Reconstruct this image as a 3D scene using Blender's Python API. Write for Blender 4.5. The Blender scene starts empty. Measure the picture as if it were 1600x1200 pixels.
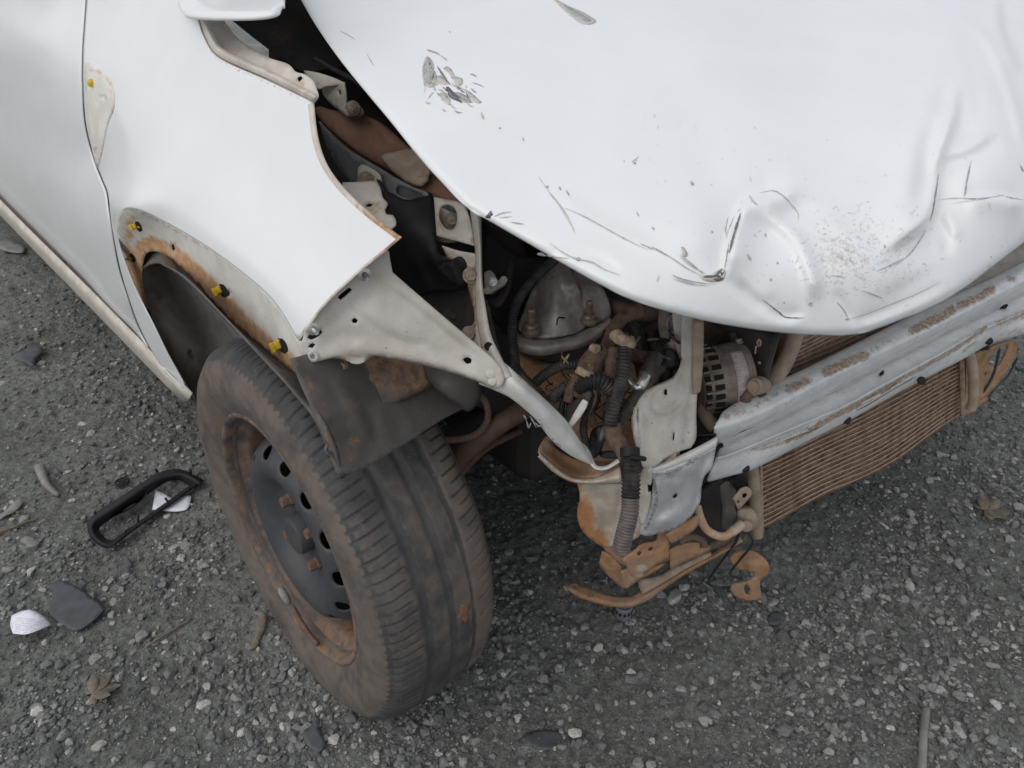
import bpy, math, random
import numpy as np
from mathutils import Vector, Matrix
from mathutils.geometry import delaunay_2d_cdt

random.seed(7)
RNG = np.random.default_rng(11)
S = bpy.context.scene

# ------------------------------------------------------------------ camera, world, sun, exposure
CAM_H, PITCH, FOC = 1.082, math.radians(35.25), 1200.0
cam = bpy.data.objects.new('camera', bpy.data.cameras.new('camera'))
S.collection.objects.link(cam)
cam.location = (0, 0, CAM_H)
cam.rotation_euler = (math.radians(90) - PITCH, 0, 0)
cam.data.sensor_width = 36.0
cam.data.lens = 36.0 * FOC / 1600.0
cam.data.clip_start = 0.02
cam.data.clip_end = 500
cam.data.dof.use_dof = True
cam.data.dof.focus_distance = 0.9
cam.data.dof.aperture_fstop = 16.0
S.camera = cam

SUN_EL, SUN_AZ = math.radians(50), math.radians(230)
world = bpy.data.worlds.new('World')
S.world = world
world.use_nodes = True
wn, wl = world.node_tree.nodes, world.node_tree.links
wn.clear()
w_out = wn.new('ShaderNodeOutputWorld')
w_bg = wn.new('ShaderNodeBackground')
w_sky = wn.new('ShaderNodeTexSky')
w_sky.sky_type = 'NISHITA'
w_sky.sun_disc = False
w_sky.sun_elevation = SUN_EL
w_sky.sun_rotation = SUN_AZ
w_sky.dust_density = 4.0
w_sky.ozone_density = 1.0
w_mix = wn.new('ShaderNodeMixRGB')               # an overcast veil over the blue
w_mix.inputs[0].default_value = 0.72
w_mix.inputs[2].default_value = (7.3, 7.5, 7.75, 1)
wl.new(w_sky.outputs[0], w_mix.inputs[1])
wl.new(w_mix.outputs[0], w_bg.inputs[0])
w_bg.inputs[1].default_value = 0.10
wl.new(w_bg.outputs[0], w_out.inputs[0])

sun = bpy.data.objects.new('sun', bpy.data.lights.new('sun', 'SUN'))
S.collection.objects.link(sun)
sun.data.energy = 0.9
sun.data.angle = math.radians(80)
sun.data.color = (1.0, 0.98, 0.95)
sd = Vector((math.sin(SUN_AZ) * math.cos(SUN_EL), math.cos(SUN_AZ) * math.cos(SUN_EL), math.sin(SUN_EL)))
sun.rotation_euler = sd.to_track_quat('Z', 'Y').to_euler()
S.view_settings.view_transform = 'Standard'
S.view_settings.look = 'None'
S.view_settings.gamma = 1
S.view_settings.use_curve_mapping = False
S.view_settings.exposure = 0.10

# ------------------------------------------------------------------ geometry of the view and of the car
CP, SP = math.cos(PITCH), math.sin(PITCH)
EYE = np.array([0, 0, CAM_H])
FW = np.array([math.sin(math.radians(42)), -math.cos(math.radians(42)), 0])   # car forward
LF = np.array([-FW[1], FW[0], 0])                                              # car left
W0 = np.array([-.259, .801, 0])                                                # below the wheel centre


def rays(p):
    p = np.atleast_2d(np.asarray(p, float))
    u = (p[:, 0] - 800) / FOC
    v = -(p[:, 1] - 600) / FOC
    return np.stack([u, CP + v * SP, -SP + v * CP], 1)


def at(x, y, d):
    return EYE + rays([(x, y)])[0] * d


def dz(x, y, z):
    return (z - CAM_H) / rays([(x, y)])[0][2]


def dlat(x, y, lat):
    r = rays([(x, y)])[0]
    return (lat - np.dot(EYE - W0, LF)) / np.dot(r, LF)


def atz(x, y, z=0.0):
    return at(x, y, dz(x, y, z))


def carp(f, l, z):
    return W0 + FW * f + LF * l + np.array([0, 0, z])


def proj(P):
    q = np.asarray(P) - EYE
    z = q[1] * CP - q[2] * SP
    u = q[1] * SP + q[2] * CP
    return 800 + FOC * q[0] / z, 600 - FOC * u / z, z


def ctl(c):
    """control point -> (px, py, depth)"""
    if c[0] == 'car':
        return proj(carp(*c[1:]))
    if len(c) == 3:
        return c
    x, y, k, v = c
    if k == 'z':
        return x, y, dz(x, y, v)
    if k == 'l':
        return x, y, dlat(x, y, v)
    return x, y, v


class Depth:
    """thin plate spline of inverse depth, exact for planes"""
    def __init__(self, ctrl, extra=None, sm=1e-6):
        c = np.array([ctl(k) for k in ctrl], float)
        self.extra = extra
        self.X = c[:, :2] / 1000
        y = 1 / c[:, 2]
        n = len(c)
        if n == 1:
            self.const = c[0, 2]
            return
        self.const = None
        if n < 4:
            A = np.hstack([np.ones((n, 1)), self.X])
            self.w = np.zeros(n)
            self.a = np.linalg.lstsq(A, y, rcond=None)[0]
            return
        K = self.k(self.X, self.X) + np.eye(n) * sm
        P = np.hstack([np.ones((n, 1)), self.X])
        M = np.block([[K, P], [P.T, np.zeros((3, 3))]])
        s = np.linalg.lstsq(M, np.concatenate([y, np.zeros(3)]), rcond=None)[0]
        self.w, self.a = s[:n], s[n:]

    @staticmethod
    def k(a, b):
        r2 = ((a[:, None] - b[None]) ** 2).sum(-1)
        return np.where(r2 > 0, r2 * np.log(r2 + 1e-20), 0)

    def base(self, p):
        p = np.atleast_2d(np.asarray(p, float))
        if self.const is not None:
            return np.full(len(p), self.const)
        q = p / 1000
        v = self.a[0] + q @ self.a[1:]
        if self.w.any():
            v = v + self.k(q, self.X) @ self.w
        return 1 / np.maximum(v, .15)

    def __call__(self, p):
        p = np.atleast_2d(np.asarray(p, float))
        d = self.base(p)
        if self.extra is not None:
            d = d - self.extra(p)
        return d

    pass

    def pt(self, x, y, off=0.0):
        return at(x, y, float(self([(x, y)])[0]) - off)


class Off(Depth):
    """another sheet a little nearer"""
    def __init__(self, base, off):
        self.b, self.o, self.extra = base, off, None

    def __call__(self, p):
        return self.b(p) - self.o


def smooth_closed(pts, n=6):
    """Catmull-Rom through the points; a third item 1 keeps that corner sharp"""
    P = [np.array(p[:2], float) for p in pts]
    sh = [len(p) > 2 for p in pts]
    N = len(P)
    out = []
    for i in range(N):
        p1, p2 = P[i], P[(i + 1) % N]
        p0 = P[i - 1] if not sh[i] else 2 * p1 - p2
        p3 = P[(i + 2) % N] if not sh[(i + 1) % N] else 2 * p2 - p1
        m = max(1, min(n, int(np.hypot(*(p2 - p1)) / 4)))
        for j in range(m):
            t = j / m
            out.append(.5 * ((2 * p1) + (-p0 + p2) * t + (2 * p0 - 5 * p1 + 4 * p2 - p3) * t * t + (-p0 + 3 * p1 - 3 * p2 + p3) * t ** 3))
    return np.array(out)


def smooth_open(P, n):
    """resample a 3D or 2D polyline smoothly to n points"""
    P = np.array(P, float)
    if len(P) == 2:
        t = np.linspace(0, 1, n)[:, None]
        return P[0] * (1 - t) + P[1] * t
    s = np.concatenate([[0], np.cumsum(np.linalg.norm(np.diff(P, axis=0), axis=1))])
    Q = np.vstack([2 * P[0] - P[1], P, 2 * P[-1] - P[-2]])
    out = []
    for u in np.linspace(0, s[-1] * (1 - 1e-9), n):
        i = min(int(np.searchsorted(s, u, 'right')) - 1, len(P) - 2)
        t = (u - s[i]) / max(s[i + 1] - s[i], 1e-9)
        p0, p1, p2, p3 = Q[i:i + 4]
        out.append(.5 * ((2 * p1) + (-p0 + p2) * t + (2 * p0 - 5 * p1 + 4 * p2 - p3) * t * t + (-p0 + 3 * p1 - 3 * p2 + p3) * t ** 3))
    return np.array(out)


def inside(poly, p):
    x, y = p[:, 0], p[:, 1]
    r = np.zeros(len(p), bool)
    a, b = poly, np.roll(poly, -1, 0)
    for (x0, y0), (x1, y1) in zip(a, b):
        c = (y0 > y) != (y1 > y)
        if y1 != y0:
            r ^= c & (x < (x1 - x0) * (y - y0) / (y1 - y0) + x0)
    return r


def dist_line(pl, p, closed=False):
    """distance to a polyline, signed side and position along it (0..1)"""
    pl = np.array(pl, float)
    a = pl
    b = np.roll(pl, -1, 0)
    if not closed:
        a, b = a[:-1], b[:-1]
    best = np.full(len(p), 1e9)
    side = np.zeros(len(p))
    tt = np.zeros(len(p))
    L = np.linalg.norm(b - a, axis=1)
    cum = np.concatenate([[0], np.cumsum(L)])
    for i in range(len(a)):
        d = b[i] - a[i]
        t = np.clip(((p - a[i]) @ d) / max(d @ d, 1e-9), 0, 1)
        q = p - (a[i] + t[:, None] * d)
        r = np.hypot(q[:, 0], q[:, 1])
        m = r < best
        best[m] = r[m]
        side[m] = np.sign(d[0] * (p[m, 1] - a[i][1]) - d[1] * (p[m, 0] - a[i][0]))
        tt[m] = (cum[i] + t[m] * L[i]) / cum[-1]
    return best, side, tt


def ridge(pl, amp, w, taper=.15):
    pl = smooth_open(pl, 24)

    def f(p):
        r, s, t = dist_line(pl, p)
        e = np.clip(np.minimum(t, 1 - t) / taper, 0.0, 1)
        return amp * np.exp(-(r / w) ** 2) * (.15 + .85 * e)
    return f


def fold(pl, amp, w, W):
    """a sharp step on the line that dies away over W on both sides"""
    pl = smooth_open(pl, 24)

    def f(p):
        r, s, t = dist_line(pl, p)
        e = np.clip(np.minimum(t, 1 - t) / .2, 0, 1)
        return amp * np.tanh(r * s / w) * np.exp(-(r / W) ** 2) * e
    return f


def blob(x, y, rx, ry, amp, ang=0):
    c, s = math.cos(math.radians(ang)), math.sin(math.radians(ang))

    def f(p):
        a = (p[:, 0] - x) * c + (p[:, 1] - y) * s
        b = -(p[:, 0] - x) * s + (p[:, 1] - y) * c
        return amp * np.exp(-(a / rx) ** 2 - (b / ry) ** 2)
    return f


def roll(outline, w, amp):
    """the sheet turns away along its edge"""
    def f(p):
        r, s, t = dist_line(outline, p, closed=False)
        q = np.clip(1 - r / w, 0, 1)
        return -amp * q * q
    return f


def add(*fs):
    return lambda p: sum(f(p) for f in fs)


# ------------------------------------------------------------------ objects
COL = S.collection
ORIG = {}


def empty(name, loc, parent=None):
    o = bpy.data.objects.new(name, None)
    COL.objects.link(o)
    o.empty_display_size = .05
    loc = np.array(loc, float)
    if parent is not None:
        o.parent = parent
        o.location = loc - ORIG[parent]
    else:
        o.location = loc
    ORIG[o] = loc
    return o


def tag(o, label, cat=None, group=None, kind=None):
    if label:
        o['label'] = label
    if cat:
        o['category'] = cat
    if group:
        o['group'] = group
    if kind:
        o['kind'] = kind
    return o


def mesh(name, V, Fc, mat, parent=None, smooth=True, loc=None, attr=None):
    V = np.asarray(V, float)
    if loc is None:
        loc = V.mean(0) if parent is not None else np.array([V[:, 0].mean(), V[:, 1].mean(), V[:, 2].min()])
    loc = np.array(loc, float)
    me = bpy.data.meshes.new(name)
    Vl = V - loc
    if isinstance(Fc, np.ndarray):
        k = Fc.shape[1]
        me.vertices.add(len(Vl))
        me.vertices.foreach_set('co', Vl.astype(np.float32).ravel())
        me.loops.add(Fc.size)
        me.loops.foreach_set('vertex_index', Fc.astype(np.int32).ravel())
        me.polygons.add(len(Fc))
        me.polygons.foreach_set('loop_start', np.arange(0, Fc.size, k, dtype=np.int32))
        me.polygons.foreach_set('loop_total', np.full(len(Fc), k, dtype=np.int32))
        me.update(calc_edges=True)
    else:
        me.from_pydata([tuple(v) for v in Vl], [], [tuple(int(i) for i in f) for f in Fc])
        me.update()
    me.polygons.foreach_set('use_smooth', np.full(len(me.polygons), bool(smooth)))
    if attr:
        for k, v in attr.items():
            a = me.attributes.new(k, 'FLOAT', 'POINT')
            a.data.foreach_set('value', np.asarray(v, np.float32))
    me.materials.append(mat)
    o = bpy.data.objects.new(name, me)
    COL.objects.link(o)
    if parent is not None:
        o.parent = parent
        o.location = loc - ORIG[parent]
    else:
        o.location = loc
    ORIG[o] = loc
    return o


def solid(o, t, off=-1):
    m = o.modifiers.new('thickness', 'SOLIDIFY')
    m.thickness = t
    m.offset = off
    m.use_even_offset = False
    return o


def autosmooth(o, ang=35):
    me = o.data
    me.set_sharp_from_angle(angle=math.radians(ang))
    return o


def panel(name, outline, ctrl, mat, parent=None, holes=(), step=12, thick=.0014, extra=None, dirt=None, n=6, off=0.0, flip=False, sharp=None, rings=()):
    D = ctrl if isinstance(ctrl, Depth) else Depth(ctrl, extra)
    out = smooth_closed(outline, n) if n else np.array([q[:2] for q in outline], float)
    loops = [out] + [smooth_closed(hh, 4) for hh in holes]
    x0, y0 = out.min(0)
    x1, y1 = out.max(0)
    gx, gy = np.meshgrid(np.arange(x0, x1 + step, step), np.arange(y0, y1 + step, step * .87))
    gx[1::2] += step / 2
    g = np.stack([gx.ravel(), gy.ravel()], 1)
    g = g + RNG.uniform(-.08, .08, g.shape) * step
    g = g[inside(out, g)]
    if rings:
        rr = []
        tg = np.roll(out, -1, 0) - np.roll(out, 1, 0)
        nn_ = np.stack([-tg[:, 1], tg[:, 0]], 1)
        nn_ /= np.linalg.norm(nn_, axis=1)[:, None] + 1e-9
        if not inside(out, out[5:6] + nn_[5:6] * .5)[0]:
            nn_ = -nn_
        for w_ in rings:
            q_ = out + nn_ * w_
            q_ = q_[inside(out, q_)]
            r_, _, _ = dist_line(out, q_, closed=True)
            rr.append(q_[r_ > w_ * .9])
        r_, _, _ = dist_line(out, g, closed=True)
        g = np.vstack([g[r_ > rings[-1] + step * .5]] + rr)
    for lp in loops:
        if len(g):
            r, _, _ = dist_line(lp, g, closed=True)
            g = g[r > (min(step * .45, rings[0] * .8) if rings else step * .45)]
    for lp in loops[1:]:
        if len(g):
            g = g[~inside(lp, g)]
    pts, edges = [], []
    for lp in loops:
        b = len(pts)
        m = len(lp)
        pts += [tuple(q) for q in lp]
        edges += [(b + i, b + (i + 1) % m) for i in range(m)]
    pts += [tuple(q) for q in g]
    vs, es, fs, *_ = delaunay_2d_cdt([Vector(q) for q in pts], edges, [], 0, 1e-4)
    P = np.array([tuple(v) for v in vs])
    Fc = np.array([f for f in fs if len(f) == 3])
    cen = P[Fc].mean(1)
    ok = inside(out, cen)
    for lp in loops[1:]:
        ok &= ~inside(lp, cen)
    Fc = Fc[ok]
    used = np.unique(Fc)
    mp = -np.ones(len(P), int)
    mp[used] = np.arange(len(used))
    P, Fc = P[used], mp[Fc]
    V = EYE + rays(P) * (D(P) - off)[:, None]
    a, b, c = V[Fc[:, 0]], V[Fc[:, 1]], V[Fc[:, 2]]
    nr = np.cross(b - a, c - a)
    back = (nr * (EYE - a)).sum(1) < 0
    Fc[back] = Fc[back][:, ::-1]
    at_ = {'dirt': np.clip(dirt(P), 0, 1) if dirt else np.zeros(len(P))}
    o = mesh(name, V, Fc, mat, parent, True, attr=at_)
    if thick:
        solid(o, thick)
    if sharp:
        autosmooth(o, sharp)
    return o


def loft(name, rows, mat, parent=None, n=40, sub=4, thick=.0015, smooth=True, dirt=None, wob=0.0, sharp=None, curve=True):
    """rows: longitudinal lines of (px, py, depth) or (px, py, 'z', v); a sheet through them"""
    R = []
    for r in rows:
        pts = np.array([at(*ctl(c)) for c in r])
        R.append(smooth_open(pts, n))
    R = np.array(R)
    if sub > 1:
        if curve:
            R = np.array([smooth_open(R[:, i], (len(R) - 1) * sub + 1) for i in range(n)]).transpose(1, 0, 2)
        else:
            rr = []
            for k in range(len(R) - 1):
                for j in range(sub):
                    rr.append(R[k] + (R[k + 1] - R[k]) * j / sub)
            rr.append(R[-1])
            R = np.array(rr)
    m = len(R)
    V = R.reshape(-1, 3)
    if wob:
        V = V + (RNG.normal(size=V.shape) * wob)
    i, j = np.meshgrid(np.arange(m - 1), np.arange(n - 1), indexing='ij')
    Fc = np.stack([i * n + j, i * n + j + 1, (i + 1) * n + j + 1, (i + 1) * n + j], -1).reshape(-1, 4)
    a, b, c = V[Fc[:, 0]], V[Fc[:, 1]], V[Fc[:, 2]]
    if (np.cross(b - a, c - a) * (EYE - a)).sum(1).sum() < 0:
        Fc = Fc[:, ::-1]
    px = np.array([proj(v)[:2] for v in V])
    o = mesh(name, V, Fc, mat, parent, smooth, attr={'dirt': np.clip(dirt(px), 0, 1) if dirt else np.zeros(len(V))})
    if thick:
        solid(o, thick)
    if sharp:
        autosmooth(o, sharp)
    return o


def tube_arrays(P, rad, sides=12, ring=0.0, pitch=.0045, cap=True, prof=None, step=None):
    P = np.array(P, float)
    L = np.linalg.norm(np.diff(P, axis=0), axis=1).sum()
    if ring:
        n = max(8, int(L / pitch * 4))
    else:
        n = max(6, int(L / (step or .006)))
    Q = smooth_open(P, n)
    T = np.gradient(Q, axis=0)
    T /= np.linalg.norm(T, axis=1)[:, None] + 1e-12
    u = np.cross(T[0], [0.1, 0.2, 1.0])
    u /= np.linalg.norm(u)
    V = []
    for i in range(n):
        u = u - T[i] * (u @ T[i])
        u /= np.linalg.norm(u)
        v = np.cross(T[i], u)
        r = rad(i / (n - 1)) if callable(rad) else rad
        if ring:
            r *= 1 + ring * (0.0, .8, 1.0, .25)[i % 4] - ring * .5
        th = np.arange(sides) * 2 * math.pi / sides
        V.append(Q[i] + r * (np.cos(th)[:, None] * u + np.sin(th)[:, None] * v))
    V = np.vstack(V)
    F = []
    for i in range(n - 1):
        for k in range(sides):
            k2 = (k + 1) % sides
            F.append((i * sides + k, i * sides + k2, (i + 1) * sides + k2, (i + 1) * sides + k))
    if cap:
        F.append(tuple(range(sides))[::-1])
        F.append(tuple((n - 1) * sides + k for k in range(sides)))
    return V, F


def tube(name, pts, rad, mat, parent=None, px=True, **kw):
    """pts as (px, py, depth) and radius in pixels when px, else metres"""
    if px:
        dm = np.mean([ctl(c)[2] for c in pts])
        pts = [at(*ctl(c)) for c in pts]
        if callable(rad):
            r0 = rad
            rad = lambda t: r0(t) / FOC * dm
        else:
            rad = rad / FOC * dm
    V, F = tube_arrays(pts, rad, **kw)
    o = mesh(name, V, F, mat, parent, True, attr={'dirt': np.zeros(len(V))})
    if kw.get('cap', True):
        autosmooth(o, 60)
    return o


def frame(ax):
    ax = np.array(ax, float)
    ax /= np.linalg.norm(ax)
    e = np.cross(ax, [0, 0, 1.0]) if abs(ax[2]) < .9 else np.cross(ax, [1.0, 0, 0])
    e /= np.linalg.norm(e)
    return ax, e, np.cross(ax, e)


def lathe(name, C, ax, prof, mat, parent=None, seg=24, smooth=True, sharp=40, phase=0.0):
    """prof: (radius, height along ax)"""
    ax, e1, e2 = frame(ax)
    th = np.arange(seg) * 2 * math.pi / seg + phase
    V, F = [], []
    for r, hgt in prof:
        V.append(np.array(C) + ax * hgt + max(r, 1e-5) * (np.cos(th)[:, None] * e1 + np.sin(th)[:, None] * e2))
    m = len(prof)
    V = np.vstack(V)
    for i in range(m - 1):
        for k in range(seg):
            k2 = (k + 1) % seg
            F.append((i * seg + k, i * seg + k2, (i + 1) * seg + k2, (i + 1) * seg + k))
    F.append(tuple(range(seg))[::-1])
    F.append(tuple((m - 1) * seg + k for k in range(seg)))
    o = mesh(name, V, F, mat, parent, smooth, attr={'dirt': np.zeros(len(V))})
    if sharp:
        autosmooth(o, sharp)
    return o


def bolt(name, C, ax, r, mat, parent, stud=0.0, washer=1.5):
    o = lathe(name, C, ax, [(r * washer, 0), (r * washer, r * .25), (r * 1.02, r * .3), (r, r * .35), (r, r * 1.1), (r * .9, r * 1.2), (r * .5, r * 1.2)]
              + ([(r * .5, r * 1.2 + stud * .9), (r * .42, r * 1.2 + stud)] if stud else [(r * .45, r * 1.15)]), mat, parent, seg=6 if washer <= 1.2 else 12, sharp=30)
    return o


def slab(name, outline_px, ctrl, mat, parent, depth, **kw):
    """a traced outline with real thickness"""
    return panel(name, outline_px, ctrl, mat, parent, thick=depth, **kw)


def box_arrays(C, ax, ay, az, sx, sy, sz, bev=.0):
    V = []
    for i in (-1, 1):
        for j in (-1, 1):
            for k in (-1, 1):
                V.append(np.array(C) + np.array(ax) * sx * i / 2 + np.array(ay) * sy * j / 2 + np.array(az) * sz * k / 2)
    F = [(0, 1, 3, 2), (4, 6, 7, 5), (0, 4, 5, 1), (2, 3, 7, 6), (0, 2, 6, 4), (1, 5, 7, 3)]
    return np.array(V), F


def box(name, C, size, mat, parent, ax=None, ay=None, bev=.003):
    ax = FW if ax is None else np.array(ax, float)
    ay = LF if ay is None else np.array(ay, float)
    az = np.cross(ax, ay)
    V, F = box_arrays(C, ax, ay, az, *size)
    o = mesh(name, V, F, mat, parent, False)
    if bev:
        b = o.modifiers.new('bevel', 'BEVEL')
        b.width = bev
        b.segments = 2
    return o


# ------------------------------------------------------------------ materials
def rgb(h):
    h = h.lstrip('#')
    c = [int(h[i:i + 2], 16) / 255 for i in (0, 2, 4)]
    return tuple(((x + .055) / 1.055) ** 2.4 if x > .04045 else x / 12.92 for x in c) + (1,)


def material(name, a, b=None, rough=.5, rough2=None, metal=0.0, scale=60, detail=6, contrast=(.35, .65), bump=0.0, bscale=300,
             dirt=None, dirt_scale=90, dirt_rough=.85, coat=0.0, speck=None, speck_scale=500, speck_amt=.62, fixed=0.0, dirt2=None,
             stretch=None, spec=.5, mid=None):
    m = bpy.data.materials.new(name)
    m.use_nodes = True
    N, L = m.node_tree.nodes, m.node_tree.links
    bs = N['Principled BSDF']
    tc = N.new('ShaderNodeTexCoord')
    src = tc.outputs['Object']
    if stretch:
        mp = N.new('ShaderNodeMapping')
        mp.inputs['Scale'].default_value = stretch
        L.new(src, mp.inputs[0])
        src = mp.outputs[0]

    def noise(sc, det=detail, ro=.6):
        n = N.new('ShaderNodeTexNoise')
        n.inputs['Scale'].default_value = sc
        n.inputs['Detail'].default_value = det
        n.inputs['Roughness'].default_value = ro
        L.new(src, n.inputs['Vector'])
        return n.outputs['Fac']

    def ramp(f, lo, hi):
        r = N.new('ShaderNodeMapRange')
        r.inputs[1].default_value = lo
        r.inputs[2].default_value = hi
        r.interpolation_type = 'SMOOTHSTEP'
        L.new(f, r.inputs[0])
        return r.outputs[0]

    def mix(f, c1, c2):
        x = N.new('ShaderNodeMixRGB')
        if isinstance(f, float):
            x.inputs[0].default_value = f
        else:
            L.new(f, x.inputs[0])
        for i, c in ((1, c1), (2, c2)):
            if isinstance(c, tuple):
                x.inputs[i].default_value = c
            else:
                L.new(c, x.inputs[i])
        return x.outputs[0]

    def math_(op, a_, b_):
        x = N.new('ShaderNodeMath')
        x.operation = op
        x.use_clamp = op != 'ADD'
        for i, c in enumerate((a_, b_)):
            if isinstance(c, (int, float)):
                x.inputs[i].default_value = c
            else:
                L.new(c, x.inputs[i])
        return x.outputs[0]

    b = b or tuple(x * .75 for x in a[:3]) + (1,)
    nz = noise(scale)
    col = mix(ramp(nz, *contrast), a, b)
    if mid:
        col = mix(ramp(noise(scale * .23), .45, .7), col, mid)
    if speck:
        col = mix(ramp(noise(speck_scale, 2, .5), speck_amt, speck_amt + .05), col, speck)
    ro = None
    rv = math_('MULTIPLY', noise(scale * 2.3), .5)
    rr = N.new('ShaderNodeMapRange')
    rr.inputs[1].default_value = .1
    rr.inputs[2].default_value = .4
    rr.inputs[3].default_value = rough
    rr.inputs[4].default_value = rough2 if rough2 is not None else min(1, rough + .15)
    L.new(rv, rr.inputs[0])
    ro = rr.outputs[0]
    if dirt:
        at_ = N.new('ShaderNodeAttribute')
        at_.attribute_name = 'dirt'
        dn = noise(dirt_scale, 8, .68)
        # attribute + noise - 1 thresholded gives broken, ragged edges
        sm = math_('ADD', at_.outputs['Fac'], math_('MULTIPLY', dn, 1.0))
        fac = ramp(sm, .82, 1.18)
        if fixed:
            fac = math_('MAXIMUM', fac, math_('MULTIPLY', ramp(noise(dirt_scale * .5, 9, .7), .5, .75), fixed))
        d2 = dirt2 or tuple(x * .55 for x in dirt[:3]) + (1,)
        dc = mix(ramp(noise(dirt_scale * 1.9, 6), .4, .65), dirt, d2)
        col = mix(fac, col, dc)
        rm = N.new('ShaderNodeMapRange')
        L.new(fac, rm.inputs[0])
        L.new(ro, rm.inputs[3])
        rm.inputs[4].default_value = dirt_rough
        ro = rm.outputs[0]
        if metal:
            bs_m = math_('MULTIPLY', math_('SUBTRACT', 1.0, fac), metal)
            L.new(bs_m, bs.inputs['Metallic'])
        if coat:
            L.new(math_('MULTIPLY', math_('SUBTRACT', 1.0, fac), coat), bs.inputs['Coat Weight'])
    else:
        bs.inputs['Metallic'].default_value = metal
        bs.inputs['Coat Weight'].default_value = coat
    bs.inputs['Coat Roughness'].default_value = .12
    bs.inputs['Specular IOR Level'].default_value = spec
    L.new(col, bs.inputs['Base Color'])
    L.new(ro, bs.inputs['Roughness'])
    if bump:
        bp = N.new('ShaderNodeBump')
        bp.inputs['Strength'].default_value = 1.0
        bp.inputs['Distance'].default_value = bump
        L.new(noise(bscale, 8, .65), bp.inputs['Height'])
        L.new(bp.outputs[0], bs.inputs['Normal'])
    m['n'] = 1
    return m


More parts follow.
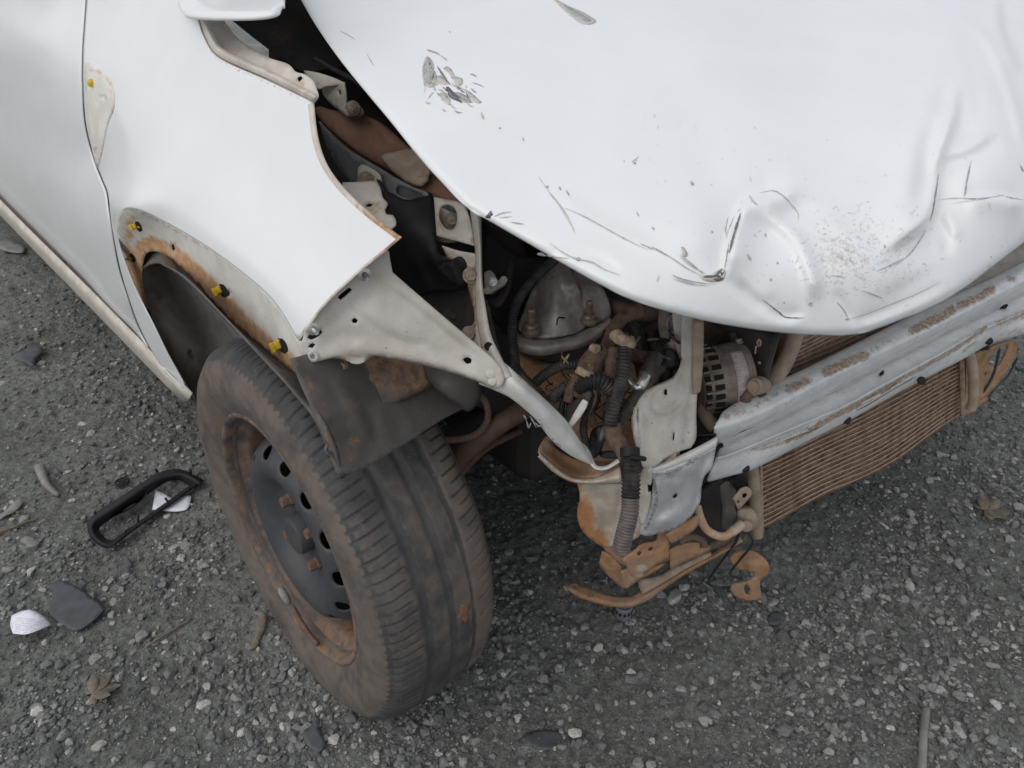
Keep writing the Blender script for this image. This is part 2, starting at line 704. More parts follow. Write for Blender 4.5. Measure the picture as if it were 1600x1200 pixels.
RUST = (.30, .135, .058, 1)
MUD = (.34, .19, .105, 1)
TAN = (.37, .27, .19, 1)
M = {
    'paint': material('white_car_paint', (.80, .815, .83, 1), (.775, .79, .80, 1), rough=.30, rough2=.40, scale=9, coat=.35, dirt=(.50, .46, .39, 1), dirt2=(.38, .33, .27, 1),
                      dirt_scale=170, speck=(.6, .58, .55, 1), speck_scale=420, speck_amt=.76),
    'flange': material('dirty_white_flange', (.78, .77, .73, 1), (.68, .66, .61, 1), rough=.35, scale=30, dirt=(.50, .27, .13, 1), dirt2=(.60, .42, .27, 1), dirt_scale=45,
                       speck=(.45, .4, .34, 1), speck_scale=300, speck_amt=.7),
    'gutter': material('dusty_gutter_paint', (.62, .58, .52, 1), (.50, .45, .39, 1), rough=.5, scale=30, dirt=(.50, .33, .19, 1), dirt_scale=60),
    'primer': material('dusty_grey_sheet_steel', (.52, .49, .45, 1), (.43, .395, .355, 1), rough=.45, scale=22, dirt=(.36, .21, .12, 1), dirt_scale=70, speck=(.2, .15, .12, 1),
                       speck_scale=380, speck_amt=.70, bump=.0002, bscale=400),
    'cream': material('soiled_white_sheet_steel', (.56, .54, .49, 1), (.45, .42, .37, 1), rough=.35, scale=35, dirt=(.34, .19, .10, 1), dirt2=(.42, .27, .17, 1), dirt_scale=80,
                      speck=(.22, .18, .15, 1), speck_scale=330, speck_amt=.69, bump=.0003, bscale=250),
    'rust': material('mud_coated_steel', (.42, .245, .135, 1), (.27, .145, .085, 1), rough=.8, scale=40, dirt=(.44, .40, .35, 1), dirt2=(.45, .33, .22, 1), dirt_scale=60,
                     speck=(.12, .08, .06, 1), speck_scale=260, speck_amt=.68, bump=.0007, bscale=220, mid=(.36, .25, .175, 1)),
    'brown': material('brown_dusty_steel', (.17, .105, .075, 1), (.10, .065, .05, 1), rough=.65, scale=35, bump=.0004, bscale=300, dirt=(.30, .24, .19, 1)),
    'tan': material('tan_dusty_metal', TAN, (.27, .19, .14, 1), rough=.6, scale=50, bump=.0004, bscale=300, dirt=(.30, .16, .09, 1), speck=(.12, .09, .07, 1), speck_amt=.69),
    'beam': material('chalky_galvanised_beam', (.80, .81, .81, 1), (.68, .70, .705, 1), rough=.36, rough2=.55, metal=.08, scale=45, dirt=(.33, .20, .13, 1), dirt2=(.50, .47, .42, 1), dirt_scale=120,
                     speck=(.3, .26, .22, 1), speck_scale=260, speck_amt=.68, bump=.0003, bscale=350),
    'plate': material('scraped_crash_box_plate', (.60, .61, .62, 1), (.47, .48, .50, 1), rough=.3, metal=.4, scale=35, dirt=(.07, .075, .08, 1), dirt2=(.30, .30, .30, 1), dirt_scale=150, bump=.0004, bscale=200),
    'alu': material('stained_cast_aluminium', (.52, .48, .45, 1), (.34, .29, .265, 1), rough=.38, metal=.30, scale=40, dirt=(.26, .15, .10, 1), dirt_scale=60, bump=.0005, bscale=260),
    'steelnut': material('weathered_bolt', (.33, .27, .22, 1), (.22, .16, .12, 1), rough=.45, metal=.5, scale=200, bump=.0002, bscale=800),
    'zinc': material('bright_zinc', (.62, .62, .61, 1), (.45, .45, .44, 1), rough=.28, metal=.9, scale=200),
    'rustnut': material('rusty_wheel_nut', (.19, .115, .08, 1), (.11, .07, .05, 1), rough=.8, scale=300, bump=.0003, bscale=900),
    'black': material('matt_black_plastic', (.012, .012, .014, 1), (.018, .018, .020, 1), rough=.5, spec=.3, scale=50, bump=.0001, bscale=900, dirt=(.12, .09, .07, 1), dirt_scale=60),
    'gloss': material('glossy_black_plastic', (.01, .01, .013, 1), (.02, .02, .022, 1), rough=.15, scale=50),
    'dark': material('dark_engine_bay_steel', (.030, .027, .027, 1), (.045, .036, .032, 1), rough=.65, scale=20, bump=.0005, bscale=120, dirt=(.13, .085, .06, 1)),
    'liner': material('dusty_black_liner', (.080, .074, .070, 1), (.115, .102, .092, 1), rough=.6, scale=30, bump=.0004, bscale=350, dirt=(.30, .17, .10, 1), dirt2=(.13, .085, .06, 1), dirt_scale=50,
                      speck=(.14, .12, .10, 1), speck_scale=420, speck_amt=.68),
    'hose': material('dusty_black_conduit', (.016, .016, .018, 1), (.045, .040, .037, 1), rough=.55, scale=60, contrast=(.4, .6), dirt=(.15, .11, .085, 1), fixed=.5, dirt_scale=120),
    'hosetan': material('mud_dusted_conduit', (.085, .068, .055, 1), (.032, .029, .028, 1), rough=.7, scale=70),
    'tape': material('frayed_brown_cloth_tape', (.155, .095, .065, 1), (.07, .048, .038, 1), rough=.9, scale=90, bump=.0012, bscale=220),
    'papertape': material('dirty_cream_tape', (.42, .34, .24, 1), (.30, .22, .15, 1), rough=.85, scale=90, bump=.0006, bscale=250),
    'fin': material('mud_caked_fins', (.34, .225, .15, 1), (.17, .11, .075, 1), rough=.85, scale=55, bump=.0012, bscale=420, speck=(.38, .27, .18, 1), speck_scale=330, speck_amt=.64),
    'finbar': material('dusty_radiator_tube', (.42, .32, .235, 1), (.27, .185, .13, 1), rough=.75, scale=60, bump=.0004, bscale=420),
    'yellow': material('yellow_nylon_clip', (.72, .54, .02, 1), (.55, .36, .03, 1), rough=.45, scale=150),
    'orange': material('rust_streaked_clip', (.48, .22, .03, 1), (.35, .17, .03, 1), rough=.6, scale=150),
    'paper': material('white_paper', (.78, .79, .86, 1), (.70, .71, .80, 1), rough=.8, scale=90),
    'rim': material('dusty_black_steel_rim', (.040, .046, .058, 1), (.065, .064, .066, 1), rough=.45, scale=18, dirt=(.23, .14, .09, 1), dirt2=(.125, .10, .085, 1), dirt_scale=35, bump=.0002, bscale=300,
                    speck=(.12, .10, .09, 1), speck_scale=400, speck_amt=.69),
    'chip': material('bare_grey_chip', (.46, .46, .45, 1), (.30, .30, .30, 1), rough=.5, scale=160),
    'chipdark': material('dark_paint_crack', (.24, .235, .23, 1), (.13, .128, .126, 1), rough=.6, scale=160),
    'chiptan': material('peeled_lacquer_edge', (.58, .56, .52, 1), (.46, .43, .38, 1), rough=.5, scale=160),
    'label': material('alternator_sticker', (.50, .44, .42, 1), (.40, .33, .31, 1), rough=.6, scale=200),
    'ink': material('faded_print_ink', (.10, .08, .08, 1), (.16, .12, .11, 1), rough=.7, scale=200),
    'shard': material('slate_grey_shard', (.075, .082, .092, 1), (.055, .06, .068, 1), rough=.5, scale=40, bump=.0003, bscale=200),
    'greyshard': material('pale_grey_shard', (.25, .245, .235, 1), (.18, .175, .165, 1), rough=.6, scale=40),
    'leaf': material('dry_leaf', (.20, .17, .13, 1), (.13, .11, .085, 1), rough=.8, scale=70, bump=.0006, bscale=200),
    'cable': material('dark_blue_cable', (.018, .022, .04, 1), (.03, .03, .04, 1), rough=.5, scale=80),
    'cableteal': material('blue_green_cable', (.035, .085, .11, 1), (.06, .07, .08, 1), rough=.5, scale=80),
    'glass': material('windscreen_glass', (.03, .035, .035, 1), (.035, .04, .04, 1), rough=.04, scale=4),
}
M['hole'] = material('recess_shade_black', (.006, .006, .006, 1), (.01, .01, .01, 1), rough=.9)  # near-black stands in for shade inside holes; also drum and casting mark
M['rustplate'] = material('brown_dusty_rail', (.24, .125, .075, 1), (.17, .09, .06, 1), rough=.6, scale=25, dirt=(.3, .24, .19, 1), bump=.0003, bscale=300, speck=(.1, .06, .04, 1), speck_scale=260, speck_amt=.69)
M['tanplate'] = material('tan_dusty_plate', (.36, .29, .22, 1), (.28, .21, .155, 1), rough=.55, scale=50, dirt=(.25, .12, .06, 1), bump=.0003, bscale=300, speck=(.15, .11, .08, 1), speck_amt=.69)
M['tan2'] = M['tanplate']
M['bluegrey'] = material('blue_grey_steel', (.22, .23, .25, 1), (.17, .17, .18, 1), rough=.45, scale=25, dirt=(.26, .15, .09, 1))  # even bluish grey with brown dirt
M['railwhite'] = material('soiled_white_rail', (.70, .70, .68, 1), (.60, .59, .56, 1), rough=.28, scale=40, dirt=(.42, .28, .18, 1), dirt_scale=110, speck=(.4, .35, .3, 1), speck_scale=350, speck_amt=.71)
M['alu2'] = material('tan_stained_aluminium', (.30, .25, .215, 1), (.20, .155, .13, 1), rough=.5, metal=.35, scale=60, bump=.0004, bscale=320)
M['hosegrey'] = material('grey_dusty_conduit', (.15, .13, .115, 1), (.09, .08, .075, 1), rough=.7, scale=80)
M['towermat'] = material('mud_splashed_cream_steel', (.47, .42, .35, 1), (.37, .31, .25, 1), rough=.45, scale=35, dirt=(.42, .20, .09, 1), dirt2=(.34, .17, .085, 1), dirt_scale=50, bump=.0004, bscale=250)
M['shroud'] = material('dusty_fan_shroud', (.035, .032, .032, 1), (.055, .046, .042, 1), rough=.55, scale=40)
M['rustpipe'] = material('rusty_tan_pipe', (.42, .24, .13, 1), (.50, .40, .30, 1), rough=.6, scale=60, bump=.0003, bscale=300)
M['chipdark2'] = material('dark_primer_patch', (.17, .17, .18, 1), (.09, .09, .095, 1), rough=.55, scale=250)
M['chiptan2'] = material('dirty_scuff_marks', (.69, .665, .61, 1), (.56, .52, .45, 1), rough=.7, scale=250)
M['inkpale'] = material('pale_violet_print', (.45, .45, .58, 1), (.55, .55, .66, 1), rough=.8, scale=300)


def ground_material():
    m = bpy.data.materials.new('damp_compacted_dirt')
    m.use_nodes = True
    N, L = m.node_tree.nodes, m.node_tree.links
    bs = N['Principled BSDF']
    tc = N.new('ShaderNodeTexCoord')

    def noise(sc, det=6, ro=.6):
        n = N.new('ShaderNodeTexNoise')
        n.inputs['Scale'].default_value = sc
        n.inputs['Detail'].default_value = det
        n.inputs['Roughness'].default_value = ro
        L.new(tc.outputs['Object'], n.inputs['Vector'])
        return n.outputs['Fac']

    def ramp(f, stops):
        r = N.new('ShaderNodeValToRGB')
        L.new(f, r.inputs[0])
        e = r.color_ramp.elements
        e[0].position, e[0].color = stops[0]
        e[1].position, e[1].color = stops[-1]
        for p, c in stops[1:-1]:
            q = e.new(p)
            q.color = c
        return r.outputs[0]

    def mixc(f, a, b, mode='MIX'):
        x = N.new('ShaderNodeMixRGB')
        x.blend_type = mode
        for i, v in enumerate((f, a, b)):
            if isinstance(v, (tuple, float)):
                x.inputs[i].default_value = v
            else:
                L.new(v, x.inputs[i])
        return x.outputs[0]
    big = ramp(noise(3.2, 5), [(.32, (.135, .142, .131, 1)), (.55, (.205, .215, .200, 1)), (.72, (.285, .293, .272, 1))])
    fine = ramp(noise(85, 8, .72), [(.30, (.30, .30, .30, 1)), (.50, (1, 1, 1, 1)), (.72, (1.9, 1.88, 1.8, 1))])
    c = mixc(1.0, big, fine, 'MULTIPLY')
    grit = ramp(noise(520, 2, .5), [(.60, (0, 0, 0, 1)), (.70, (1, 1, 1, 1))])
    c = mixc(grit, c, (.34, .34, .32, 1))
    g2_ = ramp(noise(760, 2, .5), [(.30, (1, 1, 1, 1)), (.36, (0, 0, 0, 1))])
    c = mixc(g2_, c, (.028, .028, .027, 1))
    L.new(c, bs.inputs['Base Color'])
    r = N.new('ShaderNodeMapRange')
    L.new(noise(6, 6), r.inputs[0])
    r.inputs[1].default_value = .35
    r.inputs[2].default_value = .65
    r.inputs[3].default_value = .55
    r.inputs[4].default_value = .92
    L.new(r.outputs[0], bs.inputs['Roughness'])
    bp = N.new('ShaderNodeBump')
    bp.inputs['Strength'].default_value = 1
    bp.inputs['Distance'].default_value = .006
    hm = N.new('ShaderNodeMath')
    hm.operation = 'MULTIPLY_ADD'
    L.new(noise(95, 5, .6), hm.inputs[0])
    hm.inputs[1].default_value = 1.6
    L.new(noise(290, 9, .75), hm.inputs[2])
    L.new(hm.outputs[0], bp.inputs['Height'])
    L.new(bp.outputs[0], bs.inputs['Normal'])
    return m


def stone_material(name, stops, sc=260):
    m = bpy.data.materials.new(name)
    m.use_nodes = True
    N, L = m.node_tree.nodes, m.node_tree.links
    bs = N['Principled BSDF']
    at_ = N.new('ShaderNodeAttribute')
    at_.attribute_name = 'tone'
    r = N.new('ShaderNodeValToRGB')
    L.new(at_.outputs['Fac'], r.inputs[0])
    e = r.color_ramp.elements
    e[0].position, e[0].color = stops[0]
    e[1].position, e[1].color = stops[-1]
    for p, c in stops[1:-1]:
        e.new(p).color = c
    tc = N.new('ShaderNodeTexCoord')
    n = N.new('ShaderNodeTexNoise')
    n.inputs['Scale'].default_value = sc
    n.inputs['Detail'].default_value = 6
    n.inputs['Roughness'].default_value = .7
    L.new(tc.outputs['Object'], n.inputs['Vector'])
    r2 = N.new('ShaderNodeMapRange')
    L.new(n.outputs['Fac'], r2.inputs[0])
    r2.inputs[1].default_value = .3
    r2.inputs[2].default_value = .7
    r2.inputs[3].default_value = .55
    r2.inputs[4].default_value = 1.35
    x = N.new('ShaderNodeMixRGB')
    x.blend_type = 'MULTIPLY'
    x.inputs[0].default_value = 1
    L.new(r.outputs[0], x.inputs[1])
    L.new(r2.outputs[0], x.inputs[2])
    L.new(x.outputs[0], bs.inputs['Base Color'])
    bs.inputs['Roughness'].default_value = .8
    bp = N.new('ShaderNodeBump')
    bp.inputs['Strength'].default_value = 1
    bp.inputs['Distance'].default_value = .0012
    L.new(n.outputs['Fac'], bp.inputs['Height'])
    L.new(bp.outputs[0], bs.inputs['Normal'])
    return m


M['ground'] = ground_material()
M['stone'] = stone_material('gravel_stone', [(.0, (.09, .094, .092, 1)), (.35, (.17, .176, .17, 1)), (.6, (.28, .282, .268, 1)), (.8, (.42, .415, .385, 1)), (1.0, (.58, .575, .54, 1))])
M['soilcrumb'] = stone_material('dirt_crumbs', [(.0, (.08, .083, .078, 1)), (.5, (.16, .165, .155, 1)), (1.0, (.33, .33, .31, 1))])
# ------------------------------------------------------------------ the car
car = empty('wrecked_car', W0)
tag(car, 'white hatchback with its front corner torn open, no bumper or headlight, bare steel beam', 'car')


def dl(pl, w, amt=1.0, smooth=True):
    pl = smooth_open(pl, 24) if smooth else pl
    return lambda p: amt * np.exp(-(dist_line(pl, p)[0] / w) ** 2)


def mx(*fs):
    return lambda p: np.max([f(p) for f in fs], axis=0)


def setdirt(o, f):
    """dirt for an object from where its points lie"""
    base = ORIG[o]
    V = np.array([v.co[:] for v in o.data.vertices]) + base
    px = np.array([proj(v)[:2] for v in V])
    a = o.data.attributes.get('dirt') or o.data.attributes.new('dirt', 'FLOAT', 'POINT')
    a.data.foreach_set('value', np.clip(f(px), 0, 1).astype(np.float32))
    return o


def patch(name, outline, D, mat, parent, off=.0007, n=4, step=8, thick=.0003, **kw):
    return panel(name, outline, D, mat, parent, off=off, n=n, step=step, thick=thick, **kw)


def scratch(name, pts, D, mat, parent, w=2.0, off=.0005, thick=.0):
    """a thin tapering mark following a panel"""
    c = smooth_open([p[:2] for p in pts], 8 + 4 * len(pts))
    t = np.gradient(c, axis=0)
    t /= np.linalg.norm(t, axis=1)[:, None] + 1e-9
    nn = np.stack([-t[:, 1], t[:, 0]], 1)
    u = np.linspace(0, 1, len(c))
    ww = w * .5 * np.sin(np.pi * np.clip(u, .04, .96)) ** .6 * (1 + .35 * RNG.uniform(-1, 1, len(c)))
    a, b = c + nn * ww[:, None], c - nn * ww[:, None]
    P = np.vstack([a, b])
    V = EYE + rays(P) * (D(P) - off)[:, None]
    m = len(c)
    F = [(i, i + 1, m + i + 1, m + i) for i in range(m - 1)]
    return mesh(name, V, F, mat, parent)


# ---- front wheel -------------------------------------------------
YAW, CAMB = math.radians(40.6), math.radians(2.1)
AX = np.array([-math.cos(YAW) * math.cos(CAMB), -math.sin(YAW) * math.cos(CAMB), math.sin(CAMB)])
WC = W0 + np.array([0, 0, .281])
AX, WE1, WE2 = frame(AX)
wheel = empty('front_wheel', WC, car)


def wp(r, th, o):
    return WC + AX * o + r * (math.cos(th) * WE1 + math.sin(th) * WE2)


def build_tyre():
    prof = [(.178, .058), (.180, .068), (.190, .076), (.200, .0815), (.215, .0875), (.232, .0905), (.248, .089), (.260, .0845), (.268, .0795),
            (.2745, .0735), (.2795, .065), (.2825, .052), (.2845, .03), (.2855, .0)]
    prof = prof + [(r, -o) for r, o in prof[-2::-1]]
    P = smooth_open([(r, o, 0) for r, o in prof], 92)[:, :2]
    NT = 2016
    th = np.arange(NT) * 2 * math.pi / NT
    r, o = P[:, 0][None, :], P[:, 1][None, :]
    T = th[:, None]
    R = np.repeat(r, NT, 0)
    O_ = np.repeat(o, NT, 0)
    tread = (r > .272)
    g = np.zeros_like(R)
    for c, w, dp in ((.031, .0034, .0058), (-.004, .0030, .0045), (-.036, .0030, .0045)):
        wob = .0006 * np.sin(T * 37 + c * 900)
        g = np.maximum(g, dp * np.clip(1.5 - np.abs(O_ - c - wob) / w, 0, 1))
    pit = 2 * math.pi / 126
    # slanted lateral sipes on the outer shoulder, long and short in turn
    slant = (O_ - .05) * .7
    a = ((T + slant) / pit) % 2
    fr = (T + slant) / pit % 1
    d = np.abs(fr - .5) * pit * .285
    lng = a < 1
    so = (O_ > np.where(lng, .038, .044)) & (O_ < np.where(lng, .084, .062))
    g = np.maximum(g, np.where(so & tread, .0034 * np.clip(1.7 - d / .0010, 0, 1), 0))
    si = (O_ < np.where(lng, -.046, -.056)) & (O_ > -.084)
    g = np.maximum(g, np.where(si & tread, .0022 * np.clip(1.6 - d / .0011, 0, 1), 0))
    # notched outer shoulder
    sh = (O_ > .068) & (r > .264) & (r < .279)
    g = np.maximum(g, np.where(sh, .0014 * np.clip(1.6 - d / .0024, 0, 1), 0))
    g = g * (.7 + .3 * np.sin(T * 3 + 1)) * np.where(tread | sh, 1, 0)
    # sidewall rings
    e = np.zeros_like(R)
    for rc, w, hgt in ((.2635, .0011, .0009), (.2015, .0016, .0011), (.246, .0008, .0005), (.212, .0007, .0004)):
        e += hgt * np.exp(-((R - rc) / w) ** 2) * np.where(np.abs(O_) > .05, 1, 0)
    # fine radial ribs in bands, worn type blocks
    band = (R > .219) & (R < .236) & (O_ > 0)
    blk = (np.sin(T * 5 + .7) > .35) & (np.abs(np.sin(T * 95)) > .45) & (np.abs(np.sin(T * 190 + R * 400)) > .3)
    e += np.where(band & blk, .0004, 0)
    R = R - g
    O2 = O_ + np.sign(O_) * e
    wobb = .0007 * np.sin(T * 7 + 2) + .0004 * np.sin(T * 19)
    R = R + wobb * (r > .25)
    C, Sn = np.cos(T)[..., None], np.sin(T)[..., None]
    V = WC + AX * O2[..., None] + R[..., None] * (C * WE1 + Sn * WE2)
    # rest on the ground: flattened tread, bulged wall
    low = np.clip((.055 - V[..., 2]) / .055, 0, 1)
    V = V + AX * (np.sign(O2) * low ** 2 * .008)[..., None] * (np.abs(O2) > .06)[..., None]
    V[..., 2] = np.where(V[..., 2] < .004, .004 + (V[..., 2] - .004) * .12, V[..., 2])
    m = P.shape[0]
    i, j = np.meshgrid(np.arange(NT), np.arange(m - 1), indexing='ij')
    i2 = (i + 1) % NT
    Fc = np.stack([i * m + j, i * m + j + 1, i2 * m + j + 1, i2 * m + j], -1).reshape(-1, 4)
    V = V.reshape(-1, 3)
    a, b, c = V[Fc[0]][0], V[Fc[0]][1], V[Fc[0]][2]
    if np.dot(np.cross(b - a, c - a), AX) > 0:
        pass
    wall = np.where((np.repeat(r, NT, 0) < .268), .58, .12)
    inner = np.where(O_ < -.03, .22, 0)
    dirt = wall + inner + np.where(tread, .12, 0) - np.clip(g * 260, 0, 1)  # grooves painted darker with depth, standing in for their shade
    # chalky scrub patches on the crown
    dirt = dirt + .25 * np.sin(T * 2.0 + 1.0) * np.where(tread, 1, 0)
    o = mesh('tyre', V, Fc[:, ::-1], M['tyre'], wheel, True, attr={'dirt': np.clip(dirt, 0, 1).ravel(), 'groove': (g * 300).clip(0, 1).ravel()})
    return o


M['tyre'] = material('dusty_worn_tyre', (.042, .041, .043, 1), (.068, .066, .065, 1), rough=.62, scale=28, dirt=(.150, .120, .100, 1), dirt2=(.115, .096, .084, 1), dirt_scale=22,
                     speck=(.18, .13, .10, 1), speck_scale=330, speck_amt=.69, bump=.00035, bscale=380)
tyre = build_tyre()
M['orangemud'] = material('orange_mud_smear', (.24, .115, .06, 1), (.14, .08, .055, 1), rough=.9, scale=120, bump=.0005, bscale=300)



def rim_surface(name, prof, mat, parent, seg=120, sharp=50):
    """surface of revolution on the wheel axis: prof (r, o)"""
    th = np.arange(seg) * 2 * math.pi / seg
    V = []
    for r, o in prof:
        V.append(WC + AX * o + r * (np.cos(th)[:, None] * WE1 + np.sin(th)[:, None] * WE2))
    m = len(prof)
    F = [(i * seg + k, (i + 1) * seg + k, (i + 1) * seg + (k + 1) % seg, i * seg + (k + 1) % seg) for i in range(m - 1) for k in range(seg)]
    o = mesh(name, np.vstack(V), F, mat, parent, attr={'dirt': np.zeros(seg * m)})
    autosmooth(o, sharp)
    return o


lipp = smooth_open([(.1905, .070, 0), (.1925, .0765, 0), (.189, .0795, 0), (.184, .0775, 0), (.1805, .070, 0), (.178, .060, 0), (.172, .052, 0), (.166, .044, 0), (.163, .02, 0), (.160, -.01, 0), (.162, -.05, 0), (.178, -.07, 0)], 60)[:, :2]
rim = rim_surface('rim', [tuple(q) for q in lipp], M['rim'], wheel)
solid(rim, .0025, 1)
setdirt(rim, mx(lambda p: np.full(len(p), .52), blob(540, 1000, 75, 60, 1.0), blob(480, 940, 40, 50, .55), blob(352, 760, 25, 120, .42), blob(390, 655, 60, 35, .30), blob(400, 690, 30, 30, .35)))


def disc_o(r):
    k = [(.0, .047), (.060, .047), (.070, .0495), (.080, .058), (.092, .0665), (.105, .0705), (.117, .0700), (.128, .0640), (.138, .052), (.146, .034), (.152, .02), (.163, .012)]
    return np.interp(r, [a for a, b in k], [b for a, b in k])


def build_disc():
    def circ(cx, cy, rx, ry, ang, n):
        t = np.arange(n) * 2 * math.pi / n
        x, y = rx * np.cos(t), ry * np.sin(t)
        return np.stack([cx + x * math.cos(ang) - y * math.sin(ang), cy + x * math.sin(ang) + y * math.cos(ang)], 1)
    loops = [circ(0, 0, .163, .163, 0, 120), circ(0, 0, .026, .026, 0, 32)]
    NH = 14
    for k in range(NH):
        t = 2 * math.pi * (k + .35) / NH
        loops.append(circ(.1285 * math.cos(t), .1285 * math.sin(t), .0085, .0125, t, 16))
    pts, edges = [], []
    for lp in loops:
        b, m = len(pts), len(lp)
        pts += [tuple(q) for q in lp]
        edges += [(b + i, b + (i + 1) % m) for i in range(m)]
    for r in np.arange(.032, .160, .0052):
        n = int(2 * math.pi * r / .007)
        for i in range(n):
            t = 2 * math.pi * (i + .5 * RNG.random()) / n
            q = np.array([[r * math.cos(t), r * math.sin(t)]])
            if all(not inside(lp, q)[0] and np.min(np.hypot(*(lp - q).T)) > .002 for lp in loops[2:]):
                pts.append(tuple(q[0]))
    vs, es, fs, *_ = delaunay_2d_cdt([Vector(q) for q in pts], edges, [], 0, 1e-6)
    P = np.array([tuple(v) for v in vs])
    Fc = np.array([f for f in fs if len(f) == 3])
    cen = P[Fc].mean(1)
    ok = inside(loops[0], cen)
    for lp in loops[1:]:
        ok &= ~inside(lp, cen)
    Fc = Fc[ok]
    r = np.hypot(P[:, 0], P[:, 1])
    o = disc_o(r)
    t = np.arctan2(P[:, 1], P[:, 0])
    hole = np.abs(((t / (2 * math.pi) * NH - .35 + .5) % 1) - .5)
    V = WC + AX * o[:, None] + P[:, :1] * WE1 + P[:, 1:] * WE2
    a, b, c = V[Fc[:, 0]], V[Fc[:, 1]], V[Fc[:, 2]]
    fl = (np.cross(b - a, c - a) @ AX) < 0
    Fc[fl] = Fc[fl][:, ::-1]
    ob = mesh('wheel_disc', V, Fc, M['rim'], wheel, attr={'dirt': np.zeros(len(V))})
    solid(ob, .003)
    setdirt(ob, mx(blob(520, 1000, 45, 40, .95), blob(455, 955, 30, 40, .35), blob(440, 740, 25, 30, .3)))
    autosmooth(ob, 45)


build_disc()
rim_surface('brake_drum', [(.0001, .030), (.100, .030), (.112, .022), (.115, -.05)], M['hole'], wheel, 40)
lathe('hub_cap', WC + AX * .046, AX, [(.029, 0), (.029, .016), (.0275, .0195), (.024, .021), (.0, .0215)], M['rim'], wheel, 40)
for k in range(4):
    th = math.radians(k * 90 + 38)
    c = wp(.049, th, .0485)
    nut = lathe('wheel_nut', c, AX, [(.0105, -.001), (.0100, .002), (.0085, .003), (.0085, .011), (.0072, .0135), (.003, .0138)], M['rustnut'], wheel, seg=6, sharp=25)


def pl_depth(x, y, C, n):
    r = rays([(x, y)])[0]
    return float(np.dot(C - EYE, n) / np.dot(r, n))


vs0 = at(402, 676, pl_depth(402, 676, WC + AX * .030, AX))
vs1 = at(357, 701, pl_depth(357, 701, WC + AX * .064, AX))
V, F = tube_arrays([vs0, vs0 * .5 + vs1 * .5, vs1 * .72 + vs0 * .28], lambda t: .0052 - .0012 * t, sides=14)
mesh('valve_stem', V, F, M['rustnut'], wheel)
V, F = tube_arrays([vs1 * .70 + vs0 * .30, vs1], .0044, sides=12)
mesh('valve_cap', V, F, M['greyshard'], wheel)
wd = [at(x, y, pl_depth(x, y, WC + AX * .0805, AX)) for x, y in ((437, 918), (444, 930), (452, 944))]
V, F = tube_arrays(wd, lambda t: .0062 * (1 - abs(2 * t - 1) ** 4 * .5), sides=10)
mesh('balance_weight', V, F, M['greyshard'], wheel)
sl = smooth_open([(458, 950), (472, 975), (486, 995), (496, 1006)], 10)
wd = [at(x, y, pl_depth(x, y, WC + AX * .0800, AX)) for x, y in sl]
V, F = tube_arrays(wd, .0042, sides=10)
mesh('balance_weight', V, F, M['brown'], wheel)
tube('brake_hose', [(690, 688, .99), (720, 686, 1.0), (748, 676, 1.0), (762, 655, 1.0), (760, 630, .99), (748, 615, 1.0)], 5.5, M['rustnut'], car)
tube('suspension_arm', [(700, 735, 1.05), (745, 690, 1.03), (800, 650, 1.02), (850, 625, 1.05)], 16, M['brown'], car)
tube('drive_shaft', [(690, 700, 1.06), (760, 640, 1.12), (880, 560, 1.20)], 13, M['dark'], car)
tube('track_rod', [(715, 745, 1.05), (760, 700, 1.08), (840, 660, 1.15)], 6, M['brown'], car)

# ---- wing ----------------------------------------------------------
LW = -.06
_A = [(470, 533, dlat(470, 533, LW)), (627, 371, dz(627, 371, .785)), (308, 25, dz(308, 25, .900))]
_pl = np.linalg.solve(np.array([[1, a[0], a[1]] for a in _A]), [1 / a[2] for a in _A])


def wpl(x, y, off=0.0):
    return (x, y, 1 / float(_pl @ [1, x, y]) - off)


# the flat of the wing is one plane; its lower rear flank turns down to the sill
WD = Depth([wpl(*q) for q in ((470, 533), (400, 446), (330, 388), (250, 341), (137, 0), (137, -120), (300, -120), (308, 25), (345, 90), (420, 126), (490, 160), (540, 296), (627, 371), (400, 290), (300, 190), (230, 100), (230, 240), (560, 430), (134, 100), (480, 400))]
           + [wpl(200, 300, .006), wpl(190, 328, .004), (160, 280, 'l', -.035), (150, 215, 'l', -.022), (174, 350, 'l', -.060), (185, 420, 'l', -.058), (203, 470, 'l', -.054), (240, 556, 'l', LW + .014), (290, 604, 'l', LW + .022)], sm=2e-5)
wing_out = [(137, -60, 1), (136, 0), (131, 70), (130, 120, 1), (134, 190), (147, 245), (160, 280), (168, 300), (172, 330), (176, 360), (188, 420), (203, 470), (222, 520), (252, 572), (288, 607, 1),
            (288, 600), (262, 552), (240, 507, 1), (214, 455), (192, 400), (183, 362), (186, 335), (206, 325), (250, 343), (330, 390), (420, 462), (467, 533, 1),
            (508, 478), (560, 427), (598, 396), (627, 371, 1), (580, 334), (540, 296), (512, 258), (497, 215), (490, 160, 1), (420, 126), (345, 92), (322, 64), (309, 25), (300, -60, 1)]
flare = smooth_open([(250, 560), (205, 470), (180, 390), (176, 345), (200, 318), (250, 333), (335, 385), (425, 455), (470, 530)], 60)
front_edge = smooth_open([(467, 533), (508, 478), (560, 427), (598, 396), (627, 371)], 20)
gut_edge = smooth_open([(627, 371), (580, 334), (540, 296), (512, 258), (497, 215), (490, 160)], 30)
gut2 = smooth_open([(490, 160), (420, 126), (345, 92), (322, 64), (309, 25)], 24)
wing_disp = add(ridge([(168, 150), (185, 180), (200, 230), (196, 290)], .0028, 9, .3), ridge([(180, 200), (184, 250), (180, 300)], -.003, 8, .3),
                ridge([(176, 318), (200, 304), (250, 320), (335, 372), (425, 442), (470, 505)], .0022, 16, .1),
                ridge([(0, 0), (1, 1)], 0, 5), roll(gut_edge, 9, .003), roll(gut2, 8, .002), roll(front_edge, 6, .002),
                blob(150, 190, 12, 50, -.0015)  )
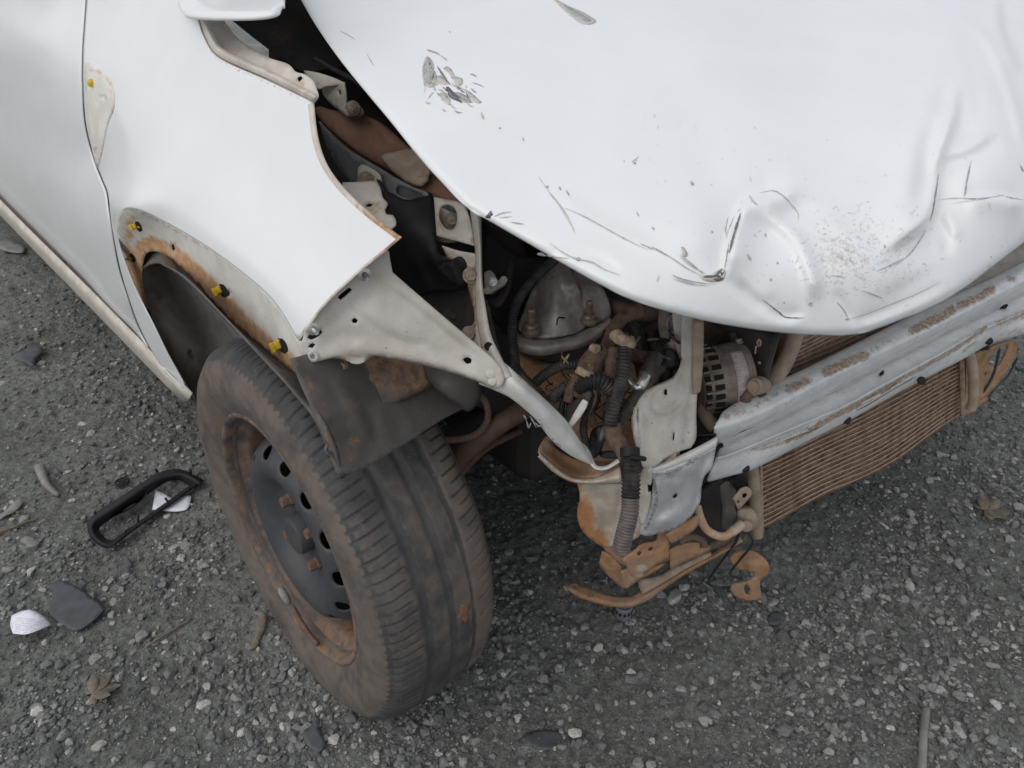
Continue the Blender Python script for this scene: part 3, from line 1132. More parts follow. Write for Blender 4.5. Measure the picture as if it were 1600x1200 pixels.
WD.extra = wing_disp
wing = panel('front_wing', wing_out, WD, M['paint'], car, holes=[[(138, 118), (146, 112), (156, 118), (143, 240 - 118 + 20)]] if False else (), step=7, thick=.0011, rings=(2, 5, 9),
             dirt=mx(dl([(467, 540), (508, 484), (560, 433), (600, 402), (629, 376)], 5, .55), dl([(627, 371), (580, 334), (540, 296), (512, 258)], 9, .5),
                     dl([(490, 165), (420, 130), (345, 96), (322, 66)], 6, .42), dl([(250, 560), (205, 470), (182, 390), (178, 345), (206, 325)], 7, .42)))
def edge_band(name, pts, sx, sy, mat, dirt, lift=.0012, back=.010):
    out_ = smooth_open(pts, 40)
    inn_ = out_ + np.array([sx, sy])
    rows = [np.array([WD.pt(x, y, lift * .6) for x, y in inn_]), np.array([WD.pt(x, y, lift * 1.6) for x, y in (inn_ + out_) / 2]), np.array([WD.pt(x, y, lift) for x, y in out_]), np.array([WD.pt(x, y, -back) for x, y in out_])]
    V_ = np.vstack(rows)
    F_ = [(r * 40 + i, r * 40 + i + 1, (r + 1) * 40 + i + 1, (r + 1) * 40 + i) for r in range(3) for i in range(39)]
    px_ = np.array([proj(v)[:2] for v in V_])
    return mesh(name, V_, F_, mat, wing, attr={'dirt': np.clip(dirt(px_), 0, 1)})


edge_band('wing_rolled_edge', [(490, 160), (497, 215), (512, 258), (540, 296), (580, 334), (628, 371)], -9, 3, M['gutter'], lambda p: .28 + .5 * np.clip((p[:, 1] - 290) / 80, 0, 1))
edge_band('wing_lamp_edge', [(628, 371), (599, 396), (561, 427), (508, 478), (468, 533)], -3, -3, M['gutter'], lambda p: .35 + .35 * np.clip((420 - p[:, 1]) / 50, 0, 1), .0008, .012)
# recessed moulding seat beside the door seam
mw = panel('moulding_seat', [(133, 100), (150, 104), (168, 118), (178, 142), (178, 168), (170, 190), (164, 215), (158, 245), (152, 262), (145, 240), (138, 200), (134, 150)],
           Off(WD, .0016),
           M['flange'], wing, holes=[[(158, 149), (164, 151), (163, 157), (158, 155)], [(150, 232), (152, 232), (153, 243), (151, 243)]], step=5, thick=.0008,
           dirt=mx(dl([(140, 108), (165, 118), (176, 145), (174, 185), (160, 240)], 6, .50), dl([(150, 240), (155, 250)], 8, .45)),
           extra=None)
lathe('moulding_clip', WD.pt(143, 130, .004), EYE - WD.pt(143, 130), [(.0055, 0), (.0062, .003), (.003, .005)], M['yellow'], wing, 10)

# rusty flange of the wheel arch, a step behind the outer skin
FD = Depth([(470, 535, 'l', LW + .010), (420, 465, 'l', LW + .017), (330, 395, 'l', LW + .018), (250, 345, 'l', LW + .012), (205, 335, 'l', LW - .010), (190, 400, 'l', LW + .012), (245, 520, 'l', LW + .024), (462, 582, 'l', LW + .004), (300, 430, 'l', LW + .018), (290, 604, 'l', LW + .032)],
           add(ridge([(250, 372), (330, 425), (400, 490), (450, 545)], -.0018, 12, .1)))
flange = panel('arch_flange', [(303, 622, 1), (262, 556), (238, 507), (214, 455), (190, 400), (181, 362), (184, 333), (206, 323), (250, 341), (330, 388), (420, 460), (468, 531), (474, 545, 1), (463, 584, 1), (452, 578), (420, 552), (350, 492),
                              (300, 436), (262, 402), (243, 393), (229, 396), (223, 412), (222, 440), (230, 480), (246, 525), (275, 575)],
               FD, M['flange'], wing, step=6, thick=.0012,
               holes=[[(268, 383), (271, 381), (274, 388), (271, 393), (268, 389)], [(356, 453), (359, 456), (358, 464), (354, 460)]],
               dirt=mx(dl([(236, 500), (220, 450), (214, 412), (226, 388), (250, 388), (300, 424), (350, 478), (410, 538), (460, 578)], 20, .93), dl([(205, 345), (200, 380), (215, 430)], 16, .58),
                       blob(430, 545, 20, 12, .62, 60), blob(300, 400, 14, 10, .45), dl([(184, 345), (206, 328), (250, 346), (330, 392)], 5, .5), blob(372, 490, 20, 10, .5, 60)))


def clip(x, y, s, D, mat, ang=0):
    base = D.pt(x, y, .0006)
    n = EYE - base
    n = -LF * .45 + n / np.linalg.norm(n) * .55
    n, e1, e2 = frame(n)
    c, sn = math.cos(ang), math.sin(ang)
    a1, a2 = e1 * c + e2 * sn, -e1 * sn + e2 * c
    V, F = [], []
    def bx(cx, cy, cz, sx, sy, sz):
        v, f = box_arrays(base + a1 * cx + a2 * cy + n * cz, a1, a2, n, sx, sy, sz)
        k = sum(len(q) for q in V)
        V.append(v)
        F.extend([tuple(i + k for i in q) for q in f])
    bx(0, 0, .001, .014 * s, .009 * s, .002)
    bx(0, 0, .0035, .007 * s, .0065 * s, .004)
    bx(.004 * s, 0, .0060, .004 * s, .009 * s, .003)
    o = mesh('trim_clip', np.vstack(V), F, mat, wing, False)
    b = o.modifiers.new('bevel', 'BEVEL')
    b.width = .0008
    b.segments = 2
    # dark patch painted as the shade of the slot the clip sits in
    sc = s * 9
    patch('clip_slot_shade', [(x + 2 + sc * dx, y + 1 + sc * dy) for dx, dy in ((-.35, -1.0), (.25, -.95), (.85, -.2), (1.05, .75), (.6, 1.1), (-.1, .55))], D, M['hole'], wing, off=.0004, thick=0)
    return o


clip(212, 353, .9, FD, M['yellow'], .3)
clip(203, 402, .8, FD, M['yellow'], 1.2)
clip(228, 487, .7, FD, M['orange'], .8)
clip(344, 453, 1.15, FD, M['yellow'], .5)
clip(436, 539, 1.3, FD, M['yellow'], .5)

# gutter flange along the bonnet gap
def wq(x, y, off=0.0):
    return (x, y, float(WD([(x, y)])[0]) + off)


GD = Depth([wq(312, 25, .008), wq(345, 92, .006), wq(420, 126, .006), wq(490, 162, .006), wq(350, 28, .075), wq(400, 85, .045), wq(450, 100, .03), wq(490, 125, .02), wq(300, -60, .01), wq(350, -60, .09)])
panel('wing_gutter', [(306, -60, 1), (310, 25), (322, 64), (345, 93), (420, 127), (489, 162, 1), (497, 150), (494, 138), (489, 126), (476, 116), (462, 112), (450, 100), (420, 90), (395, 76), (372, 60), (358, 42), (350, 24), (345, -60, 1)],
      GD, M['gutter'], car, step=6, holes=[[(464, 103 + 18), (470, 118), (473, 122), (468, 128)]], thick=.0014,
      dirt=mx(dl([(318, 30), (330, 66), (350, 88), (420, 120), (485, 152)], 6, .62), blob(470, 125, 14, 12, .55)), extra=ridge([(322, 20), (336, 62), (356, 82), (424, 116), (486, 148)], -.003, 6, .02))
loft('gutter_lip', [[wq(310, 4, -.0018), wq(311, 25, -.0018), wq(323, 63, -.0018), wq(345, 90, -.0018), wq(420, 124, -.0018), wq(490, 160, -.0018)],
                    [wq(317, 4, -.006), wq(318, 25, -.006), wq(330, 60, -.005), wq(350, 83, -.005), wq(424, 117, -.005), wq(493, 152, -.004)],
                    [wq(322, 4, .010), wq(323, 25, .010), wq(335, 57, .008), wq(354, 79, .008), wq(427, 113, .008), wq(494, 147, .007)]],
     M['gutter'], car, n=40, thick=.001, dirt=lambda p: np.full(len(p), .32))
# scuttle corner panel
panel('scuttle_corner', [(270, -140, 1), (274, -40), (278, 4), (284, 18), (297, 25), (350, 27), (400, 26), (430, 21), (440, 10), (446, -10), (452, -140, 1)],
      [wq(280, 20, -.05), wq(330, 22, -.05), (430, 20, 'z', .925), (360, -100, 'z', .95)], M['paint'], car, step=9, thick=.004,
      extra=roll(smooth_open([(276, -140), (274, -40), (280, 12), (297, 25), (350, 27), (400, 26), (430, 21), (440, 10), (446, -10), (452, -140)], 50), 9, .007))

# ---- door and sill ------------------------------------------------------
DD = Depth([(-240, -100, 'l', .045), wq(135, -60, .003), wq(134, 0, .003), wq(131, 70, .003), wq(129, 125, .003), wq(136, 200, .004), wq(148, 250, .005), wq(163, 290, .006), wq(174, 350, .006), wq(188, 420, .006), wq(203, 470, .006), wq(250, 568, .006),
            (0, 0, 'l', .028), (0, 66, 'l', -.004), (60, 60, 'l', -.002), (60, 160, 'l', -.022), (0, 160, 'l', -.016), (0, 296, 'l', -.024), (-240, 45, 'l', -.018), (-120, 90, 'l', -.006), (60, 365, 'l', -.024), (60, 280, 'l', -.036), (130, 440, 'l', -.026), (200, 520, 'l', -.028)],
           add(ridge([(-240, -90), (-100, 0), (0, 68), (60, 108), (112, 130)], .004, 16, .3), ridge([(-240, -50), (-100, 45), (0, 108), (60, 140), (105, 155)], -.003, 18, .3),
               ridge([(-240, 20), (0, 235), (80, 320), (180, 460), (240, 545)], .003, 30, .1)))
panel('front_door', [(-250, -420, 1), (-250, 45, 1), (-100, 208), (0, 318), (60, 378), (150, 470), (240, 560), (286, 607, 1), (250, 572), (220, 521), (201, 470), (185, 420), (174, 360), (169, 328), (165, 300),
                     (157, 280), (144, 245), (131, 190), (127, 120, 1), (128, 70), (133, 0), (134, -60, 1), (138, -260, 1)], DD, M['paint'], car, step=10, thick=.0014, rings=(3, 7),
      dirt=mx(dl([(0, 330), (150, 475), (286, 607)], 14, .42), lambda p: .06 * np.clip((p[:, 1] - 150) / 300, 0, 1)))
loft('sill', [[(-250, 40, 'l', LW + .02), (-100, 204, 'l', LW + .02), (0, 312, 'l', LW + .02), (150, 462, 'l', LW + .018), (300, 614, 'l', LW + .022)],
              [(-250, 50, 'l', LW + .012), (-100, 213, 'l', LW + .012), (0, 322, 'l', LW + .012), (148, 471, 'l', LW + .012), (296, 622, 'l', LW + .016)],
              [(-252, 56, 'l', LW + .018), (-103, 219, 'l', LW + .018), (-3, 327, 'l', LW + .018), (144, 477, 'l', LW + .018), (290, 627, 'l', LW + .022)],
              [(-255, 58, 'l', LW + .05), (-106, 222, 'l', LW + .05), (-6, 330, 'l', LW + .05), (140, 480, 'l', LW + .05), (284, 628, 'l', LW + .05)]],
     M['gutter'], car, n=60, thick=.002, dirt=lambda p: np.full(len(p), .22))

# ---- wheel arch liner -----------------------------------------------------
lin_lip = [(225, 418), (240, 412), (255, 414), (285, 432), (330, 478), (380, 528), (430, 580), (470, 626), (498, 668), (518, 712), (530, 741)]
LD = Depth([(224, 430, 'l', LW + .05), (300, 612, 'l', LW + .06), (240, 520, 'l', LW + .055), (262, 420, 'l', LW + .07), (330, 480, 'l', LW + .09), (300, 540, 'l', LW + .085), (400, 560, 'l', LW + .10), (430, 700, 'l', LW + .12)])
panel('arch_liner_inner', [(224, 420, 1), (224, 445), (232, 490), (248, 540), (270, 585), (300, 625, 1), (330, 720), (420, 760), (520, 745, 1), (500, 670), (470, 628), (430, 582), (380, 530), (330, 480), (285, 434), (255, 415), (238, 412)],
      LD, M['liner'], car, step=9, thick=.002, dirt=mx(blob(250, 470, 25, 20, .5), blob(330, 560, 60, 60, .38), blob(260, 560, 30, 50, .45)), extra=add(blob(296, 552, 9, 9, .006), blob(245, 462, 14, 9, .006)))
lathe('liner_rivet', LD.pt(298, 552, .006), EYE - LD.pt(298, 552), [(.010, 0), (.0095, .002), (.006, .003), (.0055, .001), (.002, .001)], M['liner'], car, 16)
lathe('liner_rivet', LD.pt(243, 460, .006), EYE - LD.pt(243, 460), [(.010, 0), (.0095, .002), (.006, .003)], M['liner'], car, 16)
loft('arch_liner', [[(223, 419, 'l', LW + .02), (236, 412, 'l', LW + .01), (256, 413, 'l', LW - .002), (290, 432, 'l', LW - .012), (340, 482, 'l', LW - .020), (400, 546, 'l', LW - .026), (450, 600, 'l', LW - .028), (488, 652, 'l', LW - .028), (512, 704, 'l', LW - .026), (528, 742, 'l', LW - .024)],
                    [(224, 416, 'l', LW + .03), (238, 405, 'l', LW + .02), (260, 402, 'l', LW + .014), (300, 438, 'l', LW + .024), (350, 494, 'l', LW + .020), (414, 554, 'l', LW + .012), (462, 592, 'l', LW - .002), (500, 648, 'l', LW - .022), (521, 694, 'l', LW - .024), (534, 740, 'l', LW - .022)],
                    [(226, 414, 'l', LW + .06), (242, 396, 'l', LW + .05), (268, 393, 'l', LW + .04), (312, 420, 'l', LW + .05), (372, 470, 'l', LW + .05), (436, 530, 'l', LW + .04), (478, 600, 'l', LW + .01), (506, 650, 'l', LW - .012), (527, 696, 'l', LW - .016), (538, 738, 'l', LW - .016)]],
     M['liner'], car, n=70, sub=5, thick=.0022,
     dirt=mx(dl([(300, 430), (400, 530), (480, 600)], 14, .42), blob(490, 600, 30, 16, .62, 45), blob(540, 690, 30, 20, .66), blob(512, 690, 16, 26, .62), blob(552, 706, 34, 14, .6)))
FLAP = Depth([(470, 575, 'd', .76), (530, 742, 'd', .770), (600, 700, 'd', .82), (720, 640, 'd', .90), (640, 600, 'd', .88), (560, 600, 'd', .82), (510, 660, 'd', .765)],
             add(ridge([(520, 575), (545, 625), (575, 670)], .006, 12, .2), blob(512, 652, 10, 6, .004), blob(540, 690, 14, 8, -.004), ridge([(575, 640), (590, 690)], -.005, 9, .2), blob(500, 620, 22, 12, .004)))
FLAP2 = panel('liner_front_flap', [(455, 560, 1), (478, 615), (498, 662), (515, 706), (529, 742, 1), (560, 736), (600, 714), (645, 686), (690, 656), (728, 636, 1), (735, 600), (720, 560, 1), (600, 545), (500, 550)],
              FLAP, M['liner'], car, step=7, thick=.0025, holes=[[(516, 698), (521, 697), (524, 701), (521, 705), (516, 703)]],
              dirt=mx(blob(466 + 22, 603, 26, 12, .55, 45), blob(520, 700, 26, 14, .52), blob(545, 715, 30, 12, .45), blob(553, 690, 16, 10, .55), blob(508, 630, 18, 10, .55), blob(545, 660, 20, 26, .45), blob(600, 660, 80, 40, .30), blob(560, 640, 60, 20, .34, 30)))
lathe('liner_clip', FLAP.pt(519, 701, .001), EYE - FLAP.pt(519, 701), [(.0075, 0), (.0078, .0015), (.0055, .003), (.0045, .0012), (.0028, .0010), (.0028, .004), (.001, .0045)], M['shard'], car, 16)
# grey splash cover and fog lamp back shell under the bracket
panel('splash_cover', [(488, 566, 1), (505, 600), (530, 626), (560, 637), (600, 640), (628, 628), (660, 612), (680, 596), (684, 575, 1), (640, 545), (560, 545)],
      [(500, 570, 'd', .80), (600, 636, 'd', .84), (680, 590, 'd', .87), (600, 560, 'd', .85), (530, 615, 'd', .82)], M['liner'], car, step=7, thick=.003,
      dirt=lambda p: .40 + .25 * np.clip((640 - p[:, 1]) / 80, 0, 1), extra=add(roll(smooth_open([(488, 566), (505, 600), (530, 626), (560, 637), (600, 640), (628, 628), (660, 612), (680, 596)], 30), 12, .012), ridge([(545, 605), (600, 585), (650, 572)], .003, 6), ridge([(530, 565), (540, 600)], -.004, 8)))
bolt('cover_screw', at(533, 573, .812), EYE - at(533, 573, .812), .0045, M['steelnut'], car)
panel('rounded_black_cover', [(655, 568, 1), (665, 590), (684, 612), (712, 632), (730, 643), (742, 636), (752, 618), (752, 590, 1), (700, 560)],
      [(660, 572, 'd', .86), (700, 600, 'd', .835), (735, 640, 'd', .87), (752, 600, 'd', .86)], M['liner'], car, step=6, thick=.004,
      dirt=lambda p: np.full(len(p), .12), extra=roll(smooth_open([(655, 568), (665, 590), (684, 612), (712, 632), (730, 643), (742, 636), (752, 618), (752, 590)], 30), 12, .015))

# ---- triangular headlight bracket --------------------------------------------
BD = Depth([(470, 575, 'd', .775), (470, 530, 'd', .772), (540, 455, 'd', .765), (607, 392, 'd', .765), (650, 450, 'd', .765), (560, 560, 'd', .785), (700, 575, 'd', .785), (785, 595, 'd', .775), (700, 500, 'd', .770), (600, 500, 'd', .772)],
           add(ridge([(480, 500), (530, 452), (575, 412), (604, 392)], .0030, 16, .1), ridge([(496, 528), (540, 488), (590, 446)], -.0035, 12, .2), fold([(585, 437), (640, 472), (700, 520), (750, 560)], -.0016, 3, 22), ridge([(582, 436), (640, 473), (700, 522), (752, 563)], -.0018, 4, .1),
               ridge([(545, 480), (560, 492), (590, 514), (630, 535), (660, 538), (664, 530)], -.0022, 4, .1), ridge([(565, 478), (620, 510), (655, 530)], .0025, 14, .2),
               ridge([(540, 540), (600, 548), (690, 570), (760, 600)], .0035, 12, .1), ridge([(500, 545), (540, 520), (560, 540)], -.003, 12), roll([(470, 582), (520, 562), (600, 560), (700, 580), (770, 606)], 9, .006)))
bracket = panel('headlight_bracket', [(462, 584, 1), (470, 576), (492, 566), (520, 560), (535, 562), (558, 568), (574, 562), (584, 556), (605, 560), (640, 566), (700, 581), (745, 596), (768, 607), (782, 604), (788, 592), (782, 575), (770, 560, 1), (690, 492), (613, 425, 1),
                           (610, 408), (607, 392), (600, 390), (585, 402), (545, 434), (505, 476), (478, 508), (466, 535), (468, 560)],
                BD, M['primer'], car, step=6, thick=.0016,
                holes=[[(549, 500), (554, 496), (559, 500), (557, 505), (551, 505)], [(723, 562), (730, 558), (737, 562), (736, 567), (728, 568)], [(527, 465), (546, 449), (550, 453), (532, 469)],
                       [(480, 528), (488, 519), (500, 514), (504, 519), (497, 526), (486, 531)], [(481, 542), (488, 536), (493, 538), (488, 544)], [(466, 532), (470, 522), (474, 516), (474, 526), (469, 536)]],
                dirt=mx(dl([(478, 508), (505, 480), (545, 438), (600, 392)], 7, .42), dl([(520, 558), (600, 556), (700, 578), (768, 604)], 6, .46), blob(468, 575, 10, 16, .75), blob(495, 520, 20, 14, .40), blob(600, 398, 14, 14, .5), dl([(530, 540), (560, 556)], 12, .4)))
for (x, y, dx, dy) in ((569, 428, 7, 11), (489, 513, 8, 10)):
    p0 = BD.pt(x, y, -.001)
    p1 = at(x + dx, y + dy, float(BD([(x, y)])[0]) - .020)
    ax = p1 - p0
    lathe('threaded_stud', p0, ax, [(.0066, 0), (.0068, .002), (.0030, .003)] + [(.0029 - .0004 * (i % 2), .0035 + .0009 * i) for i in range(16)] + [(.002, .0190)], M['zinc'], car, 14)
lathe('rivet', BD.pt(489, 557, .0005), EYE - BD.pt(489, 557), [(.0058, 0), (.0058, .0016), (.0044, .0026), (.0026, .0018), (.002, .0)], M['primer'], car, 16)
lathe('spot_weld', BD.pt(766, 584, .0003), EYE - BD.pt(766, 584), [(.005, 0), (.0045, .0012), (.001, .0016)], M['cream'], car, 16)
lathe('spot_weld', BD.pt(769, 596, .0003), EYE - BD.pt(769, 596), [(.0045, 0), (.004, .0012), (.001, .0016)], M['cream'], car, 16)

# ---- the dark bay behind everything --------------------------------------------
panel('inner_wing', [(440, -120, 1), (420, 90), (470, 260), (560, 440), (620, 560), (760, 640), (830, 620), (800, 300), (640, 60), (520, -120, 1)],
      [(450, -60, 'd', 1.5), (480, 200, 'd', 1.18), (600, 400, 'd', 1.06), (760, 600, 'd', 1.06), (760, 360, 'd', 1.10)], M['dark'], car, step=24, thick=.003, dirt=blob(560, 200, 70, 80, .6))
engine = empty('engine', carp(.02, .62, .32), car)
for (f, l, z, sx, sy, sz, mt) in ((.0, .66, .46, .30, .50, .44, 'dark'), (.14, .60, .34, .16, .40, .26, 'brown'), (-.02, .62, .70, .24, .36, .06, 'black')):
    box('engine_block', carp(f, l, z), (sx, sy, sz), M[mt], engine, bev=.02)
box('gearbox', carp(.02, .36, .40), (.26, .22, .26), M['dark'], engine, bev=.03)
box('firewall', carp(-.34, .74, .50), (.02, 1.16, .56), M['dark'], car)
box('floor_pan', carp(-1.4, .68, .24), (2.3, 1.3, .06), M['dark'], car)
box('under_engine_blocker', carp(-.12, .92, .19), (.70, .94, .02), M['dark'], car, bev=.004)  # unseen tray added to block light and darken the ground below
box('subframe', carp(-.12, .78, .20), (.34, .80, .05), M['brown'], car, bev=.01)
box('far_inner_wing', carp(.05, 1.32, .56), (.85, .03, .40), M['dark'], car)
tube('front_crossmember', [carp(.30, .62, .24), carp(.32, .90, .24), carp(.30, 1.25, .24)], .03, M['brown'], car, px=False)
lathe('far_tyre', carp(0, 1.30, .285), LF, [(.17, -.08), (.25, -.088), (.278, -.07), (.285, 0), (.278, .07), (.25, .088), (.17, .08)], M['tyre'], car, 48)

# inner wing metalwork in the gap between wing and bonnet
panel('hinge_reinforcement', [(350, 20, 1), (400, 60), (452, 98), (480, 112), (520, 105), (560, 110), (620, 190, 1), (560, 60), (470, -60, 1), (380, -60, 1)],
      [(360, 20, 'd', 1.20), (560, 110, 'd', 1.10), (450, -20, 'd', 1.35), (480, 110, 'd', 1.1)], M['dark'], car, step=14, thick=.002, dirt=mx(blob(450, 45, 45, 25, .75, -30), dl([(490, 93), (560, 130)], 4, .3)))
tube('bonnet_seal', [(492, 93, .99), (520, 108, .97), (552, 124, .95), (585, 150, .92)], 4, M['black'], car)
panel('hinge_bracket', [(474, 110, 1), (490, 112), (512, 118), (530, 125), (537, 130), (524, 133), (508, 135), (498, 139), (488, 132), (480, 122)],
      [(474, 110, 'd', .98), (537, 130, 'd', .96), (500, 138, 'd', .97)], M['gutter'], car, step=5, thick=.0018, dirt=blob(495, 130, 10, 5, .5), extra=blob(507, 121, 5, 3, -.003))
panel('hinge_bracket', [(537, 128, 1), (540, 145), (541, 165), (543, 182), (530, 172), (520, 165), (506, 150), (504, 138), (520, 132)],
      [(537, 130, 'd', .955), (541, 182, 'd', .975), (505, 140, 'd', .99)], M['cream'], car, step=5, thick=.0018, holes=[[(529, 139), (532, 141), (532, 150), (529, 147)]], dirt=blob(530, 170, 10, 8, .4))
panel('bracket_foot', [(541, 164, 1), (553, 160), (564, 168), (567, 176), (560, 182), (545, 183, 1)], [(541, 165, 'd', .975), (566, 176, 'd', .96), (545, 183, 'd', .97)], M['brown'], car, step=5, thick=.004, dirt=lambda p: np.full(len(p), .4))
bolt('hinge_bolt', at(551, 169, .960), EYE - at(551, 169, .96), .0062, M['steelnut'], car, stud=.006)
RP = Depth([(500, 175, 'd', 1.0), (560, 200, 'd', .985), (640, 260, 'd', .93), (540, 250, 'd', .98), (660, 290, 'd', .92), (720, 325, 'd', .885)],
           add(ridge([(590, 190), (612, 222), (655, 232)], .006, 6), ridge([(560, 225), (600, 222)], -.002, 2), roll([(505, 195), (540, 232), (600, 262), (650, 290)], 6, .004)))
panel('inner_rail_top', [(490, 170, 1), (500, 166), (520, 172), (560, 178), (600, 195), (640, 232), (680, 272), (730, 325, 1), (720, 322), (700, 316), (668, 300), (640, 290), (612, 268), (575, 247), (553, 232), (528, 212), (505, 192)],
      RP, M['rustplate'], car, step=8, thick=.002, dirt=mx(blob(700, 300, 30, 20, .1)))
panel('strut_tower_pad', [(594, 246, 1), (602, 240), (622, 236), (642, 232), (654, 240), (668, 258), (670, 276), (664, 288), (656, 292), (640, 288), (622, 276), (604, 260)],
      [(595, 246, 'd', .945), (668, 262, 'd', .90), (658, 292, 'd', .905), (640, 240, 'd', .93)], M['tanplate'], car, step=5, thick=.005, dirt=mx(dl([(596, 250), (620, 276), (655, 292)], 4, .6), blob(656, 276, 5, 3, .8)),
      extra=add(roll([(594, 246), (604, 260), (622, 276), (640, 288), (656, 292), (664, 288), (670, 276)], 6, .006), blob(658, 277, 5, 3, -.003, 20)))
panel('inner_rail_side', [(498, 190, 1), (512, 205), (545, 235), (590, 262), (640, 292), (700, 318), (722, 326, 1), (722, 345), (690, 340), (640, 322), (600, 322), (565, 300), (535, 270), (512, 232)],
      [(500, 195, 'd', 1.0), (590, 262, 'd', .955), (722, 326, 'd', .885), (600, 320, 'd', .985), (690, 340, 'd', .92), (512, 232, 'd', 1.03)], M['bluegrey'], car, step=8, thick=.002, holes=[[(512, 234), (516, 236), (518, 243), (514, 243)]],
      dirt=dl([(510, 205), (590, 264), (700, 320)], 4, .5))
panel('bolt_plate', [(559, 262, 1), (566, 257), (580, 263), (592, 272), (596, 286), (600, 300), (592, 300), (575, 290), (560, 280)], [(559, 262, 'd', .965), (592, 272, 'd', .94), (575, 295, 'd', .95)], M['cream'], car, step=5, thick=.003, dirt=blob(575, 285, 18, 16, .4))
bolt('rail_bolt', at(572, 282, .945), EYE - at(572, 282, .945), .0075, M['steelnut'], car, stud=.006)
panel('scalloped_flange', [(535, 285, 1), (560, 284), (585, 283), (594, 292), (598, 308), (606, 318), (601, 328), (604, 335), (614, 336), (619, 346), (616, 354), (600, 356), (560, 330), (535, 305)],
      [(535, 290, 'd', .86), (590, 285, 'd', .87), (616, 352, 'd', .82), (560, 330, 'd', .835)], M['gutter'], car, step=5, thick=.0016, holes=[[(571, 320), (577, 317), (584, 319), (578, 323), (572, 323)]],
      dirt=mx(blob(585, 325, 22, 25, .55), blob(560, 300, 20, 10, .3)))
panel('pale_plate', [(600, 268, 1), (640, 290), (668, 302), (664, 320), (640, 322), (618, 305), (600, 298)], [(600, 268, 'd', .95), (668, 302, 'd', .905), (620, 305, 'd', .94)], M['bluegrey'], car, step=6, thick=.002, holes=[[(622, 290), (640, 296), (660, 305), (655, 312), (630, 308), (618, 300)]])

# black intake duct
AD = Depth([(592, 282, 'd', .93), (680, 308, 'd', .90), (612, 400, 'd', .90), (682, 400, 'd', .875), (730, 430, 'd', .88), (665, 465, 'd', .92), (640, 440, 'd', .92)],
           add(blob(650, 350, 40, 40, .012), ridge([(640, 390), (660, 430), (680, 462)], .005, 5), ridge([(668, 386), (690, 425), (702, 448)], .006, 5)))
panel('intake_duct', [(588, 280, 1), (594, 281), (604, 298), (624, 309), (640, 312), (655, 308), (676, 304, 1), (680, 340), (682, 382), (690, 400), (715, 402), (730, 418), (728, 448), (714, 454), (690, 456), (672, 460), (655, 462), (640, 450), (612, 430), (608, 405), (600, 370), (604, 330), (596, 300)],
      AD, M['black'], car, step=7, thick=.004)
panel('duct_clamp', [(684, 418), (700, 410), (716, 402), (728, 412), (729, 440), (716, 449), (702, 440), (692, 430)], [(684, 418, 'd', .865), (716, 402, 'd', .85), (728, 440, 'd', .86)], M['black'], car, step=5, thick=.01,
      extra=ridge([(700, 410), (712, 430), (718, 448)], .004, 3))
panel('oval_hole_plate', [(678, 308, 1), (700, 312), (722, 318), (732, 335), (738, 360), (741, 384, 1), (720, 378), (700, 373), (682, 368, 1), (680, 340)],
      [(678, 308, 'd', .88), (722, 318, 'd', .865), (741, 384, 'd', .845), (682, 368, 'd', .87)], M['cream'], car, step=5, thick=.0018,
      holes=[[(690, 322), (702, 320), (712, 328), (714, 345), (708, 358), (698, 358), (690, 350), (686, 336)]], dirt=mx(dl([(684, 330), (688, 355), (700, 366)], 4, .6), blob(738, 376, 6, 10, .7)))
panel('plate_behind_oval', [(676, 305, 1), (722, 312), (725, 370), (680, 372)], [(676, 305, 'd', .915), (722, 312, 'd', .9), (680, 372, 'd', .905)], M['primer'], car, step=8, thick=.002, dirt=dl([(684, 315), (688, 350), (705, 362)], 4, .5))
bolt('plate_bolt', at(706, 344, .89), EYE - at(706, 344, .89), .006, M['steelnut'], car)
panel('brace_strip', [(690, 384, 1), (715, 392), (744, 398), (748, 410), (746, 425), (738, 424), (722, 412), (700, 404, 1)], [(690, 384, 'd', .865), (746, 404, 'd', .84), (738, 424, 'd', .85)], M['gutter'], car, step=5, thick=.002, dirt=dl([(695, 400), (722, 414), (740, 426)], 5, .75))
panel('brace_leg', [(722, 400, 1), (736, 414), (744, 424), (745, 450), (744, 480), (748, 510), (750, 548, 1), (735, 540), (722, 528), (728, 514), (738, 508), (741, 490), (735, 465), (730, 440), (728, 418)],
      [(722, 400, 'd', .86), (745, 450, 'd', .835), (750, 548, 'd', .815), (722, 528, 'd', .85)], M['gutter'], car, step=5, thick=.003, dirt=dl([(734, 420), (738, 460), (741, 500), (735, 525)], 7, .75))
bolt('brace_bolt', at(736, 430, .835), EYE - at(736, 430, .835), .0062, M['steelnut'], car)
bolt('brace_bolt', at(733, 522, .83), EYE - at(733, 522, .83), .006, M['steelnut'], car)
panel('dark_box', [(655, 465, 1), (700, 455), (728, 450), (732, 500), (722, 530), (700, 520), (672, 490)], [(655, 465, 'd', .95), (728, 450, 'd', .90), (722, 530, 'd', .91)], M['dark'], car, step=8, thick=.02, dirt=blob(700, 490, 30, 30, .25))
lathe('horn', at(708, 496, .92), EYE - at(708, 496, .92) + np.array([0, 0, .3]), [(.013, -.02), (.014, 0), (.013, .003), (.005, .004), (.004, .008), (.001, .008)], M['dark'], car, 20)

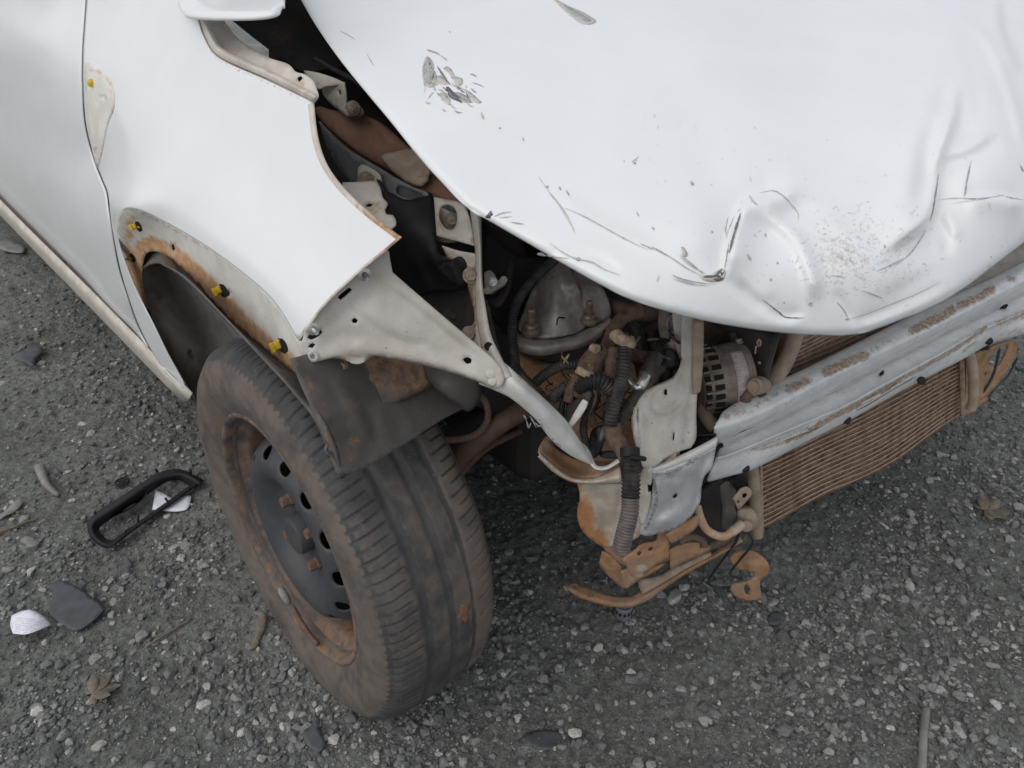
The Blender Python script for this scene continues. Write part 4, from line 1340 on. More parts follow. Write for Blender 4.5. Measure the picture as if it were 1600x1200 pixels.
# strut that carries the headlight, and the long white rail down to the crushed corner
loft('front_strut', [[(733, 322, 'd', .862), (741, 380, 'd', .845), (743, 430, 'd', .832), (743, 480, 'd', .822), (748, 520, 'd', .808), (754, 548, 'd', .797), (764, 575, 'd', .785)],
                     [(742, 326, 'd', .850), (749, 380, 'd', .832), (750, 430, 'd', .822), (751, 480, 'd', .812), (758, 522, 'd', .797), (770, 556, 'd', .785), (784, 590, 'd', .775)],
                     [(752, 330, 'd', .850), (753, 380, 'd', .836), (754, 430, 'd', .826), (757, 470, 'd', .812), (766, 518, 'd', .797), (780, 552, 'd', .785), (800, 588, 'd', .775)]],
     M['cream'], car, n=50, sub=3, thick=.002, dirt=mx(dl([(745, 500), (750, 540)], 6, .5), dl([(762, 470), (772, 520)], 3, .4), blob(742, 330, 10, 14, .3)))
RL = [[(748, 600, 'd', .800), (768, 608, 'd', .792), (800, 624, 'd', .792), (836, 655, 'd', .812), (862, 688, 'd', .838), (892, 712, 'd', .862), (926, 728, 'd', .885)],
      [(750, 588, 'd', .795), (772, 594, 'd', .786), (806, 612, 'd', .778), (844, 646, 'd', .800), (872, 680, 'd', .828), (900, 708, 'd', .856), (927, 728, 'd', .884)],
      [(756, 570, 'd', .795), (778, 576, 'd', .786), (806, 598, 'd', .774), (846, 632, 'd', .796), (876, 666, 'd', .824), (904, 700, 'd', .853), (928, 728, 'd', .884)],
      [(764, 556, 'd', .800), (784, 564, 'd', .790), (806, 582, 'd', .782), (848, 620, 'd', .806), (884, 656, 'd', .834), (910, 694, 'd', .860), (929, 728, 'd', .885)]]
loft('folded_rail', RL, M['railwhite'], car, n=50, sub=5, thick=.0022, dirt=mx(dl([(764, 604), (800, 624), (836, 656), (880, 704)], 4, .5), blob(842, 655, 8, 5, .45), dl([(782, 562), (806, 584), (850, 622)], 3, .45)))
lathe('rail_hole_shade', at(763, 541, .790), EYE - at(763, 541, .79), [(.0045, 0), (.0042, .0006), (.001, .0004)], M['hole'], car, 14)  # black disc painted for the shade in a hole
RLD = Depth([(806, 598, .772), (846, 635, .794), (880, 680, .830), (926, 727, .882)])
for pts in ([(822, 655), (826, 668), (830, 660)], [(836, 660), (842, 666), (848, 662)], [(818, 648), (822, 655)], [(828, 650), (834, 660), (838, 668)]):
    scratch('paint_tear', pts, RLD, M['chip'], car, 2.4, .004)

# ---- engine mount and bolts ---------------------------------------------------
mount = empty('engine_mount', at(860, 500, 1.0), car)
MC = Depth([(812, 510, 'd', .975), (915, 520, 'd', .975), (860, 525, 'd', .965), (870, 440, 'd', 1.0), (880, 408, 'd', 1.02), (835, 460, 'd', 1.01), (910, 460, 'd', 1.0)],
           add(blob(868, 470, 26, 45, .030, -8), ridge([(872, 412), (880, 440), (892, 450), (896, 436)], .012, 6), ridge([(840, 450), (832, 500)], -.008, 10), ridge([(858, 450), (852, 490)], -.006, 9), blob(900, 500, 10, 20, -.008)))
panel('mount_casting', [(872, 405, 1), (886, 412), (900, 440), (912, 470), (914, 498), (912, 514), (895, 522), (860, 528), (835, 526), (818, 520), (810, 508), (818, 488), (828, 460), (842, 438), (858, 422)],
      MC, M['alu'], mount, step=5, thick=.006, dirt=mx(dl([(815, 512), (840, 524), (900, 518)], 6, .35), blob(870, 435, 30, 10, .35)))
panel('mount_casting', [(896, 420, 1), (915, 428), (935, 442), (948, 462), (955, 485), (950, 497), (930, 508), (912, 514), (908, 495), (902, 465), (893, 440)],
      [(896, 420, 'd', 1.03), (948, 470, 'd', 1.01), (930, 508, 'd', 1.0), (905, 480, 'd', 1.0), (915, 430, 'd', 1.03)], M['alu'], mount, step=5, thick=.006, extra=blob(925, 465, 18, 28, .022), dirt=blob(935, 498, 20, 10, .35))
panel('mount_base', [(806, 512, 1), (812, 522), (835, 528), (860, 530), (895, 524), (913, 516), (940, 504), (952, 495, 1), (952, 503), (915, 528), (880, 537), (845, 543), (815, 538), (806, 528)],
      [(806, 520, 'd', .965), (860, 535, 'd', .945), (913, 522, 'd', .955), (952, 498, 'd', .985)], M['alu'], mount, step=5, thick=.012)
panel('mount_rubber', [(815, 540, 1), (850, 544), (890, 536), (935, 515), (970, 520), (960, 540), (930, 560), (890, 566), (850, 562), (822, 556)],
      [(815, 540, 'd', .965), (890, 536, 'd', .955), (970, 520, 'd', .99), (850, 562, 'd', .97)], M['dark'], mount, step=6, thick=.03, dirt=mx(blob(900, 545, 50, 14, .45), blob(850, 552, 20, 8, .3)))
for (x, y, d, r, st) in ((830, 518, .957, .0098, .022), (920, 502, .975, .0085, .020)):
    up = np.array([-.03, -.10, 1.0])
    c = at(x, y, d)
    lathe('mount_nut', c, up, [(r * 1.35, 0), (r * 1.35, r * .25), (r * 1.1, r * .35), (r * 1.02, r * .5), (r, r * 1.1), (r * .8, r * 1.35), (r * .5, r * 1.4)], M['steelnut'], mount, seg=12, sharp=30)
    lathe('mount_stud', c + up * r * 1.3, up, [(r * .55 - .0004 * (i % 2), .0011 * i) for i in range(int(st / .0011))] + [(r * .4, st)], M['steelnut'], mount, seg=14)
tube('casting_mark', [(870, 508, .925), (872, 497, .925), (883, 497, .925)], 1.2, M['hole'], mount)

# throttle actuator behind the strut
act = empty('actuator', at(772, 440, .93), car)
panel('actuator_body', [(757, 425), (764, 422), (771, 426), (778, 438), (785, 434), (790, 440), (780, 447), (772, 452), (765, 456), (758, 450), (757, 438)], [(757, 425, 'd', .94), (785, 436, 'd', .935), (765, 456, 'd', .93)], M['primer'], act, step=4, thick=.008)
bolt('actuator_screw', at(770, 440, .918), EYE - at(770, 440, .918), .0036, M['zinc'], act)
for (x, y) in ((761, 454), (787, 437)):
    bolt('actuator_screw', at(x, y, .925), EYE - at(x, y, .925), .003, M['primer'], act)
panel('actuator_arm', [(796, 405), (800, 412), (797, 440), (792, 458), (782, 474), (772, 478), (764, 468), (778, 462), (788, 446), (791, 425)], [(796, 405, 'd', .96), (792, 458, 'd', .94), (770, 474, 'd', .94)], M['dark'], act, step=5, thick=.006, dirt=lambda p: np.full(len(p), .25))
panel('battery_tray', [(757, 345, 1), (805, 395), (870, 410), (880, 440), (830, 460), (800, 520), (775, 500), (757, 460, 1)], [(757, 345, 'd', .99), (870, 410, 'd', 1.05), (800, 520, 'd', 1.07), (757, 460, 'd', 1.0)], M['black'], car, step=12, thick=.01,
      extra=add(ridge([(800, 418), (830, 432), (870, 440)], .006, 4), blob(772, 470, 18, 16, -.02)))
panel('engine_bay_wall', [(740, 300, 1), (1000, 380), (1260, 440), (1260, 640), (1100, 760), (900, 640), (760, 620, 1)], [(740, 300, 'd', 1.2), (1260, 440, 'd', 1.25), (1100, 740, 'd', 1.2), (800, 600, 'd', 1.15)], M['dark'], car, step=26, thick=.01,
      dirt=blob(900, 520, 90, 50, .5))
# rust coloured floor of the crushed rail under the loom
panel('chassis_rail_web', [(808, 548, 1), (850, 566), (900, 566), (955, 545), (1000, 560), (1005, 600), (1000, 700), (975, 740), (930, 735), (905, 700), (860, 640), (815, 590)],
      [(808, 548, 'd', 1.0), (955, 545, 'd', 1.02), (1000, 700, 'd', .97), (930, 735, 'd', .96), (860, 640, 'd', .97)], M['rust'], car, step=8, thick=.004,
      extra=add(ridge([(915, 670), (950, 655), (990, 655)], .012, 7), ridge([(905, 610), (915, 680), (930, 720)], .006, 10), blob(960, 640, 16, 20, -.012)), dirt=blob(940, 690, 30, 15, .3))
panel('rail_inner_fold', [(905, 715, 1), (890, 690), (905, 672), (950, 660), (995, 655), (1005, 690), (985, 720), (950, 722)], [(905, 715, 'd', .93), (995, 655, 'd', .95), (985, 720, 'd', .94)], M['rust'], car, step=7, thick=.004,
      extra=add(ridge([(910, 680), (960, 690), (990, 680)], .006, 8)), dirt=blob(925, 690, 20, 12, .5))
# ---- wiring loom ---------------------------------------------------------------
loom = empty('wiring_loom', at(960, 640, .88), car)


def hose(pts, r, mat='hose', ring=.20, pitch=None, name='corrugated_conduit', sides=14, **kw):
    dm = np.mean([p[2] for p in pts])
    return tube(name, pts, r, M[mat], loom, sides=sides, ring=ring, pitch=pitch or (5.0 / FOC * dm), **kw)


hose([(868, 405, .97), (845, 425, .96), (822, 450, .95), (805, 480, .94), (800, 520, .93), (804, 560, .915), (808, 590, .90), (826, 612, .885)], 7.5)
hose([(758, 470, .83), (766, 505, .825), (774, 540, .82), (786, 572, .815), (806, 596, .84)], 4.5, pitch=.0028)
hose([(798, 572, .87), (815, 592, .865), (835, 612, .865), (855, 634, .865)], 11, pitch=.0034)
hose([(834, 600, .885), (856, 582, .88), (880, 571, .878), (908, 568, .88)], 8, ring=.15)
hose([(852, 636, .87), (866, 620, .87), (882, 606, .87), (904, 590, .87)], 8.5, mat='hosetan')
hose([(900, 606, .862), (918, 597, .856), (940, 597, .853), (956, 610, .855), (966, 632, .858)], 12.5, ring=.24, pitch=.0036, sides=18)
hose([(972, 522, .86), (976, 548, .855), (974, 580, .85), (966, 608, .848), (958, 636, .850), (954, 664, .855)], 10.5, ring=.16, pitch=.0038, sides=18)
hose([(1030, 572, .90), (1012, 598, .89), (992, 622, .88), (976, 648, .873), (964, 676, .87), (958, 694, .87)], 9.5, mat='hosetan', ring=.19, pitch=.0034)
hose([(934, 612, .90), (922, 640, .90), (912, 662, .90), (914, 686, .90), (924, 700, .90)], 6, mat='hosetan')
hose([(884, 628, .885), (878, 652, .88), (874, 672, .878), (872, 690, .878)], 8)
hose([(905, 622, .88), (892, 640, .876), (882, 662, .872)], 9, ring=.12)
hose([(984, 706, .845), (985, 730, .838), (986, 755, .834), (985, 778, .832)], 14, ring=.19, pitch=.0042, sides=20)
hose([(985, 778, .832), (984, 800, .832), (978, 826, .835), (973, 846, .838), (971, 862, .842)], 13.5, mat='hosegrey', ring=.16, pitch=.0034, sides=20)
tube('tape_band', [(984, 700, .840), (984.5, 714, .838)], 15.5, M['black'], loom, sides=18)
tube('cable_tie', [(984, 714, .818), (1000, 716, .820), (1007, 717, .826)], 4.2, M['black'], loom, sides=8)
tube('cable_tie', [(971, 717, .826), (985, 722, .820), (999, 719, .826)], 2.5, M['black'], loom, sides=8)


def lump(name, pts, r, mat, amp=.35, seed=0, sides=16, freq=9):
    """a crumpled taped bundle"""
    rg = np.random.default_rng(seed)
    dm = np.mean([p[2] for p in pts])
    P = [at(*p) for p in pts]
    rr = r / FOC * dm
    V, F = tube_arrays(P, rr, sides=sides, step=.0025)
    k = rg.normal(size=(6, 3)) * freq * 12
    ph = rg.uniform(0, 6, 6)
    n = sum(np.sin(V @ k[i] + ph[i]) for i in range(6)) / 6
    ring = V.reshape(-1, sides, 3)
    cen = ring.mean(1, keepdims=True)
    V = (cen + (ring - cen) * (1 + amp * n.reshape(-1, sides, 1) * 1.5)).reshape(-1, 3)
    return mesh(name, V, F, M[mat], loom, False if amp > .3 else True)


lump('taped_bundle', [(956, 664, .862), (960, 680, .858), (970, 698, .852), (982, 716, .845)], 15, 'tape', .16, 3)
lump('taped_bundle', [(1000, 486, .93), (975, 494, .92), (960, 512, .91), (950, 540, .90), (938, 558, .89)], 11, 'tape', .28, 1)
lump('taped_bundle', [(938, 548, .88), (925, 562, .872), (918, 580, .87), (912, 596, .872)], 16, 'tape', .42, 2)
lump('taped_bundle', [(958, 548, .878), (952, 570, .872), (948, 592, .874)], 12, 'tape', .5, 5)
lump('taped_bundle', [(904, 590, .86), (893, 606, .86), (886, 628, .862)], 9, 'tape', .3, 6)
lump('taped_bundle', [(806, 590, .856), (822, 606, .86), (836, 622, .864)], 10, 'tape', .25, 7)
lump('taped_bundle', [(852, 632, .86), (862, 640, .86), (868, 648, .862)], 8, 'tape', .2, 8)
lump('paper_tape', [(962, 524, .862), (972, 530, .848), (986, 536, .86)], 10, 'papertape', .45, 9, freq=14)
lump('paper_tape', [(903, 578, .86), (915, 586, .852), (926, 590, .86)], 8, 'papertape', .5, 10, freq=14)
lump('paper_tape', [(925, 542, .868), (934, 545, .862)], 7, 'papertape', .5, 11, freq=14)
for i, (pts, w, mt) in enumerate(([(905, 545, .86), (915, 540, .85), (922, 552, .855)], 2.5, 'papertape'), ) if False else ():
    pass
RG2 = np.random.default_rng(5)
for i in range(16):
    x, y = 900 + RG2.uniform(-10, 75), 560 + RG2.uniform(-25, 60)
    a = RG2.uniform(0, 6.28)
    l = RG2.uniform(8, 20)
    d = RG2.uniform(.85, .875)
    w = RG2.uniform(2, 6)
    dx, dy = math.cos(a), math.sin(a)
    pts = [(x, y), (x + dx * l * .5 - dy * w * .5, y + dy * l * .5 + dx * w * .5), (x + dx * l, y + dy * l), (x + dx * l * .5 + dy * w * .5, y + dy * l * .5 - dx * w * .5)]
    panel('frayed_tape', pts, [(x, y, d), (x + dx * l, y + dy * l, d - RG2.uniform(0, .012)), (x - dy * 8, y + dx * 8, d + RG2.uniform(-.01, .01))], M[('tape', 'tape', 'papertape')[i % 3]], loom, step=5, n=3, thick=.0008)
for pts, c in (([(893, 610, .862), (898, 607, .858), (897, 616, .858)], 'yellow'), ([(898, 603, .862), (901, 607, .859), (899, 612, .86)], 'yellow')):
    tube('yellow_wire', pts, 1.1, M[c], loom, sides=8)
for i in range(9):
    x = 868 + i * 2.6
    tube('thin_wire', [(880 + i * 1.5, 612, .872), (x + 2 * math.sin(i), 640, .866), (x + 3, 668 + i, .868), (x - 1, 690, .872)], 1.2, M['black' if i % 3 else 'hose'], loom, sides=8)
RG3 = np.random.default_rng(23)
for i in range(34):
    x0, y0 = 840 + RG3.uniform(0, 170), 545 + RG3.uniform(-20, 90)
    a = RG3.uniform(.6, 2.4)
    l = RG3.uniform(30, 80)
    d = RG3.uniform(.868, .93)
    p = [(x0, y0, d), (x0 + math.cos(a) * l * .4 + RG3.normal(0, 9), y0 + math.sin(a) * l * .4, d - .006), (x0 + math.cos(a) * l * .8 + RG3.normal(0, 9), y0 + math.sin(a) * l * .7, d + .004), (x0 + math.cos(a) * l, y0 + math.sin(a) * l, d + .015)]
    tube('thin_wire', p, RG3.uniform(.9, 2.1), M[('black', 'hose', 'tape', 'brown', 'hosetan', 'black')[i % 6]], loom, sides=7)
for i in range(22):
    x0, y0 = 985 + RG3.uniform(0, 75), 495 + RG3.uniform(0, 90)
    a = RG3.uniform(0, 3.1)
    l = RG3.uniform(14, 44)
    d = RG3.uniform(.915, .97)
    tube('thin_wire', [(x0, y0, d), (x0 + math.cos(a) * l * .5 + RG3.normal(0, 5), y0 + math.sin(a) * l * .5, d - .004), (x0 + math.cos(a) * l, y0 + math.sin(a) * l, d)], RG3.uniform(1.2, 4.2), M[('black', 'dark', 'hose', 'brown')[i % 4]], loom, sides=8)
for i in range(12):
    x, y, d = 880 + RG3.uniform(0, 170), 575 + RG3.uniform(0, 90), RG3.uniform(.90, .96)
    w, h_ = RG3.uniform(7, 15), RG3.uniform(6, 12)
    a = RG3.uniform(0, 3)
    c_, s_ = math.cos(a), math.sin(a)
    panel('plug_connector', [(x + u * w * c_ - v * h_ * s_, y + u * w * s_ + v * h_ * c_) for u, v in ((-.5, -.5), (.5, -.5), (.5, -.1), (.65, -.1), (.65, .3), (.5, .3), (.5, .5), (-.5, .5))], [(x, y, d)], M[('black', 'gloss', 'hosetan', 'primer', 'black', 'brown')[i % 6]], loom, step=5, n=0, thick=.012)
# small black connectors
panel('black_connector', [(925, 672), (940, 664), (955, 668), (958, 680), (944, 690), (936, 705), (930, 716), (921, 712), (920, 694)], [(925, 672, .885), (955, 668, .872), (930, 716, .89)], M['gloss'], loom, step=5, thick=.012, extra=blob(936, 688, 10, 14, .006))
panel('black_connector', [(938, 706), (955, 704), (968, 706), (968, 714), (950, 716), (938, 714)], [(938, 706, .895), (968, 708, .885), (950, 716, .89)], M['black'], loom, step=5, thick=.012)
for (x, y, d, w) in ((1048, 560, .91, 14), (1058, 590, .92, 12), (1040, 610, .93, 16)):
    panel('black_connector', [(x - w / 2, y - 14), (x + w / 2, y - 12), (x + w / 2 + 2, y + 12), (x - w / 2, y + 14)], [(x, y, d)], M['black'], loom, step=6, thick=.015)
lump('taped_bundle', [(1025, 540, .95), (1035, 560, .93), (1030, 580, .90)], 9, 'hose', .2, 21)
# silver pipe elbow
tube('silver_elbow', [(978, 588, .89), (990, 602, .882), (1000, 606, .88), (1008, 596, .88)], 6.5, M['zinc'], car, sides=16)
tube('pipe_coupling', [(1000, 603, .877), (1006, 592, .878), (1012, 580, .884)], 9.5, M['zinc'], car, sides=20)
tube('black_hose', [(1008, 588, .882), (1018, 572, .89), (1024, 558, .90)], 12.5, M['hosetan'], car, sides=18)
tube('bypass_pipe', [(960, 560, .93), (990, 556, .94), (1020, 560, .95), (1040, 540, .97)], 12, M['brown'], car, sides=14)
for pts, r, mt in (([(990, 500, 1.0), (1000, 540, .98), (1010, 570, .98)], 8, 'dark'), ([(1020, 520, .99), (1030, 560, .98)], 14, 'black'), ([(985, 545, .96), (1000, 570, .95), (1004, 590, .94)], 9, 'dark'),
                   ([(1060, 500, 1.0), (1050, 540, .98), (1062, 580, .97)], 7, 'black'), ([(930, 470, 1.05), (1000, 490, 1.0), (1050, 480, 1.0)], 12, 'brown')):
    tube('coolant_hose', pts, r, M[mt], car)
panel('valve_body', [(1030, 484, 1), (1048, 486, 1), (1046, 510), (1044, 540), (1034, 536), (1028, 508)], [(1030, 484, 'd', .97), (1046, 510, 'd', .965), (1034, 536, 'd', .965)], M['alu2'], car, step=5, thick=.012)
lathe('round_cap', at(1056, 506, .955), EYE - at(1056, 506, .955), [(.013, -.02), (.0125, 0), (.0095, .0015), (.009, -.006), (.001, -.006)], M['alu2'], car, 24)
bolt('bay_bolt', at(1052, 538, .95), EYE - at(1052, 538, .95), .005, M['steelnut'], car)

# ---- bent white upright ----------------------------------------------------------
UP = Depth([(1070, 490, 'd', .925), (1098, 500, 'd', .925), (1090, 600, 'd', .905), (1088, 690, 'd', .905), (990, 640, 'd', .87), (1000, 720, 'd', .875), (1040, 600, 'd', .885), (1045, 705, 'd', .885)],
           add(fold([(1070, 505), (1071, 564), (1056, 598), (1026, 610), (1015, 626), (1019, 644), (1034, 650), (1058, 638), (1077, 602), (1078, 545)], .0035, 3, 8), ridge([(1092, 500), (1088, 560), (1080, 615), (1070, 700)], -.004, 5, .05), blob(1032, 620, 16, 16, -.004),
               ridge([(996, 628), (1000, 660), (998, 720)], .004, 8), roll([(1000, 716), (986, 690), (984, 650), (996, 620), (1020, 602), (1050, 588), (1064, 560)], 7, .007)))
upright = panel('lamp_upright', [(1066, 485, 1), (1078, 490), (1100, 497, 1), (1099, 540), (1096, 575), (1090, 612), (1088, 650), (1088, 684), (1080, 700, 1), (1060, 706), (1040, 716), (1022, 730), (1005, 730, 1), (994, 700), (987, 670), (986, 645), (990, 628), (1004, 612),
                            (1022, 602), (1042, 594), (1056, 584), (1063, 568), (1065, 540), (1065, 510)], UP, M['cream'], car, step=5, thick=.002, holes=[[(1039, 608), (1043, 609), (1043, 616), (1039, 618), (1037, 613)], [(1053, 674), (1055, 676), (1054, 688), (1051, 688)]],
                dirt=mx(blob(1085, 500, 14, 30, .42), dl([(1016, 600), (1004, 620), (1012, 645), (1040, 648)], 4, .35), blob(1020, 720, 14, 10, .4)))
scratch('rubbed_edge', [(997, 636), (996, 650), (997, 664)], UP, M['chipdark'], upright, 3.5, .001)
scratch('rubbed_edge', [(996, 660), (998, 680), (1001, 706)], UP, M['chip'], upright, 4, .001)
panel('tan_strip', [(1083, 497, 1), (1100, 502, 1), (1099, 560), (1096, 600), (1094, 612, 1), (1083, 616, 1), (1082, 560)], [(1083, 500, 'd', .915), (1100, 505, 'd', .912), (1083, 612, 'd', .897)], M['tanplate'], car, step=6, thick=.004)
panel('inner_stay', [(1050, 486, 1), (1068, 492), (1066, 540), (1062, 560), (1056, 540), (1052, 510)], [(1050, 486, 'd', .945), (1068, 492, 'd', .94), (1060, 560, 'd', .93)], M['primer'], car, step=5, thick=.003, dirt=blob(1056, 530, 8, 14, .5))

# ---- crushed corner ----------------------------------------------------------------
corner = empty('crushed_corner', at(960, 820, 1.0), car)
CT = Depth([(900, 752, 'd', .90), (1000, 745, 'd', .90), (1005, 820, 'd', .93), (950, 850, 'd', .965), (905, 800, 'd', .95), (905, 840, 'd', .97), (960, 780, 'd', .915)],
           add(fold([(968, 755), (962, 790), (958, 830)], .004, 3, 14), blob(925, 800, 24, 34, .014), ridge([(905, 770), (925, 812), (940, 850)], .006, 8), ridge([(930, 770), (945, 800), (950, 830)], -.007, 9)))
panel('crushed_tower', [(900, 750, 1), (930, 753), (965, 752), (1000, 738, 1), (1012, 760), (1012, 800), (1004, 832), (985, 846), (965, 850), (948, 856), (930, 848), (912, 832), (903, 814), (902, 796), (906, 775)],
      CT, M['towermat'], corner, step=5, thick=.003, holes=[[(1013 - 4, 757), (1014, 760), (1013, 768), (1008, 766)]], dirt=mx(blob(912, 810, 22, 45, .95), blob(930, 845, 26, 22, .9), blob(1000, 830, 14, 14, .6), blob(905, 760, 8, 20, .7), lambda p: .35 * np.clip((p[:, 1] - 770) / 70, 0, 1)))
loft('torn_lower_lip', [[(842, 704, 'd', .87), (862, 722, 'd', .885), (880, 736, 'd', .895), (902, 746, 'd', .895), (935, 744, 'd', .885), (968, 728, 'd', .875)],
                        [(845, 712, 'd', .862), (866, 732, 'd', .878), (886, 746, 'd', .885), (905, 752, 'd', .885), (935, 752, 'd', .875), (970, 745, 'd', .865)],
                        [(840, 714, 'd', .868), (862, 736, 'd', .885), (884, 750, 'd', .892), (904, 756, 'd', .893), (935, 757, 'd', .885), (972, 756, 'd', .875)]],
     M['cream'], corner, n=36, sub=3, thick=.0018, dirt=mx(lambda p: .45 + .4 * np.clip((730 - p[:, 1]) / 30, 0, 1) * 0, blob(915, 740, 40, 10, .75)))
panel('rust_fold', [(848, 690, 1), (858, 680), (868, 700), (890, 714), (925, 728, 1), (950, 728), (968, 722, 1), (966, 740), (940, 744), (905, 748), (882, 742), (862, 724), (843, 706)],
      [(848, 690, 'd', .90), (925, 728, 'd', .90), (968, 722, 'd', .89), (882, 742, 'd', .895), (905, 728, 'd', .925)], M['rust'], corner, step=6, thick=.002, dirt=mx(blob(855, 698, 12, 16, .6), blob(940, 735, 24, 8, .55)), extra=ridge([(852, 694), (900, 732), (960, 734)], -.008, 7))
loft('white_torn_edge', [[(886, 678, 'd', .86), (897, 688, 'd', .872), (908, 690, 'd', .878), (920, 702, 'd', .882), (928, 718, 'd', .885), (933, 727, 'd', .882), (948, 727, 'd', .88), (967, 715, 'd', .87)],
                         [(884, 684, 'd', .858), (895, 694, 'd', .868), (904, 700, 'd', .873), (914, 712, 'd', .878), (922, 724, 'd', .88), (932, 732, 'd', .878), (948, 732, 'd', .876), (968, 721, 'd', .866)]],
     M['railwhite'], corner, n=40, sub=3, thick=.002, curve=False, dirt=lambda p: np.full(len(p), .2))
panel('white_flap', [(877, 680, 1), (888, 662), (900, 640), (911, 624), (917, 628), (916, 636), (906, 652), (893, 668), (881, 682, 1)], [(877, 680, 'd', .862), (911, 624, 'd', .84), (900, 660, 'd', .850)], M['railwhite'], corner, step=4, thick=.003, dirt=lambda p: np.full(len(p), .2))
panel('grey_flap', [(877, 668, 1), (878, 645), (892, 628), (908, 622), (911, 626), (896, 652), (880, 676, 1)], [(877, 668, 'd', .872), (908, 622, 'd', .852), (880, 640, 'd', .87)], M['dark'], corner, step=4, thick=.002, dirt=lambda p: np.full(len(p), .3))
panel('narrow_web', [(1000, 740, 1), (1010, 726), (1018, 735), (1016, 760), (1014, 790), (1004, 820), (996, 800)], [(1000, 740, 'd', .895), (1016, 760, 'd', .89), (1004, 820, 'd', .925)], M['cream'], corner, step=5, thick=.002, holes=[[(1011, 757), (1016, 758), (1017, 768), (1012, 770)]])
# cables bracket pocket behind the plate lip
panel('pocket_wall', [(1012, 722, 1), (1030, 706), (1046, 690), (1062, 704), (1056, 714), (1030, 726, 1)], [(1012, 722, 'd', .90), (1046, 690, 'd', .905), (1056, 714, 'd', .90)], M['cream'], corner, step=5, thick=.003, dirt=lambda p: np.full(len(p), .3))
panel('tan_block', [(1036, 718), (1044, 702), (1054, 704), (1056, 712), (1046, 722)], [(1036, 718, 'd', .893), (1054, 704, 'd', .89), (1046, 722, 'd', .89)], M['tanplate'], corner, step=5, thick=.012)
panel('black_insert', [(1046, 688, 1), (1075, 684), (1119, 679, 1), (1118, 690), (1100, 699), (1075, 708), (1060, 712), (1052, 700, 1)], [(1046, 688, 'd', .93), (1119, 679, 'd', .925), (1060, 712, 'd', .91)], M['gloss'], corner, step=6, thick=.01)
tube('black_insert_edge', [(1072, 682, .918), (1096, 680, .915), (1119, 678.5, .915)], 1.6, M['black'], corner)

# crash box plate and its rolled lip
CB = Depth([(1012, 740, 'd', .885), (1118, 698, 'd', .90), (1100, 760, 'd', .925), (1055, 828, 'd', .945), (1005, 832, 'd', .935), (1050, 760, 'd', .900)],
           add(ridge([(1112, 702), (1098, 730), (1092, 762), (1090, 790)], -.006, 7), ridge([(1030, 745), (1024, 790), (1012, 830)], .004, 6), blob(1060, 775, 20, 16, -.007, -40), blob(1040, 815, 22, 12, .010, -30), blob(1080, 735, 14, 12, .004), blob(1055, 745, 16, 8, -.003)))
plate = panel('crash_box_plate', [(1018, 738, 1), (1040, 734), (1070, 722), (1100, 708), (1119, 698, 1), (1116, 715), (1112, 732), (1101, 744), (1096, 762), (1094, 785), (1084, 802), (1070, 816), (1054, 827), (1030, 834), (1010, 838), (1000, 834, 1), (1002, 822), (1012, 800), (1017, 778), (1020, 758)],
              CB, M['plate'], corner, step=4, thick=.003, holes=[[(1051, 775), (1056, 771), (1060, 773), (1058, 778), (1053, 780)]],
              dirt=mx(dl([(1022, 742), (1050, 738), (1090, 716)], 5, .62), dl([(1022, 750), (1026, 780), (1018, 806), (1010, 826)], 5, .66), blob(1045, 745, 22, 7, .5, -15), blob(1030, 775, 8, 26, .42, 10), blob(1055, 776, 10, 8, .5), dl([(1000, 834), (1030, 834), (1060, 824)], 4, .3)))
loft('plate_lip', [[(1014, 742, 'd', .887), (1040, 734, 'd', .888), (1080, 718, 'd', .893), (1120, 697, 'd', .899)], [(1012, 735, 'd', .882), (1040, 727, 'd', .884), (1080, 710, 'd', .889), (1121, 688, 'd', .896)],
                   [(1014, 727, 'd', .890), (1040, 720, 'd', .891), (1080, 703, 'd', .895), (1121, 681, 'd', .901)]], M['railwhite'], corner, n=36, sub=4, thick=.003, dirt=lambda p: np.full(len(p), .2))
panel('plate_support', [(1040, 836, 1), (1075, 815), (1092, 806), (1090, 822), (1072, 838), (1050, 850, 1)], [(1040, 836, 'd', .975), (1090, 806, 'd', .975), (1050, 850, 'd', .99)], M['rust'], corner, step=6, thick=.003)

# lower rust coloured brackets
panel('lower_bracket', [(950, 822, 1), (955, 816), (968, 824), (962, 840), (966, 862), (985, 880), (975, 884), (958, 872), (944, 858), (940, 840)],
      [(950, 822, 'd', .975), (966, 862, 'd', 1.01), (975, 884, 'd', 1.03), (942, 845, 'd', 1.0)], M['rust'], corner, step=5, thick=.003, dirt=blob(962, 828, 6, 10, .5))
tube('bracket_boss', [(938, 828, 1.0), (944, 822, .985)], 7, M['rust'], corner, sides=16)
LB = Depth([(985, 872, 'd', 1.0), (1045, 820, 'd', .985), (1047, 868, 'd', 1.01), (992, 900, 'd', 1.03)], add(roll([(990, 900), (1010, 896), (1046, 874)], 7, .008), blob(1000, 882, 10, 8, -.003)))
panel('lower_bracket', [(972, 874, 1), (990, 862), (1005, 850), (1025, 846), (1030, 830, 1), (1046, 820, 1), (1046, 850), (1045, 876, 1), (1022, 886), (1004, 900), (990, 902), (982, 890)],
      LB, M['rust'], corner, step=5, thick=.003, holes=[[(996, 863), (1000, 861), (1003, 864), (1000, 869), (996, 868)], [(1013, 857), (1018, 854), (1021, 858), (1017, 862), (1013, 861)]], dirt=mx(blob(1002, 888, 14, 8, .75), blob(1035, 850, 10, 22, .35)))
